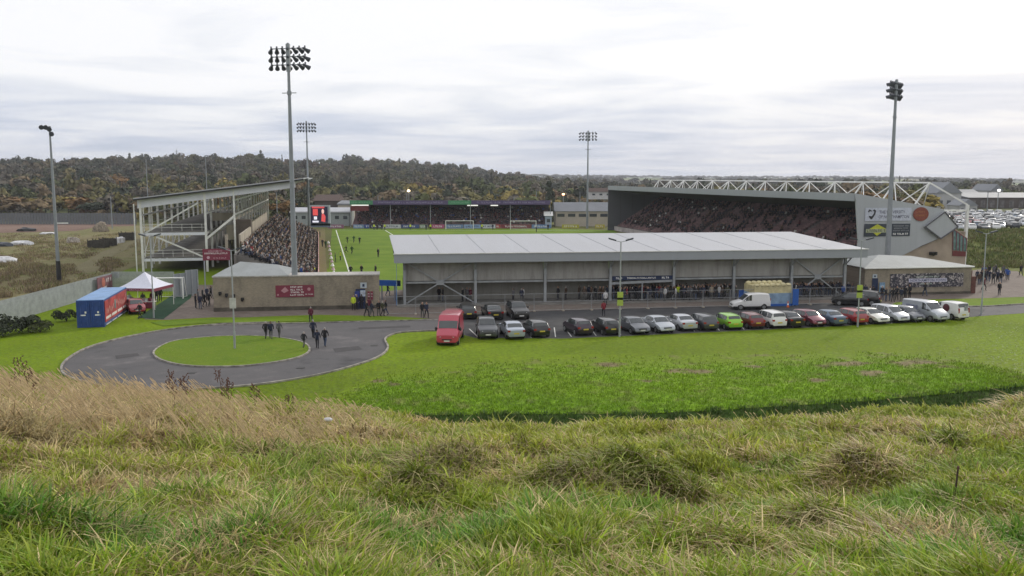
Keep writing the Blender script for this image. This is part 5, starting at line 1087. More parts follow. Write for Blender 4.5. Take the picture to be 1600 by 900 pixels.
# ------------------------------------------------------------ vehicles: nose toward +x, wheels on z = 0
def paint(name, c, metal=0.3): return mat('car_paint_'+name, c, 0.28, metal, var=0.02, spec=0.6, coat=0.6)
M_glass = mat('car_glass', (0.035, 0.042, 0.045), 0.08, var=0.05, spec=0.9)
M_tyre = mat('tyre_rubber', (0.018, 0.018, 0.018), 0.85); M_rim = mat('alloy_rim', (0.30, 0.31, 0.32), 0.35, 0.7)
M_trim = mat('black_plastic_trim', (0.025, 0.025, 0.027), 0.6)
M_hl = mat('headlight_glass', (0.62, 0.64, 0.66), 0.15, spec=0.9); M_tl = mat('tail_light_red', (0.30, 0.01, 0.01), 0.25, spec=0.8)
M_py = mat('yellow_number_plate', (0.55, 0.45, 0.05), 0.5); M_pw = mat('white_number_plate', (0.6, 0.6, 0.58), 0.5)
BODY = {  # stations rear -> front: x, top z, belt z, cabin?   then W, rear glass pair, windscreen pair, wheel x, wheel r
 'hatch': ([(-2.0, .60, .56, 0), (-1.97, .86, .80, 0), (-1.88, .97, .93, 1), (-1.52, 1.38, .96, 1), (-.85, 1.47, .95, 1), (.1, 1.48, .93, 1), (.42, 1.43, .92, 1), (1.12, 1.0, .93, 1), (1.65, .86, .84, 0), (1.92, .72, .68, 0), (2.0, .50, .46, 0)], 1.74, (2, 3), (6, 7), (-1.25, 1.22), .31),
 'saloon': ([(-2.3, .58, .54, 0), (-2.27, .88, .83, 0), (-2.15, 1.0, .95, 0), (-1.62, 1.05, .97, 1), (-1.0, 1.37, .96, 1), (-.4, 1.43, .94, 1), (.15, 1.43, .92, 1), (.45, 1.38, .91, 1), (1.2, .97, .91, 1), (1.85, .83, .80, 0), (2.18, .70, .66, 0), (2.28, .48, .44, 0)], 1.78, (3, 4), (7, 8), (-1.35, 1.38), .32),
 'estate': ([(-2.25, .60, .56, 0), (-2.22, .90, .84, 0), (-2.15, 1.02, .96, 1), (-1.85, 1.42, .98, 1), (-1.0, 1.48, .96, 1), (0, 1.49, .94, 1), (.42, 1.44, .93, 1), (1.15, 1.0, .93, 1), (1.8, .86, .83, 0), (2.12, .72, .68, 0), (2.22, .50, .46, 0)], 1.78, (2, 3), (6, 7), (-1.32, 1.35), .32),
 'suv': ([(-2.2, .70, .66, 0), (-2.18, 1.0, .95, 0), (-2.1, 1.12, 1.06, 1), (-1.8, 1.62, 1.10, 1), (-1.0, 1.71, 1.08, 1), (0, 1.72, 1.06, 1), (.38, 1.67, 1.05, 1), (1.02, 1.18, 1.08, 1), (1.75, 1.05, 1.01, 0), (2.1, .92, .86, 0), (2.18, .60, .56, 0)], 1.86, (2, 3), (6, 7), (-1.32, 1.35), .36),
 'mpv': ([(-2.1, .60, .56, 0), (-2.08, .9, .85, 0), (-2.02, 1.03, .97, 1), (-1.8, 1.54, 1.0, 1), (-1.0, 1.63, .98, 1), (.1, 1.63, .96, 1), (.5, 1.56, .95, 1), (1.4, 1.02, .96, 1), (1.85, .88, .84, 0), (2.08, .72, .68, 0), (2.15, .48, .44, 0)], 1.78, (2, 3), (6, 7), (-1.3, 1.3), .32),
 'small_van': ([(-2.1, .60, .56, 0), (-2.09, 1.0, .95, 0), (-2.05, 1.2, 1.05, 1), (-1.9, 1.78, 1.05, 1), (-1.0, 1.84, 1.03, 1), (.1, 1.80, 1.0, 1), (.45, 1.70, .98, 1), (1.25, 1.06, .98, 1), (1.85, .90, .86, 0), (2.15, .74, .70, 0), (2.22, .50, .46, 0)], 1.78, (2, 3), (6, 7), (-1.3, 1.38), .31),
 'van': ([(-2.45, .60, .56, 0), (-2.44, 1.0, .95, 0), (-2.4, 1.3, 1.15, 1), (-2.32, 1.93, 1.15, 1), (-1.2, 1.98, 1.15, 1), (.4, 1.98, 1.13, 1), (.75, 1.90, 1.1, 1), (1.6, 1.22, 1.1, 1), (2.1, 1.03, .98, 0), (2.38, .80, .75, 0), (2.44, .50, .46, 0)], 1.95, (2, 3), (6, 7), (-1.5, 1.6), .33),
 'big_van': ([(-2.9, .65, .6, 0), (-2.89, 1.2, 1.15, 0), (-2.86, 1.5, 1.3, 1), (-2.78, 2.45, 1.3, 1), (-1.2, 2.55, 1.3, 1), (1.0, 2.52, 1.3, 1), (1.45, 2.12, 1.28, 1), (2.1, 1.42, 1.28, 1), (2.55, 1.18, 1.1, 0), (2.8, .95, .88, 0), (2.85, .55, .5, 0)], 2.02, (2, 3), (6, 7), (-1.75, 1.85), .36)}
def car_mesh(kind, box_sides=False):
    st_, W, rg, wsn, wx, wr = BODY[kind]; h = W/2; van = 'van' in kind
    rings = []
    for i, (x, zt_, zb_, cab) in enumerate(st_):
        nose = min(1, (x-st_[0][0])/0.5+0.0, (st_[-1][0]-x)/0.45+0.0); k = 0.86+0.14*max(0, min(1, nose))**0.5
        hw = h*k; wt = hw*((0.90 if van else 0.76) if cab and zt_-zb_ > 0.25 else 0.86)
        zb0 = 0.24 if 0 < i < len(st_)-1 else 0.32
        rings.append([(x, 0, zb0), (x, hw*0.9, zb0), (x, hw*0.98, 0.42 if zt_ > .6 else 0.38), (x, hw, (zb_+.45)/2), (x, hw*0.97, zb_), (x, wt, zt_-(0.05 if cab else 0.03)), (x, wt*0.82, zt_), (x, 0, zt_+0.02)])
    return rings, st_, W, rg, wsn, wx, wr
def quad_inset(q, f, off):
    c = sum((Vector(p) for p in q), Vector())/4; n = (Vector(q[1])-Vector(q[0])).cross(Vector(q[3])-Vector(q[0])).normalized()
    return [tuple(Vector(p)*(1-f)+c*f+n*off) for p in q]
def ring_shell(rings):
    mb = MB(); n = len(rings[0]); vs = []
    for r_ in rings: vs += r_ + [(x, -y, z) for x, y, z in r_[-2:0:-1]]
    m_ = 2*n-2; fs = []
    for i in range(len(rings)-1):
        for j in range(m_): fs.append((i*m_+j, i*m_+(j+1) % m_, (i+1)*m_+(j+1) % m_, (i+1)*m_+j))
    fs.append(tuple(range(m_-1, -1, -1))); fs.append(tuple((len(rings)-1)*m_+j for j in range(m_)))
    mb.add(vs, fs); return mb
def glass_parts(rings, st_, rg, wsn, kind):
    out = []
    def front_quad(i, j, flip):
        a, b = rings[i], rings[j]; q = [b[5], a[5], (a[5][0], -a[5][1], a[5][2]), (b[5][0], -b[5][1], b[5][2])]
        q = [(x, y*1.0, z+0.03) for x, y, z in q]
        return q if not flip else q[::-1]
    def oriented(q, want):
        n = (Vector(q[1])-Vector(q[0])).cross(Vector(q[3])-Vector(q[0]))
        return q if n.dot(Vector(want)) > 0 else [q[0], q[3], q[2], q[1]]
    def curved(i, j, want, t0, t1):
        rows_ = []
        for t in (t0, t1):
            c_ = []
            for k_, f in ((5, .35), (6, 0), (7, 0)):
                a, b = Vector(rings[i][k_]), Vector(rings[j][k_])
                if f: a = a.lerp(Vector(rings[i][6]), f); b = b.lerp(Vector(rings[j][6]), f)
                c_.append(a.lerp(b, t))
            rows_.append(c_ + [Vector((v.x, -v.y, v.z)) for v in c_[1::-1]])
        return [quad_inset(oriented([tuple(rows_[0][k]), tuple(rows_[0][k+1]), tuple(rows_[1][k+1]), tuple(rows_[1][k])], want), 0.0, 0.014) for k in range(4)]
    out.append(('windscreen', curved(wsn[0], wsn[1], (1, 0, 1), .08, .93)))
    out.append(('rear_window', curved(rg[0], rg[1], (-1, 0, 0.5), .30 if st_[rg[1]][1]-st_[rg[0]][1] > .3 and kind not in ('saloon',) else .1, .9)))
    van = 'van' in kind
    for s in (1, -1):
        qs = []
        rng = range(rg[1], wsn[0]) if not van else range(wsn[0]-1, wsn[0])
        for i in rng:
            a, b = rings[i], rings[i+1]; q = [(a[4][0], a[4][1]*s, a[4][2]+.03), (b[4][0], b[4][1]*s, b[4][2]+.03), (b[5][0], b[5][1]*s, b[5][2]), (a[5][0], a[5][1]*s, a[5][2])]
            qs.append(quad_inset(oriented(q, (0, s, 0.2)), 0.10, 0.012))
        i = wsn[0]; a, b = rings[i], rings[i+1]
        q = [(a[4][0], a[4][1]*s, a[4][2]+.03), (b[4][0]-.1, b[4][1]*s*.99, b[4][2]+.03), (a[5][0]*.55+b[5][0]*.45, s*(a[5][1]*.55+b[5][1]*.45), a[5][2]*.55+b[5][2]*.45), (a[5][0], a[5][1]*s, a[5][2])]
        qs.append(quad_inset(oriented(q, (0, s, 0.2)), 0.10, 0.012))
        out.append(('side_window', qs))
    return out
def make_car(kind, pm, label, cat='car', name=None, plate_r=M_py, group='cars parked in the row by the grass', parts=True):
    rings, st_, W, rg, wsn, wx, wr = car_mesh(kind); h = W/2; x0, x1 = st_[0][0], st_[-1][0]
    t = thing(name or ('parked_van' if 'van' in kind else 'parked_car'), (0, 0, 0), label, cat, 0, group)
    mb = ring_shell(rings)
    o = mb.build('body', [pm, M_trim], t, smooth=38, world=False)
    for p in o.data.polygons:
        if p.center.z < 0.40 and (abs(p.normal.x) > 0.4 or p.center.z < 0.34 or kind == 'suv'): p.material_index = 1
    for nm, qs in glass_parts(rings, st_, rg, wsn, kind):
        g = MB()
        for q in qs: g.quad(*q)
        if kind == 'van' and nm == 'rear_window': continue
        g.build(nm, M_glass, t, world=False)
    for x in wx:
        for s in (1, -1):
            y = s*(h-0.10)
            w = MB(); w.cyl((x, y-s*0.12, wr), (x, y+s*0.105, wr), wr, n=18); w.cyl((x, y-s*0.1, wr+.02), (x, y+s*0.085, wr+.02), wr+0.055, n=18)
            ty = w.build('wheel', M_tyre, t, smooth=40, world=False)
            rm = MB(); rm.cyl((x, y+s*0.08, wr), (x, y+s*0.118, wr), wr*0.64, n=16); rm.build('rim', M_rim, ty, smooth=40, world=False)
    fz = st_[-2][1]; rz_ = st_[1][1]
    for s in (1, -1):
        a = st_[-2]; hl = MB(); hl.prism([(a[0]-0.16, s*h*0.50, fz-0.05), (a[0]-0.30, s*h*0.86, fz+0.03), (a[0]-0.22, s*h*0.90, fz-0.14), (a[0]+0.0, s*h*0.55, fz-0.17)], (0.09, 0, 0.02)); hl.build('headlight', M_hl, t, world=False)
        b = st_[1]; tl = MB(); tl.box((b[0]+0.04, s*h*0.78, rz_-0.06 if 'van' not in kind else 1.05), (0.12, 0.24 if 'van' not in kind else 0.14, 0.17 if 'van' not in kind else 0.5)); tl.build('tail_light', M_tl, t, world=False)
        mi = MB(); mi.ball((st_[wsn[1]][0]-0.32, s*(h+0.09), st_[wsn[1]][2]+0.1), (0.08, 0.12, 0.09 if kind != 'big_van' else 0.18), n=8, k=5); mi.build('door_mirror', M_trim if kind in ('van', 'big_van') else pm, t, smooth=60, world=False)
    MB().box((x1+0.012, 0, 0.46), (0.03, 0.50, 0.12)).build('number_plate', M_pw, t, world=False)
    MB().box((x0-0.012, 0, 0.60 if kind not in ('hatch',) else 0.64), (0.03, 0.50, 0.12)).build('number_plate', plate_r, t, world=False)
    MB().box((x1-0.03, 0, 0.58), (0.1, h*0.9, 0.10)).build('grille', M_trim, t, world=False)
    return t
def place(t, px, py, head, zrot=None, front=True):
    """stand the end nearest the camera on the picture point; head: 'f' nose to us, 'r' tail to us"""
    p = G(px, py); L = BODYLEN[t.name.split('.')[0]] if False else t['len']
    d = Vector((math.sin(zrot), math.cos(zrot), 0))        # away from the camera along the car
    c = p + d*(L/2-0.1); c.z = 0.03
    t.location = c
    ang = math.atan2(d.y, d.x)
    t.rotation_euler = (0, 0, ang + (math.pi if head == 'f' else 0)); del t['len']
PC = dict(black=(0.012, 0.012, 0.014), silver=(0.46, 0.48, 0.52), grey=(0.12, 0.13, 0.15), dgrey=(0.05, 0.055, 0.065), red=(0.28, 0.015, 0.02), dred=(0.14, 0.012, 0.018), maroon=(0.17, 0.025, 0.05), green=(0.22, 0.48, 0.03), white=(0.68, 0.68, 0.68), cream=(0.60, 0.60, 0.55), blue=(0.10, 0.14, 0.21), vanred=(0.42, 0.035, 0.07), vsilver=(0.40, 0.43, 0.47), purple=(0.03, 0.015, 0.03), lblue=(0.36, 0.40, 0.47))
row = [
 (763, 531, 'f', 'suv', 'dgrey', 'dark grey compact off-roader with roof rails, leftmost car by the grass', -6),
 (807, 531.5, 'r', 'saloon', 'lblue', 'pale silver saloon seen from behind, between the dark off-roader and a black hatchback', -11),
 (847, 528.5, 'r', 'hatch', 'black', 'black hatchback seen from behind, right end of the group of three', -16),
 (915, 525.5, 'r', 'hatch', 'purple', 'very dark plum hatchback left of the lamp post with the lime plate', -19),
 (958, 525, 'r', 'hatch', 'black', 'black hatchback standing right behind the lamp post with lime plate', -17),
 (1004, 524, 'f', 'saloon', 'grey', 'grey saloon with pale bonnet facing the grass, first right of the lamp post', -17),
 (1043, 522, 'f', 'saloon', 'vsilver', 'silver grey saloon facing the grass, second right of the lamp post', -17),
 (1078, 518.5, 'r', 'saloon', 'silver', 'silver saloon seen from behind, left of the dark grey estate', -16),
 (1111, 518, 'r', 'estate', 'dgrey', 'dark grey estate seen from behind, next to the lime green car', -16),
 (1149, 516.5, 'r', 'hatch', 'green', 'lime green hatchback, the only green car of the row', -16),
 (1184, 515, 'r', 'hatch', 'dred', 'dark red hatchback between the lime green and the white car', -16),
 (1218, 514, 'r', 'mpv', 'white', 'white people carrier seen from behind, right of the dark red hatchback', -16),
 (1246, 513, 'r', 'saloon', 'black', 'black coupe with a bright roof beside the white people carrier', -15),
 (1280, 511.5, 'f', 'hatch', 'maroon', 'maroon hatchback facing the grass in the right half of the row', -18),
 (1313, 510.5, 'r', 'saloon', 'blue', 'slate blue saloon with a red rear light right of the maroon hatchback', -18),
 (1346, 508.5, 'r', 'estate', 'red', 'bright red estate behind the second lamp post with lime plates', -18),
 (1380, 507.5, 'f', 'saloon', 'cream', 'white saloon facing the grass, right of the bright red estate', -20),
 (1411, 505.5, 'f', 'mpv', 'silver', 'silver people carrier facing the grass, right of the white saloon', -20),
 (1436, 504.5, 'f', 'hatch', 'grey', 'grey hatchback facing the grass next to the silver van', -20),
 (1473, 504, 'f', 'van', 'vsilver', 'silver panel van facing the grass near the right end of the row', -22),
 (1505, 501, 'r', 'small_van', 'white', 'white van seen from behind with dark round graphic, last of the row', -22),
 (733, 500, 'r', 'hatch', 'black', 'black hatchback in the back row behind the red van', -10),
 (775, 501, 'r', 'saloon', 'black', 'black saloon with a yellow plate, middle of the back row', -12),
 (815, 500.5, 'f', 'suv', 'black', 'tall black off-roader facing us at the end of the back row', -12),
]
for (px, py, hd, kd, pc, lab, rot) in row:
    t = make_car(kd, paint(pc, PC[pc], 0.35 if pc not in ('white', 'cream', 'red') else 0.0), lab, 'van' if 'van' in kd else 'car')
    t['len'] = BODY[kd][0][-1][0]-BODY[kd][0][0][0]; place(t, px, py, hd, R(rot))
    if kd == 'small_van':
        MB().cyl((-0.6, BODY[kd][1]/2-0.0, 1.2), (-0.6, BODY[kd][1]/2+0.01, 1.2), 0.42, n=20).build('round_graphic', mat('dark_red_graphic', (0.10, 0.02, 0.03), 0.4), t, world=False)
        mb = MB(); mb.box((-2.08, -0.3, 1.25), (0.03, 0.5, 0.5)); strokes(MB(), 0, 0, 0.1, 0.4); mb.build('door_panel', mat('grey_panel_print', (0.30, 0.31, 0.34), 0.4, var=0.4, scale=8), t, world=False)
    if kd == 'van':
        MB().box((-0.9, -BODY[kd][1]/2-0.002, 1.15), (1.5, 0.02, 0.7)).build('side_graphic', mat('blue_grey_print', (0.20, 0.22, 0.30), 0.4, var=0.5, scale=5), t, world=False)
rv = make_car('big_van', paint('vanred', PC['vanred'], 0.0), 'big red high roofed van parked on the grass facing us, left of the cars', 'van', group='vans'); rv['len'] = 5.6; place(rv, 698.5, 541, 'f', R(3)); del rv['group']
mb = MB()
for i in range(7): mb.box((-2.4+i*0.55, 0, 2.585), (0.05, 1.4, 0.03))
mb.build('roof_rib', mat('faded_red_rib', (0.50, 0.22, 0.24), 0.5), rv, world=False)
def side_on(kd, pc, px, py, ang, lab, cat='car', group=None):
    t = make_car(kd, paint(pc, PC[pc], 0.0), lab, cat, group=group); p = G(px, py); t.location = (p.x, p.y, 0.03); t.rotation_euler = (0, 0, ang); return t
side_on('small_van', 'white', 1172, 483, R(184), 'small white van parked side-on in front of the yellow inflatable', 'van')
side_on('suv', 'black', 1345, 476, R(150), 'black off-roader by the right corner of the low stand', group='dark cars at the stand corner')
side_on('hatch', 'black', 1327, 477, R(165), 'black hatchback half hidden at the right corner of the low stand', group='dark cars at the stand corner')
side_on('hatch', 'red', 212, 488, R(-60), 'old red hatchback in front of the gazebo stall')
# traffic cone by the small van
p = G(1231, 480.5); t = thing('traffic_cone', p, 'orange and white traffic cone beside the small white van', 'cone')
MB().box((0, 0, 0.02), (0.42, 0.42, 0.04)).build('base', M_black, t, world=False); MB().cyl((0, 0, 0.04), (0, 0, 0.75), 0.16, 0.03, 12).build('cone', mat('cone_orange', (0.6, 0.10, 0.02), 0.5), t, world=False); MB().cyl((0, 0, 0.3), (0, 0, 0.5), 0.115, 0.078, 12).build('reflective_band', M_white, t, world=False)
# distant car park on the bank: one light mesh per colour, copied
far_protos = []
for kd, pc, lab in (('hatch', 'white', 'white'), ('hatch', 'silver', 'silver'), ('estate', 'dgrey', 'dark grey'), ('saloon', 'silver', 'pale saloon'), ('suv', 'black', 'black'), ('hatch', 'red', 'red'), ('mpv', 'blue', 'slate blue')):
    rings, st_, W, rg, wsn, wx, wr = car_mesh(kd); mb = ring_shell(rings)
    for nm, qs in glass_parts(rings, st_, rg, wsn, kd):
        for q in qs: mb.quad(*q, mi=1)
    for x in wx:
        for s in (1, -1): mb.cyl((x, s*(W/2-.2), wr), (x, s*(W/2+.01), wr), wr, n=12, mi=2)
    far_protos.append((mb.mesh('far_parked_car', [MATS['car_paint_'+pc], M_glass, M_tyre]), lab))
rc = random.Random(12); first = True
for rowi, Y in enumerate((196, 203, 212, 219, 229, 236, 247, 255, 268, 277)):
    x = 92+rowi*2.0+(0 if rowi < 5 else -4)
    while x < Y*0.66:
        if rc.random() < 0.93:
            me_, lab = far_protos[rc.choices(range(7), (5, 5, 2, 4, 2, 1, 1))[0]]; o = link('parked_car', me_); z = float(ground_z(x, Y)); o.location = (x, Y+rc.uniform(-.4, .4), z+0.02)
            o.rotation_euler = (0, 0, R(rc.choice((90, 270))-14+rc.uniform(-4, 4))); tag(o, lab+' car among the packed rows on the far bank at right', 'car', 'cars parked on the far bank')
        x += 2.75
# ------------------------------------------------------------ people
def pose(kind):
    """joints (facing -y) and bones with a material class"""
    J = {}; hz = 0.92
    if kind == 'seated': hz = 0.46
    J['pel'] = (0, 0.0, hz); J['wst'] = (0, 0.01, hz+0.18); J['chs'] = (0, 0.0, hz+0.40); J['nk'] = (0, -0.01, hz+0.57); J['hd'] = (0, -0.02, hz+0.70); J['tp'] = (0, -0.01, hz+0.82)
    for s, n in ((1, 'r'), (-1, 'l')):
        J['hip'+n] = (s*0.10, 0, hz-0.03); J['sh'+n] = (s*0.19, 0, hz+0.50)
        if kind == 'stand':
            J['kn'+n] = (s*0.11, -0.02, 0.49); J['an'+n] = (s*0.12, 0.02, 0.09); J['to'+n] = (s*0.14, -0.14, 0.04)
            J['el'+n] = (s*0.25, 0.03, hz+0.22); J['wr'+n] = (s*0.24, -0.06, hz-0.01); J['ha'+n] = (s*0.23, -0.09, hz-0.09)
        elif kind == 'walk':
            f = s; J['kn'+n] = (s*0.10, -0.17*f-0.06, 0.50); J['an'+n] = (s*0.10, -0.24*f+0.05, 0.10 if f > 0 else 0.17); J['to'+n] = (s*0.11, -0.24*f-0.11, 0.05 if f > 0 else 0.06)
            J['el'+n] = (s*0.24, 0.14*f, hz+0.24); J['wr'+n] = (s*0.23, 0.12*f-0.13, hz+0.04); J['ha'+n] = (s*0.22, 0.12*f-0.19, hz-0.01)
        elif kind == 'pocket':
            J['kn'+n] = (s*0.12, -0.03 if s > 0 else 0.02, 0.49); J['an'+n] = (s*0.15, 0.02, 0.09); J['to'+n] = (s*0.18, -0.13, 0.04)
            J['el'+n] = (s*0.30, 0.07, hz+0.22); J['wr'+n] = (s*0.20, -0.12, hz+0.08); J['ha'+n] = (s*0.14, -0.15, hz+0.06)
        elif kind == 'run':
            f = s; J['kn'+n] = (s*0.10, -0.30*f-0.05, 0.56); J['an'+n] = (s*0.10, -0.20*f+0.22, 0.16 if f > 0 else 0.42); J['to'+n] = (s*0.11, -0.20*f+0.08, 0.10 if f > 0 else 0.33)
            J['el'+n] = (s*0.26, 0.2*f, hz+0.28); J['wr'+n] = (s*0.2, 0.2*f-0.22, hz+0.30); J['ha'+n] = (s*0.18, 0.2*f-0.28, hz+0.33)
        else:
            J['kn'+n] = (s*0.13, -0.44, 0.47); J['an'+n] = (s*0.13, -0.44, 0.08); J['to'+n] = (s*0.14, -0.60, 0.04)
            J['el'+n] = (s*0.25, -0.05, hz+0.22); J['wr'+n] = (s*0.14, -0.28, hz+0.14); J['ha'+n] = (s*0.08, -0.34, hz+0.12)
    if kind == 'walk' or kind == 'run': J['an'+'r'] = J['anr']
    B = [('pel', 'wst', 'coat'), ('wst', 'chs', 'coat'), ('chs', 'nk', 'coat'), ('nk', 'hd', 'skin'), ('hd', 'tp', 'hair')]
    for n in 'rl': B += [('pel', 'hip'+n, 'leg'), ('hip'+n, 'kn'+n, 'leg'), ('kn'+n, 'an'+n, 'leg'), ('an'+n, 'to'+n, 'shoe'), ('chs', 'sh'+n, 'coat'), ('sh'+n, 'el'+n, 'coat'), ('el'+n, 'wr'+n, 'coat'), ('wr'+n, 'ha'+n, 'skin')]
    Rr = dict(pel=(.155, .115), wst=(.15, .11), chs=(.175, .12), nk=(.06, .06), hd=(.085, .105), tp=(.075, .085))
    for n in 'rl': Rr.update({'hip'+n: (.095, .10), 'kn'+n: (.068, .07), 'an'+n: (.045, .05), 'to'+n: (.045, .035), 'sh'+n: (.075, .075), 'el'+n: (.055, .055), 'wr'+n: (.042, .042), 'ha'+n: (.042, .03)})
    return J, B, Rr
def body_mesh(kind, sub=1):
    J, B, Rr = pose(kind); ks = list(J); me = bpy.data.meshes.new('p'); me.from_pydata([J[k] for k in ks], [(ks.index(a), ks.index(b)) for a, b, _ in B], [])
    o = bpy.data.objects.new('p', me); COL.objects.link(o); m = o.modifiers.new('s', 'SKIN'); m.use_smooth_shade = True
    if not me.skin_vertices: me.attributes
    sv = me.skin_vertices[0].data if me.skin_vertices else None
    if sv is None:
        bpy.context.view_layer.objects.active = o
    for i, k in enumerate(ks): sv[i].radius = Rr[k]; sv[i].use_root = (k == 'pel')
    if sub: q = o.modifiers.new('u', 'SUBSURF'); q.levels = sub; q.render_levels = sub
    bpy.context.view_layer.update(); r_ = bpy.data.meshes.new_from_object(o.evaluated_get(bpy.context.evaluated_depsgraph_get()), depsgraph=bpy.context.evaluated_depsgraph_get())
    bpy.data.objects.remove(o)
    cls = []; S = [(Vector(J[a]), Vector(J[b]), c) for a, b, c in B]; hz = J['pel'][2]
    for p in r_.polygons:
        c = p.center; best = None
        for a, b, k in S:
            ab = b-a; t = max(0, min(1, (c-a).dot(ab)/ab.length_squared)); d = (a+ab*t-c).length-(0.05 if k == 'coat' and t < 0.99 else 0)
            if best is None or d < best[0]: best = (d, k)
        k = best[1]
        if c.z > hz+0.60: k = 'hair' if (c.y > -0.03 or c.z > hz+0.80) else 'skin'
        elif k == 'leg' and c.z > hz-0.06 and kind != 'seated': k = 'coat'
        cls.append(('coat', 'leg', 'skin', 'hair', 'shoe').index(k))
    return r_, cls
COATC = dict(black=(.016, .016, .02), navy=(.02, .025, .05), grey=(.10, .10, .11), white=(.55, .55, .55), red=(.22, .02, .03), claret=(.10, .015, .03), hivis=(.50, .62, .03), blue=(.03, .08, .28), brown=(.07, .045, .03), olive=(.06, .06, .035), beige=(.28, .24, .18), pgreen=(.03, .10, .03), orange=(.5, .12, .03))
M_skin = mat('skin', (0.34, 0.20, 0.14), 0.6); M_hair = [mat('dark_hair', (0.025, 0.018, 0.012), 0.7), mat('brown_hair', (0.09, 0.055, 0.03), 0.7), mat('grey_hair', (0.30, 0.29, 0.28), 0.7)]
M_leg = [mat('dark_trousers', (0.02, 0.02, 0.026), 0.9), mat('blue_jeans', (0.05, 0.07, 0.12), 0.9), mat('grey_trousers', (0.09, 0.09, 0.09), 0.9), M_skin]
M_shoe = mat('dark_shoes', (0.02, 0.018, 0.016), 0.6)
for k, v in COATC.items(): mat('coat_'+k, v, 0.85, var=0.1)
BASE = {}
def person_mesh(kind, coat, leg=0, hair=0, sub=1):
    key = (kind, coat, leg, hair, sub)
    if key not in BASE:
        if (kind, sub) not in BASE: BASE[(kind, sub)] = body_mesh(kind, sub)
        m0, cls = BASE[(kind, sub)]; me = m0.copy(); me.name = 'person'; me.materials.clear()
        for m in (MATS['coat_'+coat], M_leg[leg], M_skin, M_hair[hair], M_shoe): me.materials.append(m)
        me.polygons.foreach_set('material_index', cls); me.update(); BASE[key] = me
    return BASE[key]
rp = random.Random(21)
NP = 0
def person(px, py, kind, coat, label, face=0, leg=None, hair=None, s=1.0, z=0.0, group=None, pos=None, sub=1):
    """face: 0 looks toward the camera, 180 away"""
    global NP; NP += 1
    p = pos if pos is not None else G(px, py, z); o = link('person', person_mesh(kind, coat, rp.choice((0, 0, 1, 2)) if leg is None else leg, rp.choice((0, 0, 1, 2)) if hair is None else hair, sub))
    o.location = p; o.scale = (s, s, s); o.rotation_euler = (0, 0, R(face)); tag(o, label, 'person', group); return o
# walkers on the turning circle
person(415.5, 530, 'walk', 'black', 'leftmost of three people at the top edge of the round grass island, in black', 170, s=.98)
person(423.5, 530.5, 'walk', 'navy', 'middle of three people at the top edge of the round grass island, in dark blue', 190)
person(436.5, 528.5, 'walk', 'grey', 'right of the three people by the round grass island, in grey top', 175, s=.95)
person(475, 544, 'walk', 'black', 'child in black walking at the right tip of the grass island', 160, s=.86, leg=2)
person(486, 505, 'walk', 'claret', 'man in dark claret crossing the grass verge below the long buff wall', 200, hair=2)
person(489.5, 529, 'walk', 'navy', 'broad man in dark blue on the road behind the striped pair', 180, s=1.04, hair=2)
person(496, 545, 'walk', 'navy', 'person in dark top with white shoulders on the road, nearest of the group', 185, s=1.0)
person(508, 542, 'walk', 'black', 'person all in black on the road, rightmost of the group', 175, s=1.02)
# round the booth at the right end of the long buff wall
person(552.5, 485, 'stand', 'hivis', 'steward in yellow high visibility coat at the left of the blue doorway', 10)
for i, (x, y, k, c, lab, f) in enumerate(((558, 484, 'stand', 'navy', 'person in navy right beside the steward at the doorway', -30), (565, 483, 'stand', 'black', 'person in black in the blue doorway', 180), (573, 495, 'walk', 'black', 'person in black walking in front of the maroon wall banners', 70), (581, 495.5, 'walk', 'navy', 'person in navy walking with legs apart right of the doorway', 110), (577, 489, 'stand', 'claret', 'person in claret under the maroon wall banners', 160), (592, 494, 'pocket', 'black', 'person in black at the right corner of the long buff wall', 40), (598, 494.5, 'walk', 'olive', 'fair haired person at the corner of the long buff wall, in dark olive', 120), (603, 493, 'walk', 'black', 'person striding right past the corner of the long buff wall', -80), (660, 497, 'walk', 'black', 'left of the pair walking between the grass verge and the red van', 10), (666.5, 497, 'walk', 'navy', 'right of the pair walking beside the red van, grey haired', 30), (606, 463, 'walk', 'black', 'person passing under the royal blue beam', 90))):
    person(x, y, k, c, lab, f, hair=2 if 'grey haired' in lab or 'fair' in lab else 0)
# queue under the steel frame
for i, (x, y, c) in enumerate(((306, 482, 'black'), (313, 483, 'navy'), (320, 480, 'black'), (310, 474, 'grey'), (317, 472, 'black'), (324, 470, 'navy'), (327, 479, 'black'), (330, 468, 'black'))):
    person(x, y, rp.choice(('stand', 'walk')), c, 'person in dark clothes queuing between the yard gates and the long buff wall', rp.uniform(100, 260), group='people queuing by the yard gates')
# gazebo people
for x, y, c, k, lab in ((219, 498, 'black', 'walk', 'tall person in black standing between the red hatchback and the lamp post'), (245, 473, 'black', 'stand', 'person in black under the right edge of the gazebo'), (251, 471, 'black', 'stand', 'person in black in front of the white goal frame'), (203, 481, 'white', 'stand', 'seller in white behind the stall table on the left'), (224, 480, 'grey', 'stand', 'seller in grey behind the stall table on the right'), (238, 478, 'claret', 'stand', 'person in claret at the right end of the stall')):
    person(x, y, k, c, lab, rp.uniform(-30, 30))
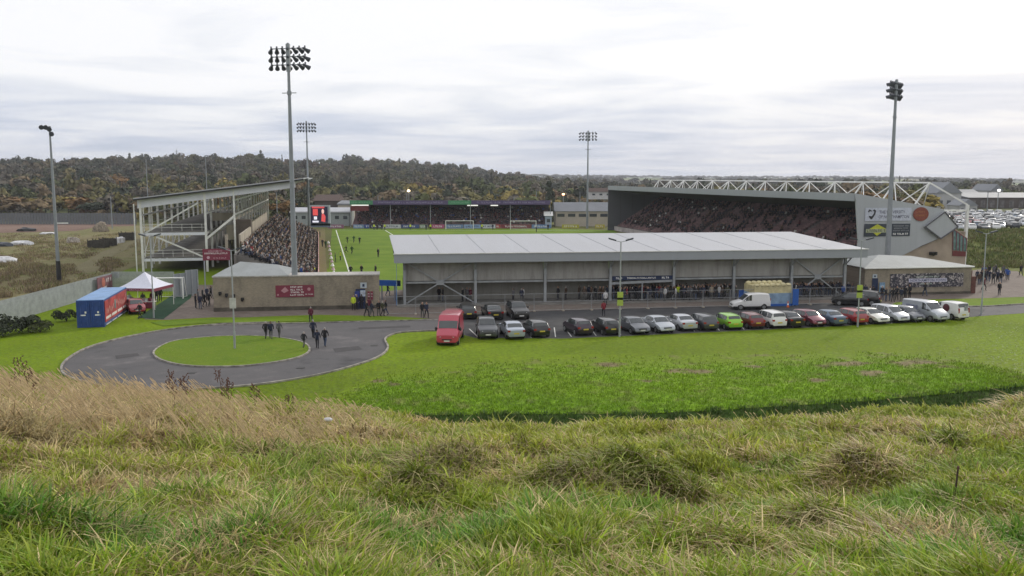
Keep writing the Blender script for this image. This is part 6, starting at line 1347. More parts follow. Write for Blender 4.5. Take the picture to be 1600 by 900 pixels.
# people behind the mesh fence and under the low stand
def under(px, c, k='stand', off=1.2, lab='', group='people under the low stand', f=None):
    p = PL(px, 470, A0+nN*off, dN); p.z = 0.12; person(0, 0, k, c, lab, rp.uniform(0, 360) if f is None else f, group=group, pos=p)
for px, c, off in ((686, 'black', 2.2), (692, 'black', 1.6), (723, 'black', 1.0), (730, 'grey', 1.4), (735, 'claret', 1.1), (802, 'grey', -.2), (815, 'navy', -.3), (818, 'white', .2), (872, 'black', 1.0), (884, 'brown', 1.1)):
    under(px, c, 'stand', off, 'person in dark or grey clothes loosely spaced under the left half of the low stand', 'people loosely spaced under the low stand')
for px in (906, 912, 918, 924, 931, 938, 944, 949): under(px+rp.uniform(-2, 2), rp.choice(('black', 'black', 'navy', 'brown')), rp.choice(('stand', 'walk')), rp.uniform(.2, 1.8), 'dark clothed person left of the navy entrance sign under the low stand', 'people left of the entrance sign')
person(946, 477, 'stand', 'white', 'person in white hooded top outside the mesh fence left of the lamp post', 170); person(943, 495, 'walk', 'red', 'person in red top in front of the fence, behind the black hatchbacks', 180)
x = 957
while x < 1150:
    under(x, rp.choices(('black', 'navy', 'grey', 'red', 'white', 'brown', 'beige', 'hivis', 'olive'), (12, 7, 3, 1.0, .5, 2, .5, .3, 1))[0], rp.choice(('stand', 'stand', 'walk', 'pocket')), rp.uniform(-1.3, 2.6), 'person in the dense queue below and right of the navy entrance sign', 'people in the dense queue under the low stand'); x += rp.uniform(1.5, 2.9)
x = 1238
while x < 1314:
    under(x, rp.choices(('black', 'navy', 'grey', 'brown', 'white'), (8, 6, 2, 2, .6))[0], rp.choice(('stand', 'pocket')), rp.uniform(-.5, 2.4), 'dark clothed person under the right end bay of the low stand, beyond the inflatable', 'people under the right end bay'); x += rp.uniform(1.6, 3.2)
# in front of the ticket block
for x, y, c in ((1352, 466, 'navy'), (1359, 469, 'white'), (1364, 468, 'black'), (1378, 469, 'black'), (1384, 471, 'black'), (1390, 470, 'grey'), (1395, 472, 'black'), (1401, 469, 'black'), (1408, 471, 'navy'), (1414, 468, 'black'), (1421, 466, 'black'), (1325, 462, 'navy'), (1332, 464, 'navy'), (1317, 466, 'blue')):
    person(x, y, rp.choice(('stand', 'pocket')), c, 'person in the dark group before the left part of the ticket block', rp.uniform(0, 360), group='people gathered at the ticket block')
person(1445, 463, 'walk', 'black', 'person in black walking alone in front of the crowd photo mural', 200)
# crowd on the paving at far right
for i in range(27):
    x = 1523+rp.random()*52; y = 432+rp.random()*14+(0 if x < 1545 else -2)
    person(x, y, rp.choice(('walk', 'walk', 'stand')), rp.choices(('black', 'navy', 'blue', 'brown', 'grey', 'orange'), (8, 4, 1.6, 2, 2, .4))[0], 'person in the loose crowd walking up the paving at far right', 180+rp.uniform(-40, 40), group='people walking up the paving at far right')
person(1537, 454, 'walk', 'claret', 'person in dark claret jacket low on the paving by the right end lamp post', 30); person(1561, 461.5, 'stand', 'black', 'person in black standing alone on the right paving, nearest the road', 10); person(1595, 431, 'walk', 'black', 'person in black at the far right edge of the paving', 180)
# pitch: players warming up and stewards
for i, (x, y, k, c, lab) in enumerate(((500, 371, 'stand', 'black', 'person in black on the worn strip, farthest along'), (504, 386, 'walk', 'black', 'person in black beside the worn strip halfway along'), (543, 381, 'run', 'pgreen', 'leftmost of three players in the far trio on the pitch'), (553, 380, 'run', 'pgreen', 'middle of the far trio of players on the pitch'), (562, 382, 'run', 'black', 'bending player at the right of the far trio'), (541, 397, 'run', 'black', 'left player of the middle pair on the pitch'), (550, 398, 'run', 'pgreen', 'right player of the middle pair on the pitch'), (524, 410, 'stand', 'pgreen', 'left player at the touchline in dark green'), (532, 407, 'stand', 'hivis', 'right player at the touchline with a lime bib'), (591, 402, 'stand', 'black', 'lone player near the centre of the visible pitch'), (616, 402, 'stand', 'black', 'lone player beside the left roof edge of the low stand'), (548, 432, 'pocket', 'black', 'left of three people just above the long buff wall on the pitch'), (565, 431, 'pocket', 'black', 'middle of three people just above the long buff wall on the pitch'), (587, 431, 'stand', 'black', 'right of three people just above the long buff wall on the pitch'), (618, 379, 'stand', 'black', 'player at the left back corner of the low stand roof'), (509, 388, 'stand', 'pgreen', 'person in dark green by the training cones'), (838, 363, 'stand', 'black', 'goalkeeper in black standing before the right goal'), (475, 433, 'stand', 'hivis', 'steward in yellow coat right of the nearest mast foot'), (491, 434, 'stand', 'hivis', 'second steward in yellow with bare head beside the worn strip'), (480, 441, 'stand', 'beige', 'person in beige between the two stewards'))):
    person(x, y, k, c, lab, rp.uniform(0, 360), leg=0 if c != 'pgreen' else 0)
for x in (590, 596, 602, 640, 672, 755, 585, 664, 770, 858):
    person(x+rp.uniform(-2, 2), 359.3, 'stand', rp.choice(('black', 'navy', 'hivis')), 'small figure along the far advertising boards', 0, group='people along the far advertising boards', sub=0)
# spectators on the packed left terrace: the nearest as people, the others as one crowd
def seat_pos(k, y): 
    x1 = BX1-k*(BX1-BX0)/NROW; return EM @ Vector((x1-0.35, y, 0.6+4.2*k/(NROW-1)))
cands = []
for k in range(NROW):
    y = BY0+0.3
    while y < BY1:
        if rp.random() < (0.97 if y < 60 else 0.75): cands.append((y+rp.uniform(-.08, .08), k))
        y += rp.uniform(0.52, 0.74)
vis = []
for y, k in cands:
    p = seat_pos(k, y); py = 276+(EYE-p.z-0.8)*FPX/p.y; px = PX(p.x, p.y, p.z)
    vis.append((p.y, y, k, py))
vis.sort(); near = []; rest = []
for v in vis:
    if v[3] < 432 and len(near) < 300-NP: near.append(v)
    elif v[3] < 440: rest.append(v)
COATW = (('black', 14), ('navy', 6), ('grey', 3), ('white', 2.2), ('claret', 2), ('brown', 3), ('blue', .7), ('beige', 1.0), ('red', .3), ('olive', 2))
def rcoat(): return rp.choices([c for c, _ in COATW], [w for _, w in COATW])[0]
for _, y, k, _p in near:
    c = rcoat(); o = person(0, 0, 'seated' if rp.random() < .85 else 'stand', c, 'spectator packed at the near end of the left terrace under the steel frame stand', 0, hair=rp.choice((0, 1, 2, 2)), pos=seat_pos(k, y), group='spectators at the near end of the left terrace', sub=0)
    o.rotation_euler = (0, 0, AX+R(90)+rp.uniform(-.6, .6)); o.location += Vector((rp.uniform(-.16, .16), 0, -0.05+rp.uniform(-.08, .08)))
def merge_people(name, items):
    """items: (x, y, z, angle, pose, coat, leg, hair); low-detail bodies in one mesh"""
    mats = {}; V = []; Fs = []; MI = []; nv = 0
    cache = {}
    for (x, y, z, a, kd, c, l, h) in items:
        if kd not in cache:
            if (kd, 0) not in BASE: BASE[(kd, 0)] = body_mesh(kd, 0)
            m0, cls = BASE[(kd, 0)]; co = np.empty(len(m0.vertices)*3); m0.vertices.foreach_get('co', co); co = co.reshape(-1, 3)
            fs = [tuple(p.vertices) for p in m0.polygons]; F4 = np.array([f if len(f) == 4 else (f[0], f[1], f[2], f[2]) for f in fs]); cache[kd] = (co, fs, cls)
        co, fs, cls = cache[kd]; ca, sa = math.cos(a), math.sin(a)
        V.append(np.stack([co[:, 0]*ca-co[:, 1]*sa+x, co[:, 0]*sa+co[:, 1]*ca+y, co[:, 2]+z], 1))
        keys = ('coat_'+c, 'L%d' % l, 'S', 'H%d' % h, 'O')
        idx = [mats.setdefault(k, len(mats)) for k in keys]
        Fs += [tuple(i+nv for i in f) for f in fs]; MI += [idx[q] for q in cls]; nv += len(co)
    me = bpy.data.meshes.new(name); me.from_pydata(np.concatenate(V).tolist(), [], Fs)
    for k in mats: me.materials.append(MATS[k] if k.startswith('coat') else M_leg[int(k[1])] if k[0] == 'L' else M_skin if k == 'S' else M_hair[int(k[1])] if k[0] == 'H' else M_shoe)
    me.polygons.foreach_set('material_index', MI); me.update(); return link(name, me)
items = []
for _, y, k, _p in rest: p = seat_pos(k, y); items.append((p.x+rp.uniform(-.16, .16), p.y, p.z-.05+rp.uniform(-.08, .08), AX+R(90)+rp.uniform(-.6, .6), 'seated', rcoat(), 0, rp.choice((0, 1, 2))))
for k in range(12):                                     # far stand
    for j in range(90):
        if rp.random() < 0.40+0.35*(k > 3): items.append((fa.x+1.2+j*(FW-2.4)/90+rp.uniform(-.15, .15), YF+2+k*0.78, 0.8+k*0.36-.05, rp.uniform(-.3, .3), 'seated', rp.choices(('black', 'navy', 'grey', 'claret', 'white', 'blue'), (9, 5, 2, 2, .8, 1))[0], 0, rp.choice((0, 1))))
WM = Matrix.Translation(W0) @ Matrix.Rotation(AX, 4, 'Z')
for k in range(2, NR2):                                 # main stand: fuller low down and toward the far end
    for j in range(170):
        y = 2+j*0.66
        if rp.random() < (0.10+0.38*max(0, min(1, (y-30)/80))+(0.28 if k > 15 else 0)+(0.15 if k < 8 else 0))*0.42:
            p = WM @ Vector((2.0+k*0.58+0.2, y+rp.uniform(-.1, .1), 1.2+0.37*k)); items.append((p.x, p.y, p.z-.05, AX-R(90)+rp.uniform(-.4, .4), 'seated', rp.choices(('black', 'navy', 'grey', 'claret', 'white', 'brown'), (10, 6, 3, 1.5, 1.2, 2))[0], 0, rp.choice((0, 1))))
o = merge_people('crowd', items); o['kind'] = 'stuff'; o['label'] = 'seated match crowd filling the far stand, the main stand and the far part of the left terrace'
# training kit along the touchline
for i in range(9):
    p = G(513+i*1.1, 380+i*6.0); mb = MB(); mb.cyl((0, 0, 0), (0, 0, 0.5), 0.35, 0.12, 8); o = mb.build('training_cone', M_pink if i % 2 else M_white, world=False); o.location = p; tag(o, ('pink' if i % 2 else 'white')+' training marker in the line along the worn strip', 'training marker', 'markers along the touchline')
# ------------------------------------------------------------ trees
M_leafm = attr_mat('tree_foliage', 0.85, 0.0, 0.25, 0.35, spec=0.15)
M_bark = mat('bark', (0.07, 0.055, 0.045), 0.9, var=0.3, scale=2)
def crown(seed, n, kind='round', q=0.16):
    """leaf-clump quads through a lobed crown of unit half-width; z from 0 to about 2"""
    g = np.random.default_rng(seed); nl = 7 if kind != 'cone' else 5
    if kind == 'cone': C = np.stack([g.normal(0, .08, nl), g.normal(0, .08, nl), np.linspace(.3, 1.9, nl)], 1); Rl = np.linspace(.62, .18, nl)
    elif kind == 'low': C = np.stack([g.uniform(-.7, .7, nl), g.uniform(-.7, .7, nl), g.uniform(.25, .7, nl)], 1); Rl = g.uniform(.35, .6, nl)
    else: C = np.stack([g.normal(0, .38, nl), g.normal(0, .38, nl), g.uniform(.55, 1.5, nl)], 1); C[0] = (0, 0, 1.1); Rl = g.uniform(.34, .62, nl)
    k = g.integers(0, nl, n); d = g.normal(size=(n, 3)); d /= np.linalg.norm(d, axis=1)[:, None]; d[:, 2] = np.where(d[:, 2] < -.3, -d[:, 2], d[:, 2])
    P = C[k] + d*Rl[k][:, None]*(g.uniform(.55, 1.08, n)**0.6)[:, None]*np.array([1, 1, .85])
    nrm = d + g.normal(0, .38, (n, 3)); nrm /= np.linalg.norm(nrm, axis=1)[:, None]
    a = np.cross(nrm, g.normal(size=(n, 3))); a /= np.linalg.norm(a, axis=1)[:, None]; b = np.cross(nrm, a)
    s = q*g.uniform(.6, 1.35, n)[:, None]; V = np.stack([P-a*s-b*s*.7, P+a*s*.8-b*s, P+a*s+b*s*.75, P-a*s*.7+b*s], 1)
    V[:, 0] += nrm*s*.3; V[:, 2] -= nrm*s*.3
    lob = g.uniform(.85, 1.15, nl)[k]*g.uniform(.9, 1.1, n)
    return V.reshape(-1, 3), np.repeat(lob, 4)
PAL = {'green': (.09, .105, .045), 'olive': (.165, .15, .062), 'brown': (.18, .135, .08), 'orange': (.19, .115, .05), 'yellow': (.25, .20, .065), 'greybrown': (.145, .128, .10), 'dark': (.045, .055, .035), 'lightgreen': (.13, .145, .06), 'rust': (.14, .085, .055)}
protosF = [crown(s, 135, 'round', .135) for s in range(14)] + [crown(50+s, 80, 'cone', .14) for s in range(3)]
gt = np.random.default_rng(77)
def skyline_ok(px): return True
TV, TF, TT_ = [], [], []; nvt = 0
def add_far_tree(x, y, z, r, h, pi, c):
    global nvt
    if y > 560: c = np.array(c)*.5+np.array([.085, .085, .068])*.5  # far crowns mixed toward grey, distance haze put into their colour
    V, lb = protosF[pi]; a = gt.uniform(0, 6.28); ca, sa = math.cos(a), math.sin(a)
    W = np.stack([(V[:, 0]*ca-V[:, 1]*sa)*r+x, (V[:, 0]*sa+V[:, 1]*ca)*r+y, V[:, 2]*h*.5+z], 1)
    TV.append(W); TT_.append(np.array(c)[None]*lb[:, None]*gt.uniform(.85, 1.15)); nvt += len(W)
keysP = list(PAL)
def pick(px, Y):
    if Y > 520: w = dict(green=3, olive=4, brown=2.5, orange=.6, yellow=.4, greybrown=6, dark=3.5, lightgreen=.6, rust=.5)
    else: w = dict(green=2.5, olive=4.5, brown=2.5, orange=.5, yellow=.8, greybrown=4.0, dark=1.5, lightgreen=1.2, rust=.4)
    if 560 < px < 980: w['yellow'] *= 1.6; w['rust'] *= .4; w['orange'] *= .6
    bl = vnoise(px*.011, Y*.012, 1, 2, 41); bd = vnoise(px*.012, Y*.02, 1, 2, 43)
    if bl > .56: w['yellow'] *= 3; w['orange'] *= 2; w['rust'] *= 1.5; w['lightgreen'] *= 2
    if bd > .54: w['dark'] *= 5; w['green'] *= 2.5; w['yellow'] *= .2; w['orange'] *= .2
    return gt.choice(keysP, p=np.array([w[k] for k in keysP])/sum(w.values()))
cnt = 0
Y = 300.0
while Y < 1420:
    step = 6.6 + (Y-300)*0.009; px = -120 + gt.uniform(0, 10)
    while px < 1740:
        Rn = np.interp(px, NR_X, NR_R); dpx = step/Y*1400*gt.uniform(.7, 1.35); px += dpx
        if Y > Rn+60: continue
        if px < 215 and Y < 330: continue
        if 1455 < px and Y < 470: continue
        if px > 950 and Y > 520 and gt.random() < .45: continue
        cl_ = vnoise(px*0.02, Y*0.02, 1.0, 3, 33)
        if Y < 470 and cl_ < .36: continue
        if Y > 470 and cl_ < .30 and gt.random() < .6: continue
        yy = Y+gt.uniform(-.5, .5)*step; X = (px-800)/1410*yy
        h = float(np.clip(gt.lognormal(2.0, .32), 3.5, 15))*(1.0 if Y > 430 else .72); pi = gt.integers(0, 14) if gt.random() < .95 else gt.integers(14, 17)
        r = h**.75*gt.uniform(.62, 1.15)*(0.45 if pi > 13 else 1); k = 'dark' if pi > 13 else pick(px, yy)
        add_far_tree(X, yy, float(ground_z(X, yy))-.8, r, h, pi, PAL[k]); cnt += 1
    Y += step*0.95
# bigger single crowns that break the skyline, and the hedged far ridge
for (px, h, k) in ((545, 19, 'dark'), (552, 17, 'green'), (560, 16, 'dark'), (624, 15, 'dark'), (642, 19, 'greybrown'), (668, 16, 'greybrown'), (330, 15, 'dark'), (408, 17, 'dark'), (412, 14, 'dark'), (205, 15, 'dark'), (175, 14, 'dark'), (60, 13, 'green'), (700, 13, 'greybrown'), (740, 12, 'green')):
    Rn = float(np.interp(px, NR_X, NR_R)); X = (px-800)/1410*Rn; add_far_tree(X, Rn, float(ground_z(X, Rn))-1, h*.42, h, 15 if px in (624, 408, 412, 205) else int(gt.integers(0, 14)), PAL[k])
for Y in (1700, 2100, 2600, 3200, 3700, 3850):
    px = -50
    while px < 1700:
        px += gt.uniform(1.5, 7)*(1.6 if gt.random() < .25 else 1)
        if vnoise(px*.012, Y*.01, 1, 2, 3) < .47 and Y < 3700: continue
        X = (px-800)/1410*Y; h = gt.uniform(9, 16); add_far_tree(X, Y+gt.uniform(-20, 20), float(ground_z(X, Y))-1.5, h*.8, h, int(gt.integers(0, 14)), PAL['dark'] if gt.random() < .5 else PAL['greybrown'])
V = np.concatenate(TV); F4 = np.arange(len(V)).reshape(-1, 4)
o = link('woodland', raw_mesh('woodland', V, F4, M_leafm, tint=np.clip(np.concatenate(TT_), 0, 1))); o['kind'] = 'stuff'; o['label'] = 'autumn woodland covering the hillside and flats beyond the stadium'
# nearer trees one can tell apart
def tree(px, Y, r, h, kind, cname, label, seed, n=420, q=.105, pyb=None, base=0.22, group='trees beyond the stadium'):
    b = A(px, 300, Y); b.z = float(ground_z(b.x, b.y)); t = thing('tree', b, label, 'tree', 0, group)
    V, lb = crown(seed, n, kind, q); W = np.stack([V[:, 0]*r, V[:, 1]*r, V[:, 2]*h*.5*(1-base)+h*base*(0.6 if kind != 'low' else 0)], 1); c = np.array(PAL[cname])[None]*lb[:, None]
    link('crown', raw_mesh('crown', W, np.arange(len(W)).reshape(-1, 4), M_leafm, tint=np.clip(c, 0, 1)), t)
    mb = MB(); mb.cyl((0, 0, -.3), (0, 0, h*.45), .035*h*.6, .02*h*.6, 7)
    for k in range(4): a = k*1.6+seed; mb.cyl((0, 0, h*(.25+.05*k)), (math.cos(a)*r*.5, math.sin(a)*r*.5, h*(.55+.05*k)), .012*h, .005*h, 5)
    mb.build('trunk', M_bark, t, world=False); return t
cw = {'green': 'green', 'olive': 'olive', 'brown': 'brown', 'orange': 'orange', 'yellow': 'golden yellow', 'greybrown': 'grey brown, half bare', 'dark': 'dark evergreen', 'lightgreen': 'light green', 'rust': 'rust'}
treelist = [(862, 300, 5.5, 8.5, 'round', 'yellow', 'round golden yellow tree beside the orange lit lamp'), (878, 312, 4.5, 7.5, 'round', 'orange', 'amber tree just right of the round golden tree'), (690, 305, 8.0, 7.0, 'low', 'yellow', 'spreading yellow tree line crown above the middle of the far stand roof'), (668, 308, 5.0, 6.5, 'low', 'olive', 'olive bushy tree left of the yellow spreading crown'), (790, 300, 6.0, 6.0, 'low', 'yellow', 'low yellow tree over the right half of the far stand roof'), (858, 345, 4.0, 14, 'cone', 'dark', 'dark evergreen behind the golden tree, tallest there'), (600, 310, 6.0, 8.0, 'round', 'olive', 'olive tree over the left end of the far stand roof'), (560, 315, 6.5, 9, 'round', 'greybrown', 'half bare grey brown tree behind the purple and green roof boards at left'), (730, 312, 6.0, 8.0, 'round', 'greybrown', 'half bare tree right of the yellow spreading crown'), (760, 318, 6, 9, 'round', 'olive', 'tall olive tree between the two pitch goals, beyond the far stand'), (825, 322, 5.5, 9.5, 'round', 'lightgreen', 'light green tree left of the golden tree'), (930, 300, 4.0, 5.5, 'round', 'lightgreen', 'small bright green tree over the low cream building'), (895, 330, 5.0, 9.0, 'round', 'brown', 'brown tree behind the slim lamp post near the far right mast'), (520, 305, 5.5, 7.5, 'round', 'olive', 'olive tree above the brown roofed building'), (495, 320, 6, 9, 'round', 'greybrown', 'half bare tree right behind the far left mast'), (442, 300, 5, 8, 'round', 'orange', 'orange tree showing under the steel roof tip')]
for i, (px, Y, r, h, kd, c, lab) in enumerate(treelist): tree(px, Y, r, h, kd, c, lab, 100+i)
left = [(5, 335, 7, 9.5, 'brown'), (28, 345, 6, 8, 'orange'), (55, 352, 7, 8, 'yellow'), (82, 345, 6, 7, 'olive'), (105, 350, 6.5, 8.5, 'yellow'), (128, 342, 6, 9, 'orange'), (150, 335, 6, 7, 'dark'), (182, 338, 6.5, 9.5, 'greybrown'), (206, 320, 4.5, 5, 'yellow'), (186, 310, 4, 4.5, 'orange'), (20, 310, 6, 5.5, 'greybrown'), (64, 306, 7, 5.8, 'dark'), (100, 305, 6.5, 5.2, 'dark'), (135, 306, 7, 5.6, 'green')]
adj = ['broad', 'small', 'low', 'bushy', 'second', 'tall', 'squat']
for i, (px, Y, r, h, c) in enumerate(left):
    tree(px, Y, r, h, 'low' if h < 6 else 'round', c, '%s tree %s' % (cw[c].split(',')[0], ['at the far left edge behind the long far fence', 'second from the left edge behind the long far fence', 'in the yellow belt', 'directly left of the slim two headed mast', 'just right of the slim two headed mast', 'above the dark crates', 'above the right dark crate', 'left of the steel frame stand', 'low by the steel frame roof corner', 'low by the thin post left of the steel frame', 'low at the fence at the far left edge', 'at the fence left of the slim mast', 'at the fence right of the slim mast', 'low at the fence above the dark crates'][i]), 140+i, n=360, q=.12, group='trees behind the long far fence')
right = [(1350, 260, 6, 9, 'brown'), (1372, 250, 5, 8.5, 'orange'), (1395, 255, 5, 9, 'greybrown'), (1425, 240, 5, 9.5, 'olive'), (1445, 232, 4.5, 8, 'yellow'), (1410, 225, 4.5, 7.5, 'brown'), (1385, 235, 4.5, 8, 'olive'), (1335, 280, 6, 9, 'greybrown')]
for i, (px, Y, r, h, c) in enumerate(right):
    tree(px, Y, r, h, 'round', c, '%s tree through the white truss, %s' % (cw[c].split(',')[0], ['left of the tall right mast', 'just left of the tall right mast', 'just right of the tall right mast', 'in its last but one bay', 'in its rightmost bay', 'in the middle of the bay right of the mast', 'directly behind the tall right mast', 'well left of the tall right mast'][i]), 160+i, n=360, q=.12, group='trees behind the grandstand roof')
# houses scattered in the wooded hillside
M_hw = [mat('house_wall_cream', (0.36, 0.33, 0.29), 0.9), mat('house_wall_brick', (0.20, 0.11, 0.08), 0.9), mat('house_wall_white', (0.5, 0.5, 0.49), 0.9)]; M_hr = [mat('house_roof_brown', (0.10, 0.07, 0.06), 0.9), mat('house_roof_grey', (0.16, 0.16, 0.18), 0.9)]
for i, (px, py, Y, w, h, lab) in enumerate(((405, 259, 860, 22, 8, 'pale wide house high on the wooded hill above the steel roof'), (425, 257, 880, 14, 6, 'house beside the pale wide house on the hill'), (150, 283, 640, 9, 5, 'small white house among the trees left of the slim poles'), (675, 277, 950, 9, 6, 'small pale house in the distance left of centre'), (712, 279, 960, 11, 5, 'pale low house in the trees above the far stand'), (733, 280, 980, 10, 5, 'second pale low house in the trees above the far stand'), (655, 287, 700, 4, 3, 'tiny white hut in the trees above the far stand'), (300, 281, 640, 4, 4, 'tiny yellow walled house in the trees above the steel frame roof'), (938, 302, 340, 9, 4, 'white roofed hut right of the far right mast'), (700, 277, 1000, 10, 6, 'brick house between the pale distant houses'))):
    p = A(px, py, Y); t = thing('house', (p.x, Y, p.z-h/2), lab, 'house', 0, 'far houses among the trees')
    MB().box((0, 0, h*.3), (w, w*.5, h*.7)).build('wall', M_hw[i % 3], t, world=False)
    MB().prism([(-w/2-.3, -w*.3, h*.65), (-w/2-.3, w*.3, h*.65), (-w/2-.3, 0, h)], (w+.6, 0, 0)).build('roof', M_hr[i % 2], t, world=False)
    for k in range(3): MB().box((w*(k-1)*.3, -w*.25-.05, h*.4), (w*.12, .1, h*.16)).build('window', M_gl, t, world=False)
# scrub on the waste ground and the bank
def tufts(name, pts, hgt, spread, cols, n, mat_, label, seed=0, wid=0.05, lean=0.25):
    g = np.random.default_rng(seed); pts = np.asarray(pts); m_ = len(pts); N_ = m_*n
    B = np.repeat(pts, n, 0) + np.concatenate([g.normal(0, spread, (N_, 2)), np.zeros((N_, 1))], 1); H = np.repeat(np.asarray(hgt), n)*g.uniform(.5, 1.15, N_)
    a = g.uniform(0, 6.28, N_); L = H*lean*g.uniform(.3, 2, N_); d = np.stack([np.cos(a)*L, np.sin(a)*L, H], 1); s = np.stack([-np.sin(a), np.cos(a), 0*a], 1)*(wid*g.uniform(.5, 1.5, N_))[:, None]
    V = np.stack([B-s, B+s, B+d*.95+s*.5, B+d-s*.3], 1).reshape(-1, 3); ci = np.repeat(g.integers(0, len(cols), m_), n); C = np.asarray(cols)[ci]*g.uniform(.65, 1.35, N_)[:, None]
    o = link(name, raw_mesh(name, V, np.arange(len(V)).reshape(-1, 4), mat_, tint=np.clip(np.repeat(C, 4, 0), 0, 1))); o['kind'] = 'stuff'; o['label'] = label; return o
M_blade = attr_mat('grass_blade', 0.6, 0.25, 0.15, 3.0, spec=0.3)
g = np.random.default_rng(5); pts = []; hh = []
while len(pts) < 3600:
    px = g.uniform(-100, 222); py = g.uniform(366, 470)
    lim = np.interp(px, [-100, 0, 60, 172, 222], [470, 466, 456, 424, 400])
    if py > lim: continue
    dn = vnoise(px*.03, py*.08, 1, 3, 6)
    if (110 < px and abs(py-(425-(px-105)*.49)) < 7): continue
    if g.random() > sstep((dn-.35)*4)*(1.1 if py > 398 else .45): continue
    p = G(px, py); pts.append((p.x, p.y, 0.0)); hh.append((.22+.55*max(0, dn-.3)*2)*(1.4 if px < 70 and py > 405 else .7))
tufts('scrub', pts, hh, .45, [(.24, .19, .10), (.18, .14, .085), (.28, .24, .12), (.17, .18, .06), (.22, .16, .11)], 14, M_blade, 'brown dead scrub and rough grass over the waste ground at far left', 3, .05, .5)
pts = []; hh = []
while len(pts) < 2600:
    x = g.uniform(76, 190); y = g.uniform(148, 196)
    if x/y > .72: continue
    pts.append((x, y, float(ground_z(x, y)))); hh.append(.3+.5*vnoise(x, y, .15, 3, 9))
tufts('rough_grass', pts, hh, .5, [(.10, .13, .03), (.13, .14, .04), (.08, .11, .025), (.15, .13, .06)], 12, M_blade, 'rough grass on the bank below the far parked cars', 4, .07, .5)
for (px, py, r, h, lab, c, s_) in ((30, 520, 1.9, 1.9, 'dark green bramble bush at the foot of the palisade fence at far left', 'dark', 1), (5, 526, 1.6, 1.5, 'second bramble bush cut by the left picture edge', 'dark', 2), (63, 519, 1.2, 1.0, 'low dark bramble right of the larger bramble bush', 'green', 3), (104, 502, 1.0, 1.3, 'dark bush squeezed between the palisade fence and the blue container', 'dark', 4)):
    b = G(px, py); V, lb = crown(200+s_, 900, 'low', .055); W = np.stack([V[:, 0]*r, V[:, 1]*r, V[:, 2]*h], 1); t = thing('bush', b, lab, 'bush', 0, 'brambles by the palisade fence')
    link('foliage', raw_mesh('foliage', W, np.arange(len(W)).reshape(-1, 4), M_leafm, tint=np.clip(np.array(PAL[c])[None]*lb[:, None]*.9, 0, 1)), t)
    mb = MB()
    for k in range(6): a = k*1.05; mb.cyl((0, 0, 0), (math.cos(a)*r*.4, math.sin(a)*r*.4, h*.7), .03, .012, 5)
    mb.build('stems', M_bark, t, world=False)
# short grass standing on the bright field, at its edges and on the ditch bank
Xf, Yf, Zf, gcol, bald = FIELD
sel = g.random(Xf.shape) < .55*(1-bald); xs_, ys_, zs_ = Xf[sel]+g.uniform(-.1, .1, sel.sum()), Yf[sel]+g.uniform(-.1, .1, sel.sum()), Zf[sel]-.03
n_ = len(xs_); k = 3; B = np.repeat(np.stack([xs_, ys_, zs_], 1), k, 0)+np.concatenate([g.normal(0, .12, (n_*k, 2)), np.zeros((n_*k, 1))], 1)
a = g.uniform(0, 6.28, n_*k); H = g.uniform(.07, .2, n_*k); d = np.stack([np.cos(a)*H*.5, np.sin(a)*H*.5, H], 1); s = np.stack([-np.sin(a), np.cos(a), 0*a], 1)*.035
V = np.stack([B-s, B+s, B+d+s*.4, B+d-s*.4], 1).reshape(-1, 3); C = np.repeat(gcol[sel], k, 0)*g.uniform(.85, 1.45, n_*k)[:, None]
o = link('field_grass', raw_mesh('field_grass', V, np.arange(len(V)).reshape(-1, 4), M_blade, tint=np.clip(np.repeat(C, 4, 0), 0, 1))); o['kind'] = 'stuff'; o['label'] = 'short bright green grass of the rough field before the car park'
pts = []; hh = []
while len(pts) < 3000:
    px = g.uniform(480, 1640); u = (px-800)/1390; e = edgeY(u); y = e+g.uniform(-2.6, .15); x = u*y; pts.append((x, y, float(ground_z(x, y))-.02)); hh.append(g.uniform(.12, .35))
tufts('ditch_grass', pts, hh, .12, [(.08, .15, .03), (.06, .12, .02), (.10, .14, .04)], 9, M_blade, 'shade-tinted grass on the bank of the ditch along the near edge of the bright field', 8, .03, .4)  # darker greens put the shade of the ditch bank into the blades
# short mown grass blades on the lawns nearest the camera
def in_poly(x, y, P):
    r = np.zeros(len(x), bool); n = len(P)
    for i in range(n):
        (x0, y0), (x1, y1) = P[i], P[(i+1) % n]
        if y0 == y1: continue
        c_ = ((y0 > y) != (y1 > y)) & (x < (x1-x0)*(y-y0)/(y1-y0)+x0); r ^= c_
    return r
px_ = g.uniform(-60, 1660, 60000); py_ = 496+(g.random(60000)**.8)*150
road_g = [(p.x, p.y) for p in (G(*q) for q in R_pts)]; isl_g = [(p.x, p.y) for p in ig]; cp_g = [(p.x, p.y) for p in (G(*q) for q in ((720, 488), (742, 528), (880, 529), (1000, 524), (1200, 515), (1400, 505), (1545, 494), (1640, 487), (1640, 480)))]
vv = 450-py_; t_ = -EYE/(-FPX*ST+vv*CT); gx_, gy_ = (px_-800)*t_, (FPX*CT+vv*ST)*t_
isl_in = in_poly(gx_, gy_, isl_g); ok = (~in_poly(gx_, gy_, road_g) | isl_in) & ~in_poly(gx_, gy_, cp_g) & (gy_ < 92) & (gy_ > edgeY(gx_/gy_)+.3) & ~in_poly(px_, py_, [(x, y) for x, y in zip(FX, FY)]+[(1640, 700), (500, 700)]) & ~((px_ > 225) & (py_ < 512) & (px_ < 700)) & ~((px_ > 1380) & (py_ < 484))
gx_, gy_, isl_in = gx_[ok], gy_[ok], isl_in[ok]; n_ = len(gx_); B = np.stack([gx_, gy_, np.where(isl_in, .105, 0.012)], 1)
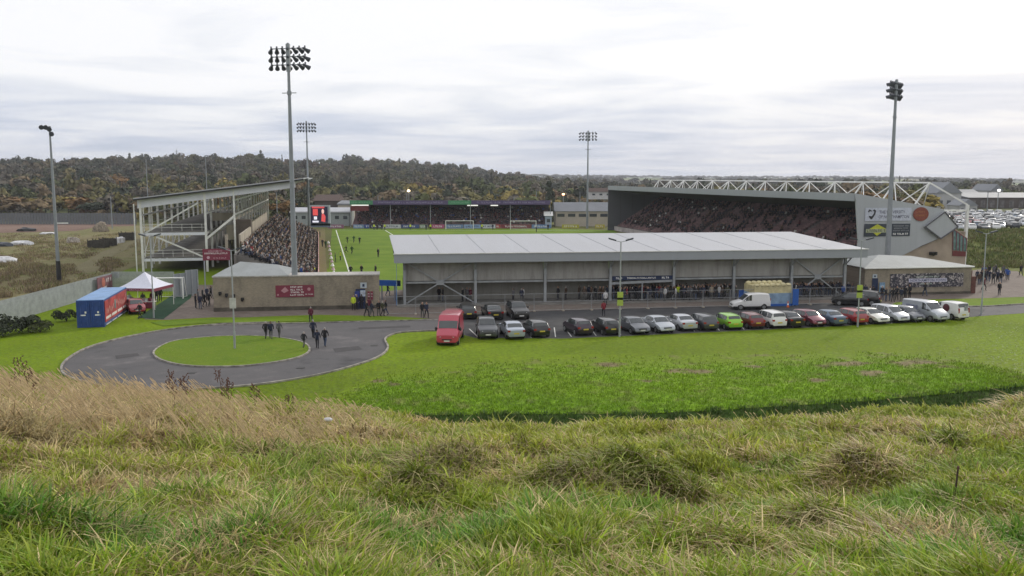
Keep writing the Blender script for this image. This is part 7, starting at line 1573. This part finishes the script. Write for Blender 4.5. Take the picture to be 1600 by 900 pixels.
a = g.uniform(0, 6.28, n_); H = g.uniform(.008, .02, n_); d = np.stack([np.cos(a)*H*6, np.sin(a)*H*6, H], 1); s = np.stack([-np.sin(a), np.cos(a), 0*a], 1)*g.uniform(.03, .07, n_)[:, None]
V = np.stack([B-s, B+s, B+d+s*.4, B+d-s*.4], 1).reshape(-1, 3); C = np.array([[.135, .20, .009]])*(.7+.6*vnoise(gx_, gy_, .5, 3, 51))[:, None]*g.uniform(.75, 1.35, n_)[:, None]; C = np.where(g.random(n_)[:, None] < .03, np.array([.20, .16, .06]), C)
o = link('lawn_grass', raw_mesh('lawn_grass', V, np.arange(len(V)).reshape(-1, 4), M_blade, tint=np.clip(np.repeat(C, 4, 0), 0, 1))); o['kind'] = 'stuff'; o['label'] = 'short mown grass of the lawns around the turning circle'
# ------------------------------------------------------------ long grass of the hillside in front of the camera
g = np.random.default_rng(11)
def hill_points(n, y0, y1, x0=-260, x1=1860):
    py = g.uniform(y0, y1, n); px = g.uniform(x0, x1, n); u, v = px-800, 450-py; dy = FPX*CT+v*ST; dz = -FPX*ST+v*CT; dx = u
    lo = np.full(n, 1.2); hi_ = np.full(n, 46.0)
    ts = np.linspace(1.5, 34, 90)
    t = np.full(n, np.nan)
    for i in range(len(ts)):
        Yq = ts[i]; zq_ = EYE+dz*Yq/dy; hz_ = hill_z(dx*Yq/dy, np.full(n, Yq)); hit = (zq_ <= hz_) & np.isnan(t); t[hit] = Yq
    ok = ~np.isnan(t); Yh = t[ok]; prev = np.maximum(Yh-(ts[1]-ts[0]), 1.4); f = g.random(ok.sum()); Yh = prev+(Yh-prev)*f
    return dx[ok]*Yh/dy[ok], Yh
X1, Y1 = hill_points(22000, 604, 960)
# extra points just over the brow so its edge is furred
Y2 = g.uniform(17, 30, 9000); X2 = g.uniform(-.66, .66, 9000)*Y2
X3 = g.uniform(-9, 9, 2500); Y3 = g.uniform(1.5, 6.5, 2500)
X4 = g.uniform(-34, 34, 26000); Y4 = g.uniform(1, 29, 26000); k4 = (np.abs(X4) > .64*Y4+.5) & (np.abs(X4) < .8*Y4+16); X4, Y4 = X4[k4], Y4[k4]      # the slope to either side
TX = np.concatenate([X1, X2, X3, X4]); TY = np.concatenate([Y1, Y2, Y3, Y4]); nT = len(TX)
TPX = 800+TX/TY*1375; TPY = 276+(EYE-hill_z(TX, TY))/TY*1400
dry = vnoise(TX, TY, .35, 4, 21); dry2 = vnoise(TX, TY, 1.3, 3, 22)
bottom = np.clip((TPY-700)/170, 0, 1); leftup = np.clip((430-TPX)/330, 0, 1)*np.clip((720-TPY)/60, 0, 1)
dryness = .46+.8*(dry-.5)*2+.6*(dry2-.5)*2 - .30*bottom + .55*leftup - .12*np.clip((TPX-400)/500, 0, 1)*(1-bottom)
for (cx_, cy_, r, h) in HUMPS: dryness = dryness + (.15 if h > .3 else .3)*np.exp(-(((TX-cx_)/r)**2+((TY-cy_)/r)**2))
dryness = np.clip(dryness, 0, 1)
NBL = 15; N_ = nT*NBL
R_ = lambda a: np.repeat(a, NBL)
dist = R_(TY); D = R_(dryness); tx, ty = R_(TX), R_(TY)
sp = .05+.008*dist; ang = g.uniform(0, 6.283, N_); rad = np.abs(g.normal(0, 1, N_))*sp
bx = tx+np.cos(ang)*rad; by_ = ty+np.sin(ang)*rad; bz = hill_z(bx, by_)-.02
isdry = g.random(N_) < D
Hn = R_((.06+.20*vnoise(TX, TY, 1.1, 3, 25)+.14*np.clip(leftup+.25*(TY > 14), 0, 1))*g.uniform(.7, 1.35, nT)) * g.uniform(.45, 1.35, N_)
hump = np.zeros(N_)
for (cx_, cy_, r, h) in HUMPS: hump = np.maximum(hump, min(1, .2+h*1.9)*np.exp(-(((tx-cx_)/(r*1.1))**2+((ty-cy_)/(r*.9))**2)))
Hn *= (1+.9*hump)
tr = R_(g.uniform(0, 6.28, nT)); flow = vnoise(TX, TY, .25, 2, 27)*6.28*1.5
tl = R_(g.uniform(0, 6.28, nT)); tk = R_(g.uniform(0, .9, nT)); fx = np.cos(ang)*.8 + .2*np.cos(R_(flow)) + tk*np.cos(tl) - .10; fy = np.sin(ang)*.8+.2*np.sin(R_(flow)) + tk*np.sin(tl) - .6*hump
ln = (0.3+1.1*g.random(N_)*(.6+.8*isdry))*Hn*(1+.3*hump)
dxh, dyh = fx*ln, fy*ln
droop = (.25+.55*g.random(N_)**2+.35*hump)*Hn*np.where(isdry, 1.25, .9)
wd = np.maximum(.0046*g.uniform(.6, 2.2, N_), .0008*dist)*np.where(isdry, .85, 1.15)
phi = g.uniform(0, 6.28, N_); sx, sy = np.cos(phi)*wd, np.sin(phi)*wd
rows = []
for t_, w_ in ((0, 1), (.38, .95), (.72, .65), (1.0, .12)):
    cx_ = bx+dxh*t_**1.7; cy_ = by_+dyh*t_**1.7; cz_ = bz+Hn*(t_*1.18)-droop*t_**2.6*.95
    rows.append(np.stack([cx_-sx*w_, cy_-sy*w_, cz_], 1)); rows.append(np.stack([cx_+sx*w_, cy_+sy*w_, cz_], 1))
V = np.stack(rows, 1).reshape(-1, 3); base = (np.arange(N_)*8)[:, None]
F = np.concatenate([base+np.array([[2*i, 2*i+1, 2*i+3, 2*i+2]]) for i in range(3)], 0)
gr1, gr2, gr3 = np.array([.19, .34, .022]), np.array([.38, .44, .045]), np.array([.11, .30, .035])
dr1, dr2, dr3 = np.array([.74, .60, .31]), np.array([.52, .40, .20]), np.array([.30, .20, .11])
pinkish = np.array([.60, .46, .28])
q = g.random(N_)[:, None]; q2 = R_(vnoise(TX, TY, .6, 3, 29))[:, None]
cg = gr1*(1-q)+gr2*q; cg = np.where(q2 > .58, gr3*(1-q*.4)+gr2*q*.4, cg); yel = R_(np.clip(1-bottom, 0, 1))[:, None]; cg = cg*(1-.45*yel)+np.array([.50, .47, .09])*.45*yel
cd = dr1*(1-q)+dr2*q; cd = np.where(g.random(N_)[:, None] < .18, dr3, cd); lu = R_(leftup)[:, None]; cd = cd*(1-.6*lu)+pinkish*.6*lu
C = np.where(isdry[:, None], cd, cg)*(g.uniform(.6, 1.25, N_)*R_(g.uniform(.7, 1.2, nT)))[:, None]; C = np.where((hump[:, None] > .35), C*np.array([.62, .66, .58]), C)  # hump blades darkened in colour, standing for their backlit shade
C8 = np.repeat(C, 8, 0).reshape(N_, 8, 3); C8[:, 6:] = C8[:, 6:]*.75+np.array([.60, .52, .28])*.25; C8 = C8.reshape(-1, 3)
o = link('grass', raw_mesh('grass', V, F, M_blade, tint=np.clip(C8, 0, 1))); o['kind'] = 'stuff'; o['label'] = 'long tangled green and straw coloured grass of the hillside in front'
# tall seeding grass stalks leaning left along the brow
def stalks(name, xs, ys, H, lean, colr, headcol, label, w=.0035, head=.16, seed=1):
    g2 = np.random.default_rng(seed); n = len(xs); zs = hill_z(xs, ys)-.03; rows = []; a = g2.normal(0, .25, n)
    wv = np.maximum(w, .00042*ys)
    for t_, w_ in ((0, 1), (.4, .9), (1-head, .7), (1-head*.6, 2.2), (1.0, .5)):
        cx_ = xs-lean*H*t_**1.4*np.cos(a); cy_ = ys+lean*H*t_**1.4*np.sin(a); cz_ = zs+H*t_*np.sqrt(np.maximum(.1, 1-(lean*t_*.7)**2)); rows += [np.stack([cx_-wv*w_, cy_, cz_], 1), np.stack([cx_+wv*w_, cy_, cz_], 1)]
    V = np.stack(rows, 1).reshape(-1, 3); b = (np.arange(n)*10)[:, None]; F = np.concatenate([b+np.array([[2*i, 2*i+1, 2*i+3, 2*i+2]]) for i in range(4)], 0)
    C = np.repeat(np.asarray(colr)[None]*g2.uniform(.7, 1.25, n)[:, None], 10, 0).reshape(n, 10, 3); C[:, 6:] = np.asarray(headcol)*g2.uniform(.7, 1.2, n)[:, None, None]
    o = link(name, raw_mesh(name, V, F, M_blade, tint=np.clip(C.reshape(-1, 3), 0, 1))); o['kind'] = 'stuff'; o['label'] = label
n = 2600; Ys = g.uniform(12, 26, n); pxs = -150+750*g.random(n)**1.25; Xs = (pxs-800)/1380*Ys
stalks('seeding_grass', Xs, Ys, g.uniform(.45, 1.0, n)*np.interp(pxs, [0, 300, 600], [1.0, .9, .5]), .62, (.50, .39, .23), (.54, .41, .26), 'tall pinkish seeding grass leaning left along the brow at left', seed=2)
n = 700; Ys = g.uniform(16, 27, n); pxs = g.uniform(380, 1750, n); Xs = (pxs-800)/1380*Ys
stalks('straw_grass', Xs, Ys, g.uniform(.12, .46, n), .55, (.48, .42, .2), (.5, .43, .24), 'thin straw coloured grass along the brow at right', seed=3)
# dead dock stems standing above the brow
def hill_spot(px, Y): X = (px-800)/1385*Y; return Vector((X, Y, float(hill_z(X, Y))))
M_dock = mat('dead_stem_brown', (0.12, 0.06, 0.045), 0.9, var=0.3, scale=8)
for i, (px, Y, h, lab) in enumerate(((268, 19, 1.05, 'reddish brown dead dock stem on the brow, leftmost by the road'), (286, 20, .9, 'second dead dock stem on the brow from the left'), (343, 21, 1.15, 'thick rust brown dead dock stem below the grass island'), (354, 20.5, 1.0, 'dead dock stem just right of the thick rust brown one'), (395, 21, .95, 'pale branching dead stem right of the thick dock stems'), (28, 18, 1.2, 'dark dead stem at the far left above the brow'), (47, 19, .9, 'short dark dead stem at the far left above the brow'), (450, 22, .7, 'short dead stem on the brow right of the grass island'))):
    b = hill_spot(px, Y); t = thing('dead_stem', b, lab, 'plant', 0, 'dead stems on the brow'); r = random.Random(i)
    mb = MB(); mb.cyl((0, 0, 0), (-.06*h, 0, h), .010, .004, 5); tips = []
    for k in range(9): z = h*(.45+.06*k); a = r.uniform(0, 6.28); l = .28*h*(1-.06*k); q_ = (-.06*z+math.cos(a)*l*.6, math.sin(a)*l*.6, z+l*.8); mb.cyl((-.06*z, 0, z), q_, .005, .003, 4); tips.append(q_)
    mb.build('stem', M_dock, t, world=False)
    mb = MB()
    for q_ in tips+[(-.06*h, 0, h)]:
        for k in range(5): mb.ball((q_[0]+r.uniform(-.03, .03), q_[1]+r.uniform(-.03, .03), q_[2]-k*.035), (.016, .016, .018), n=5, k=3)
    mb.build('seed_head', M_dock, t, world=False)
# thin stake in the grass on the right, litter
x, y = hill_hit(1491, 782); zq_ = float(hill_z(x, y)); t = thing('stake', (x, y, zq_-.05), 'thin dark stake standing upright in the grass at right', 'stake')
MB().cyl((0, 0, 0), (.02, 0, .42), .012, .009, 7).build('shaft', mat('dark_weathered_wood', (.06, .04, .035), .9), t, world=False); MB().cyl((.02, 0, .40), (.02, 0, .435), .014, .012, 7).build('cap', M_dock, t, world=False)
x, y = hill_hit(513, 676); mb = MB(); mb.ball((0, 0, .12), (.09, .06, .04), n=8, k=5); o = mb.build('litter', M_sheet, world=False); o.location = (x, y, float(hill_z(x, y))+.12); tag(o, 'scrap of white litter caught in the grass left of centre', 'litter')
# ------------------------------------------------------------ thin autumn air
hz = MB().box((0, 3300, 60), (24000, 7200, 130)).build('haze', bpy.data.materials.new('haze_air')); hz['kind'] = 'stuff'; hz['label'] = 'thin autumn haze'
hm = hz.data.materials[0]; hm.use_nodes = True; t = hm.node_tree; t.nodes.clear(); pv = N(t, 'ShaderNodeVolumePrincipled'); pv.inputs['Color'].default_value = (.86, .90, 1.0, 1); pv.inputs['Density'].default_value = 0.00013; pv.inputs['Anisotropy'].default_value = 0.2
mo = N(t, 'ShaderNodeOutputMaterial'); t.links.new(pv.outputs[0], mo.inputs['Volume'])
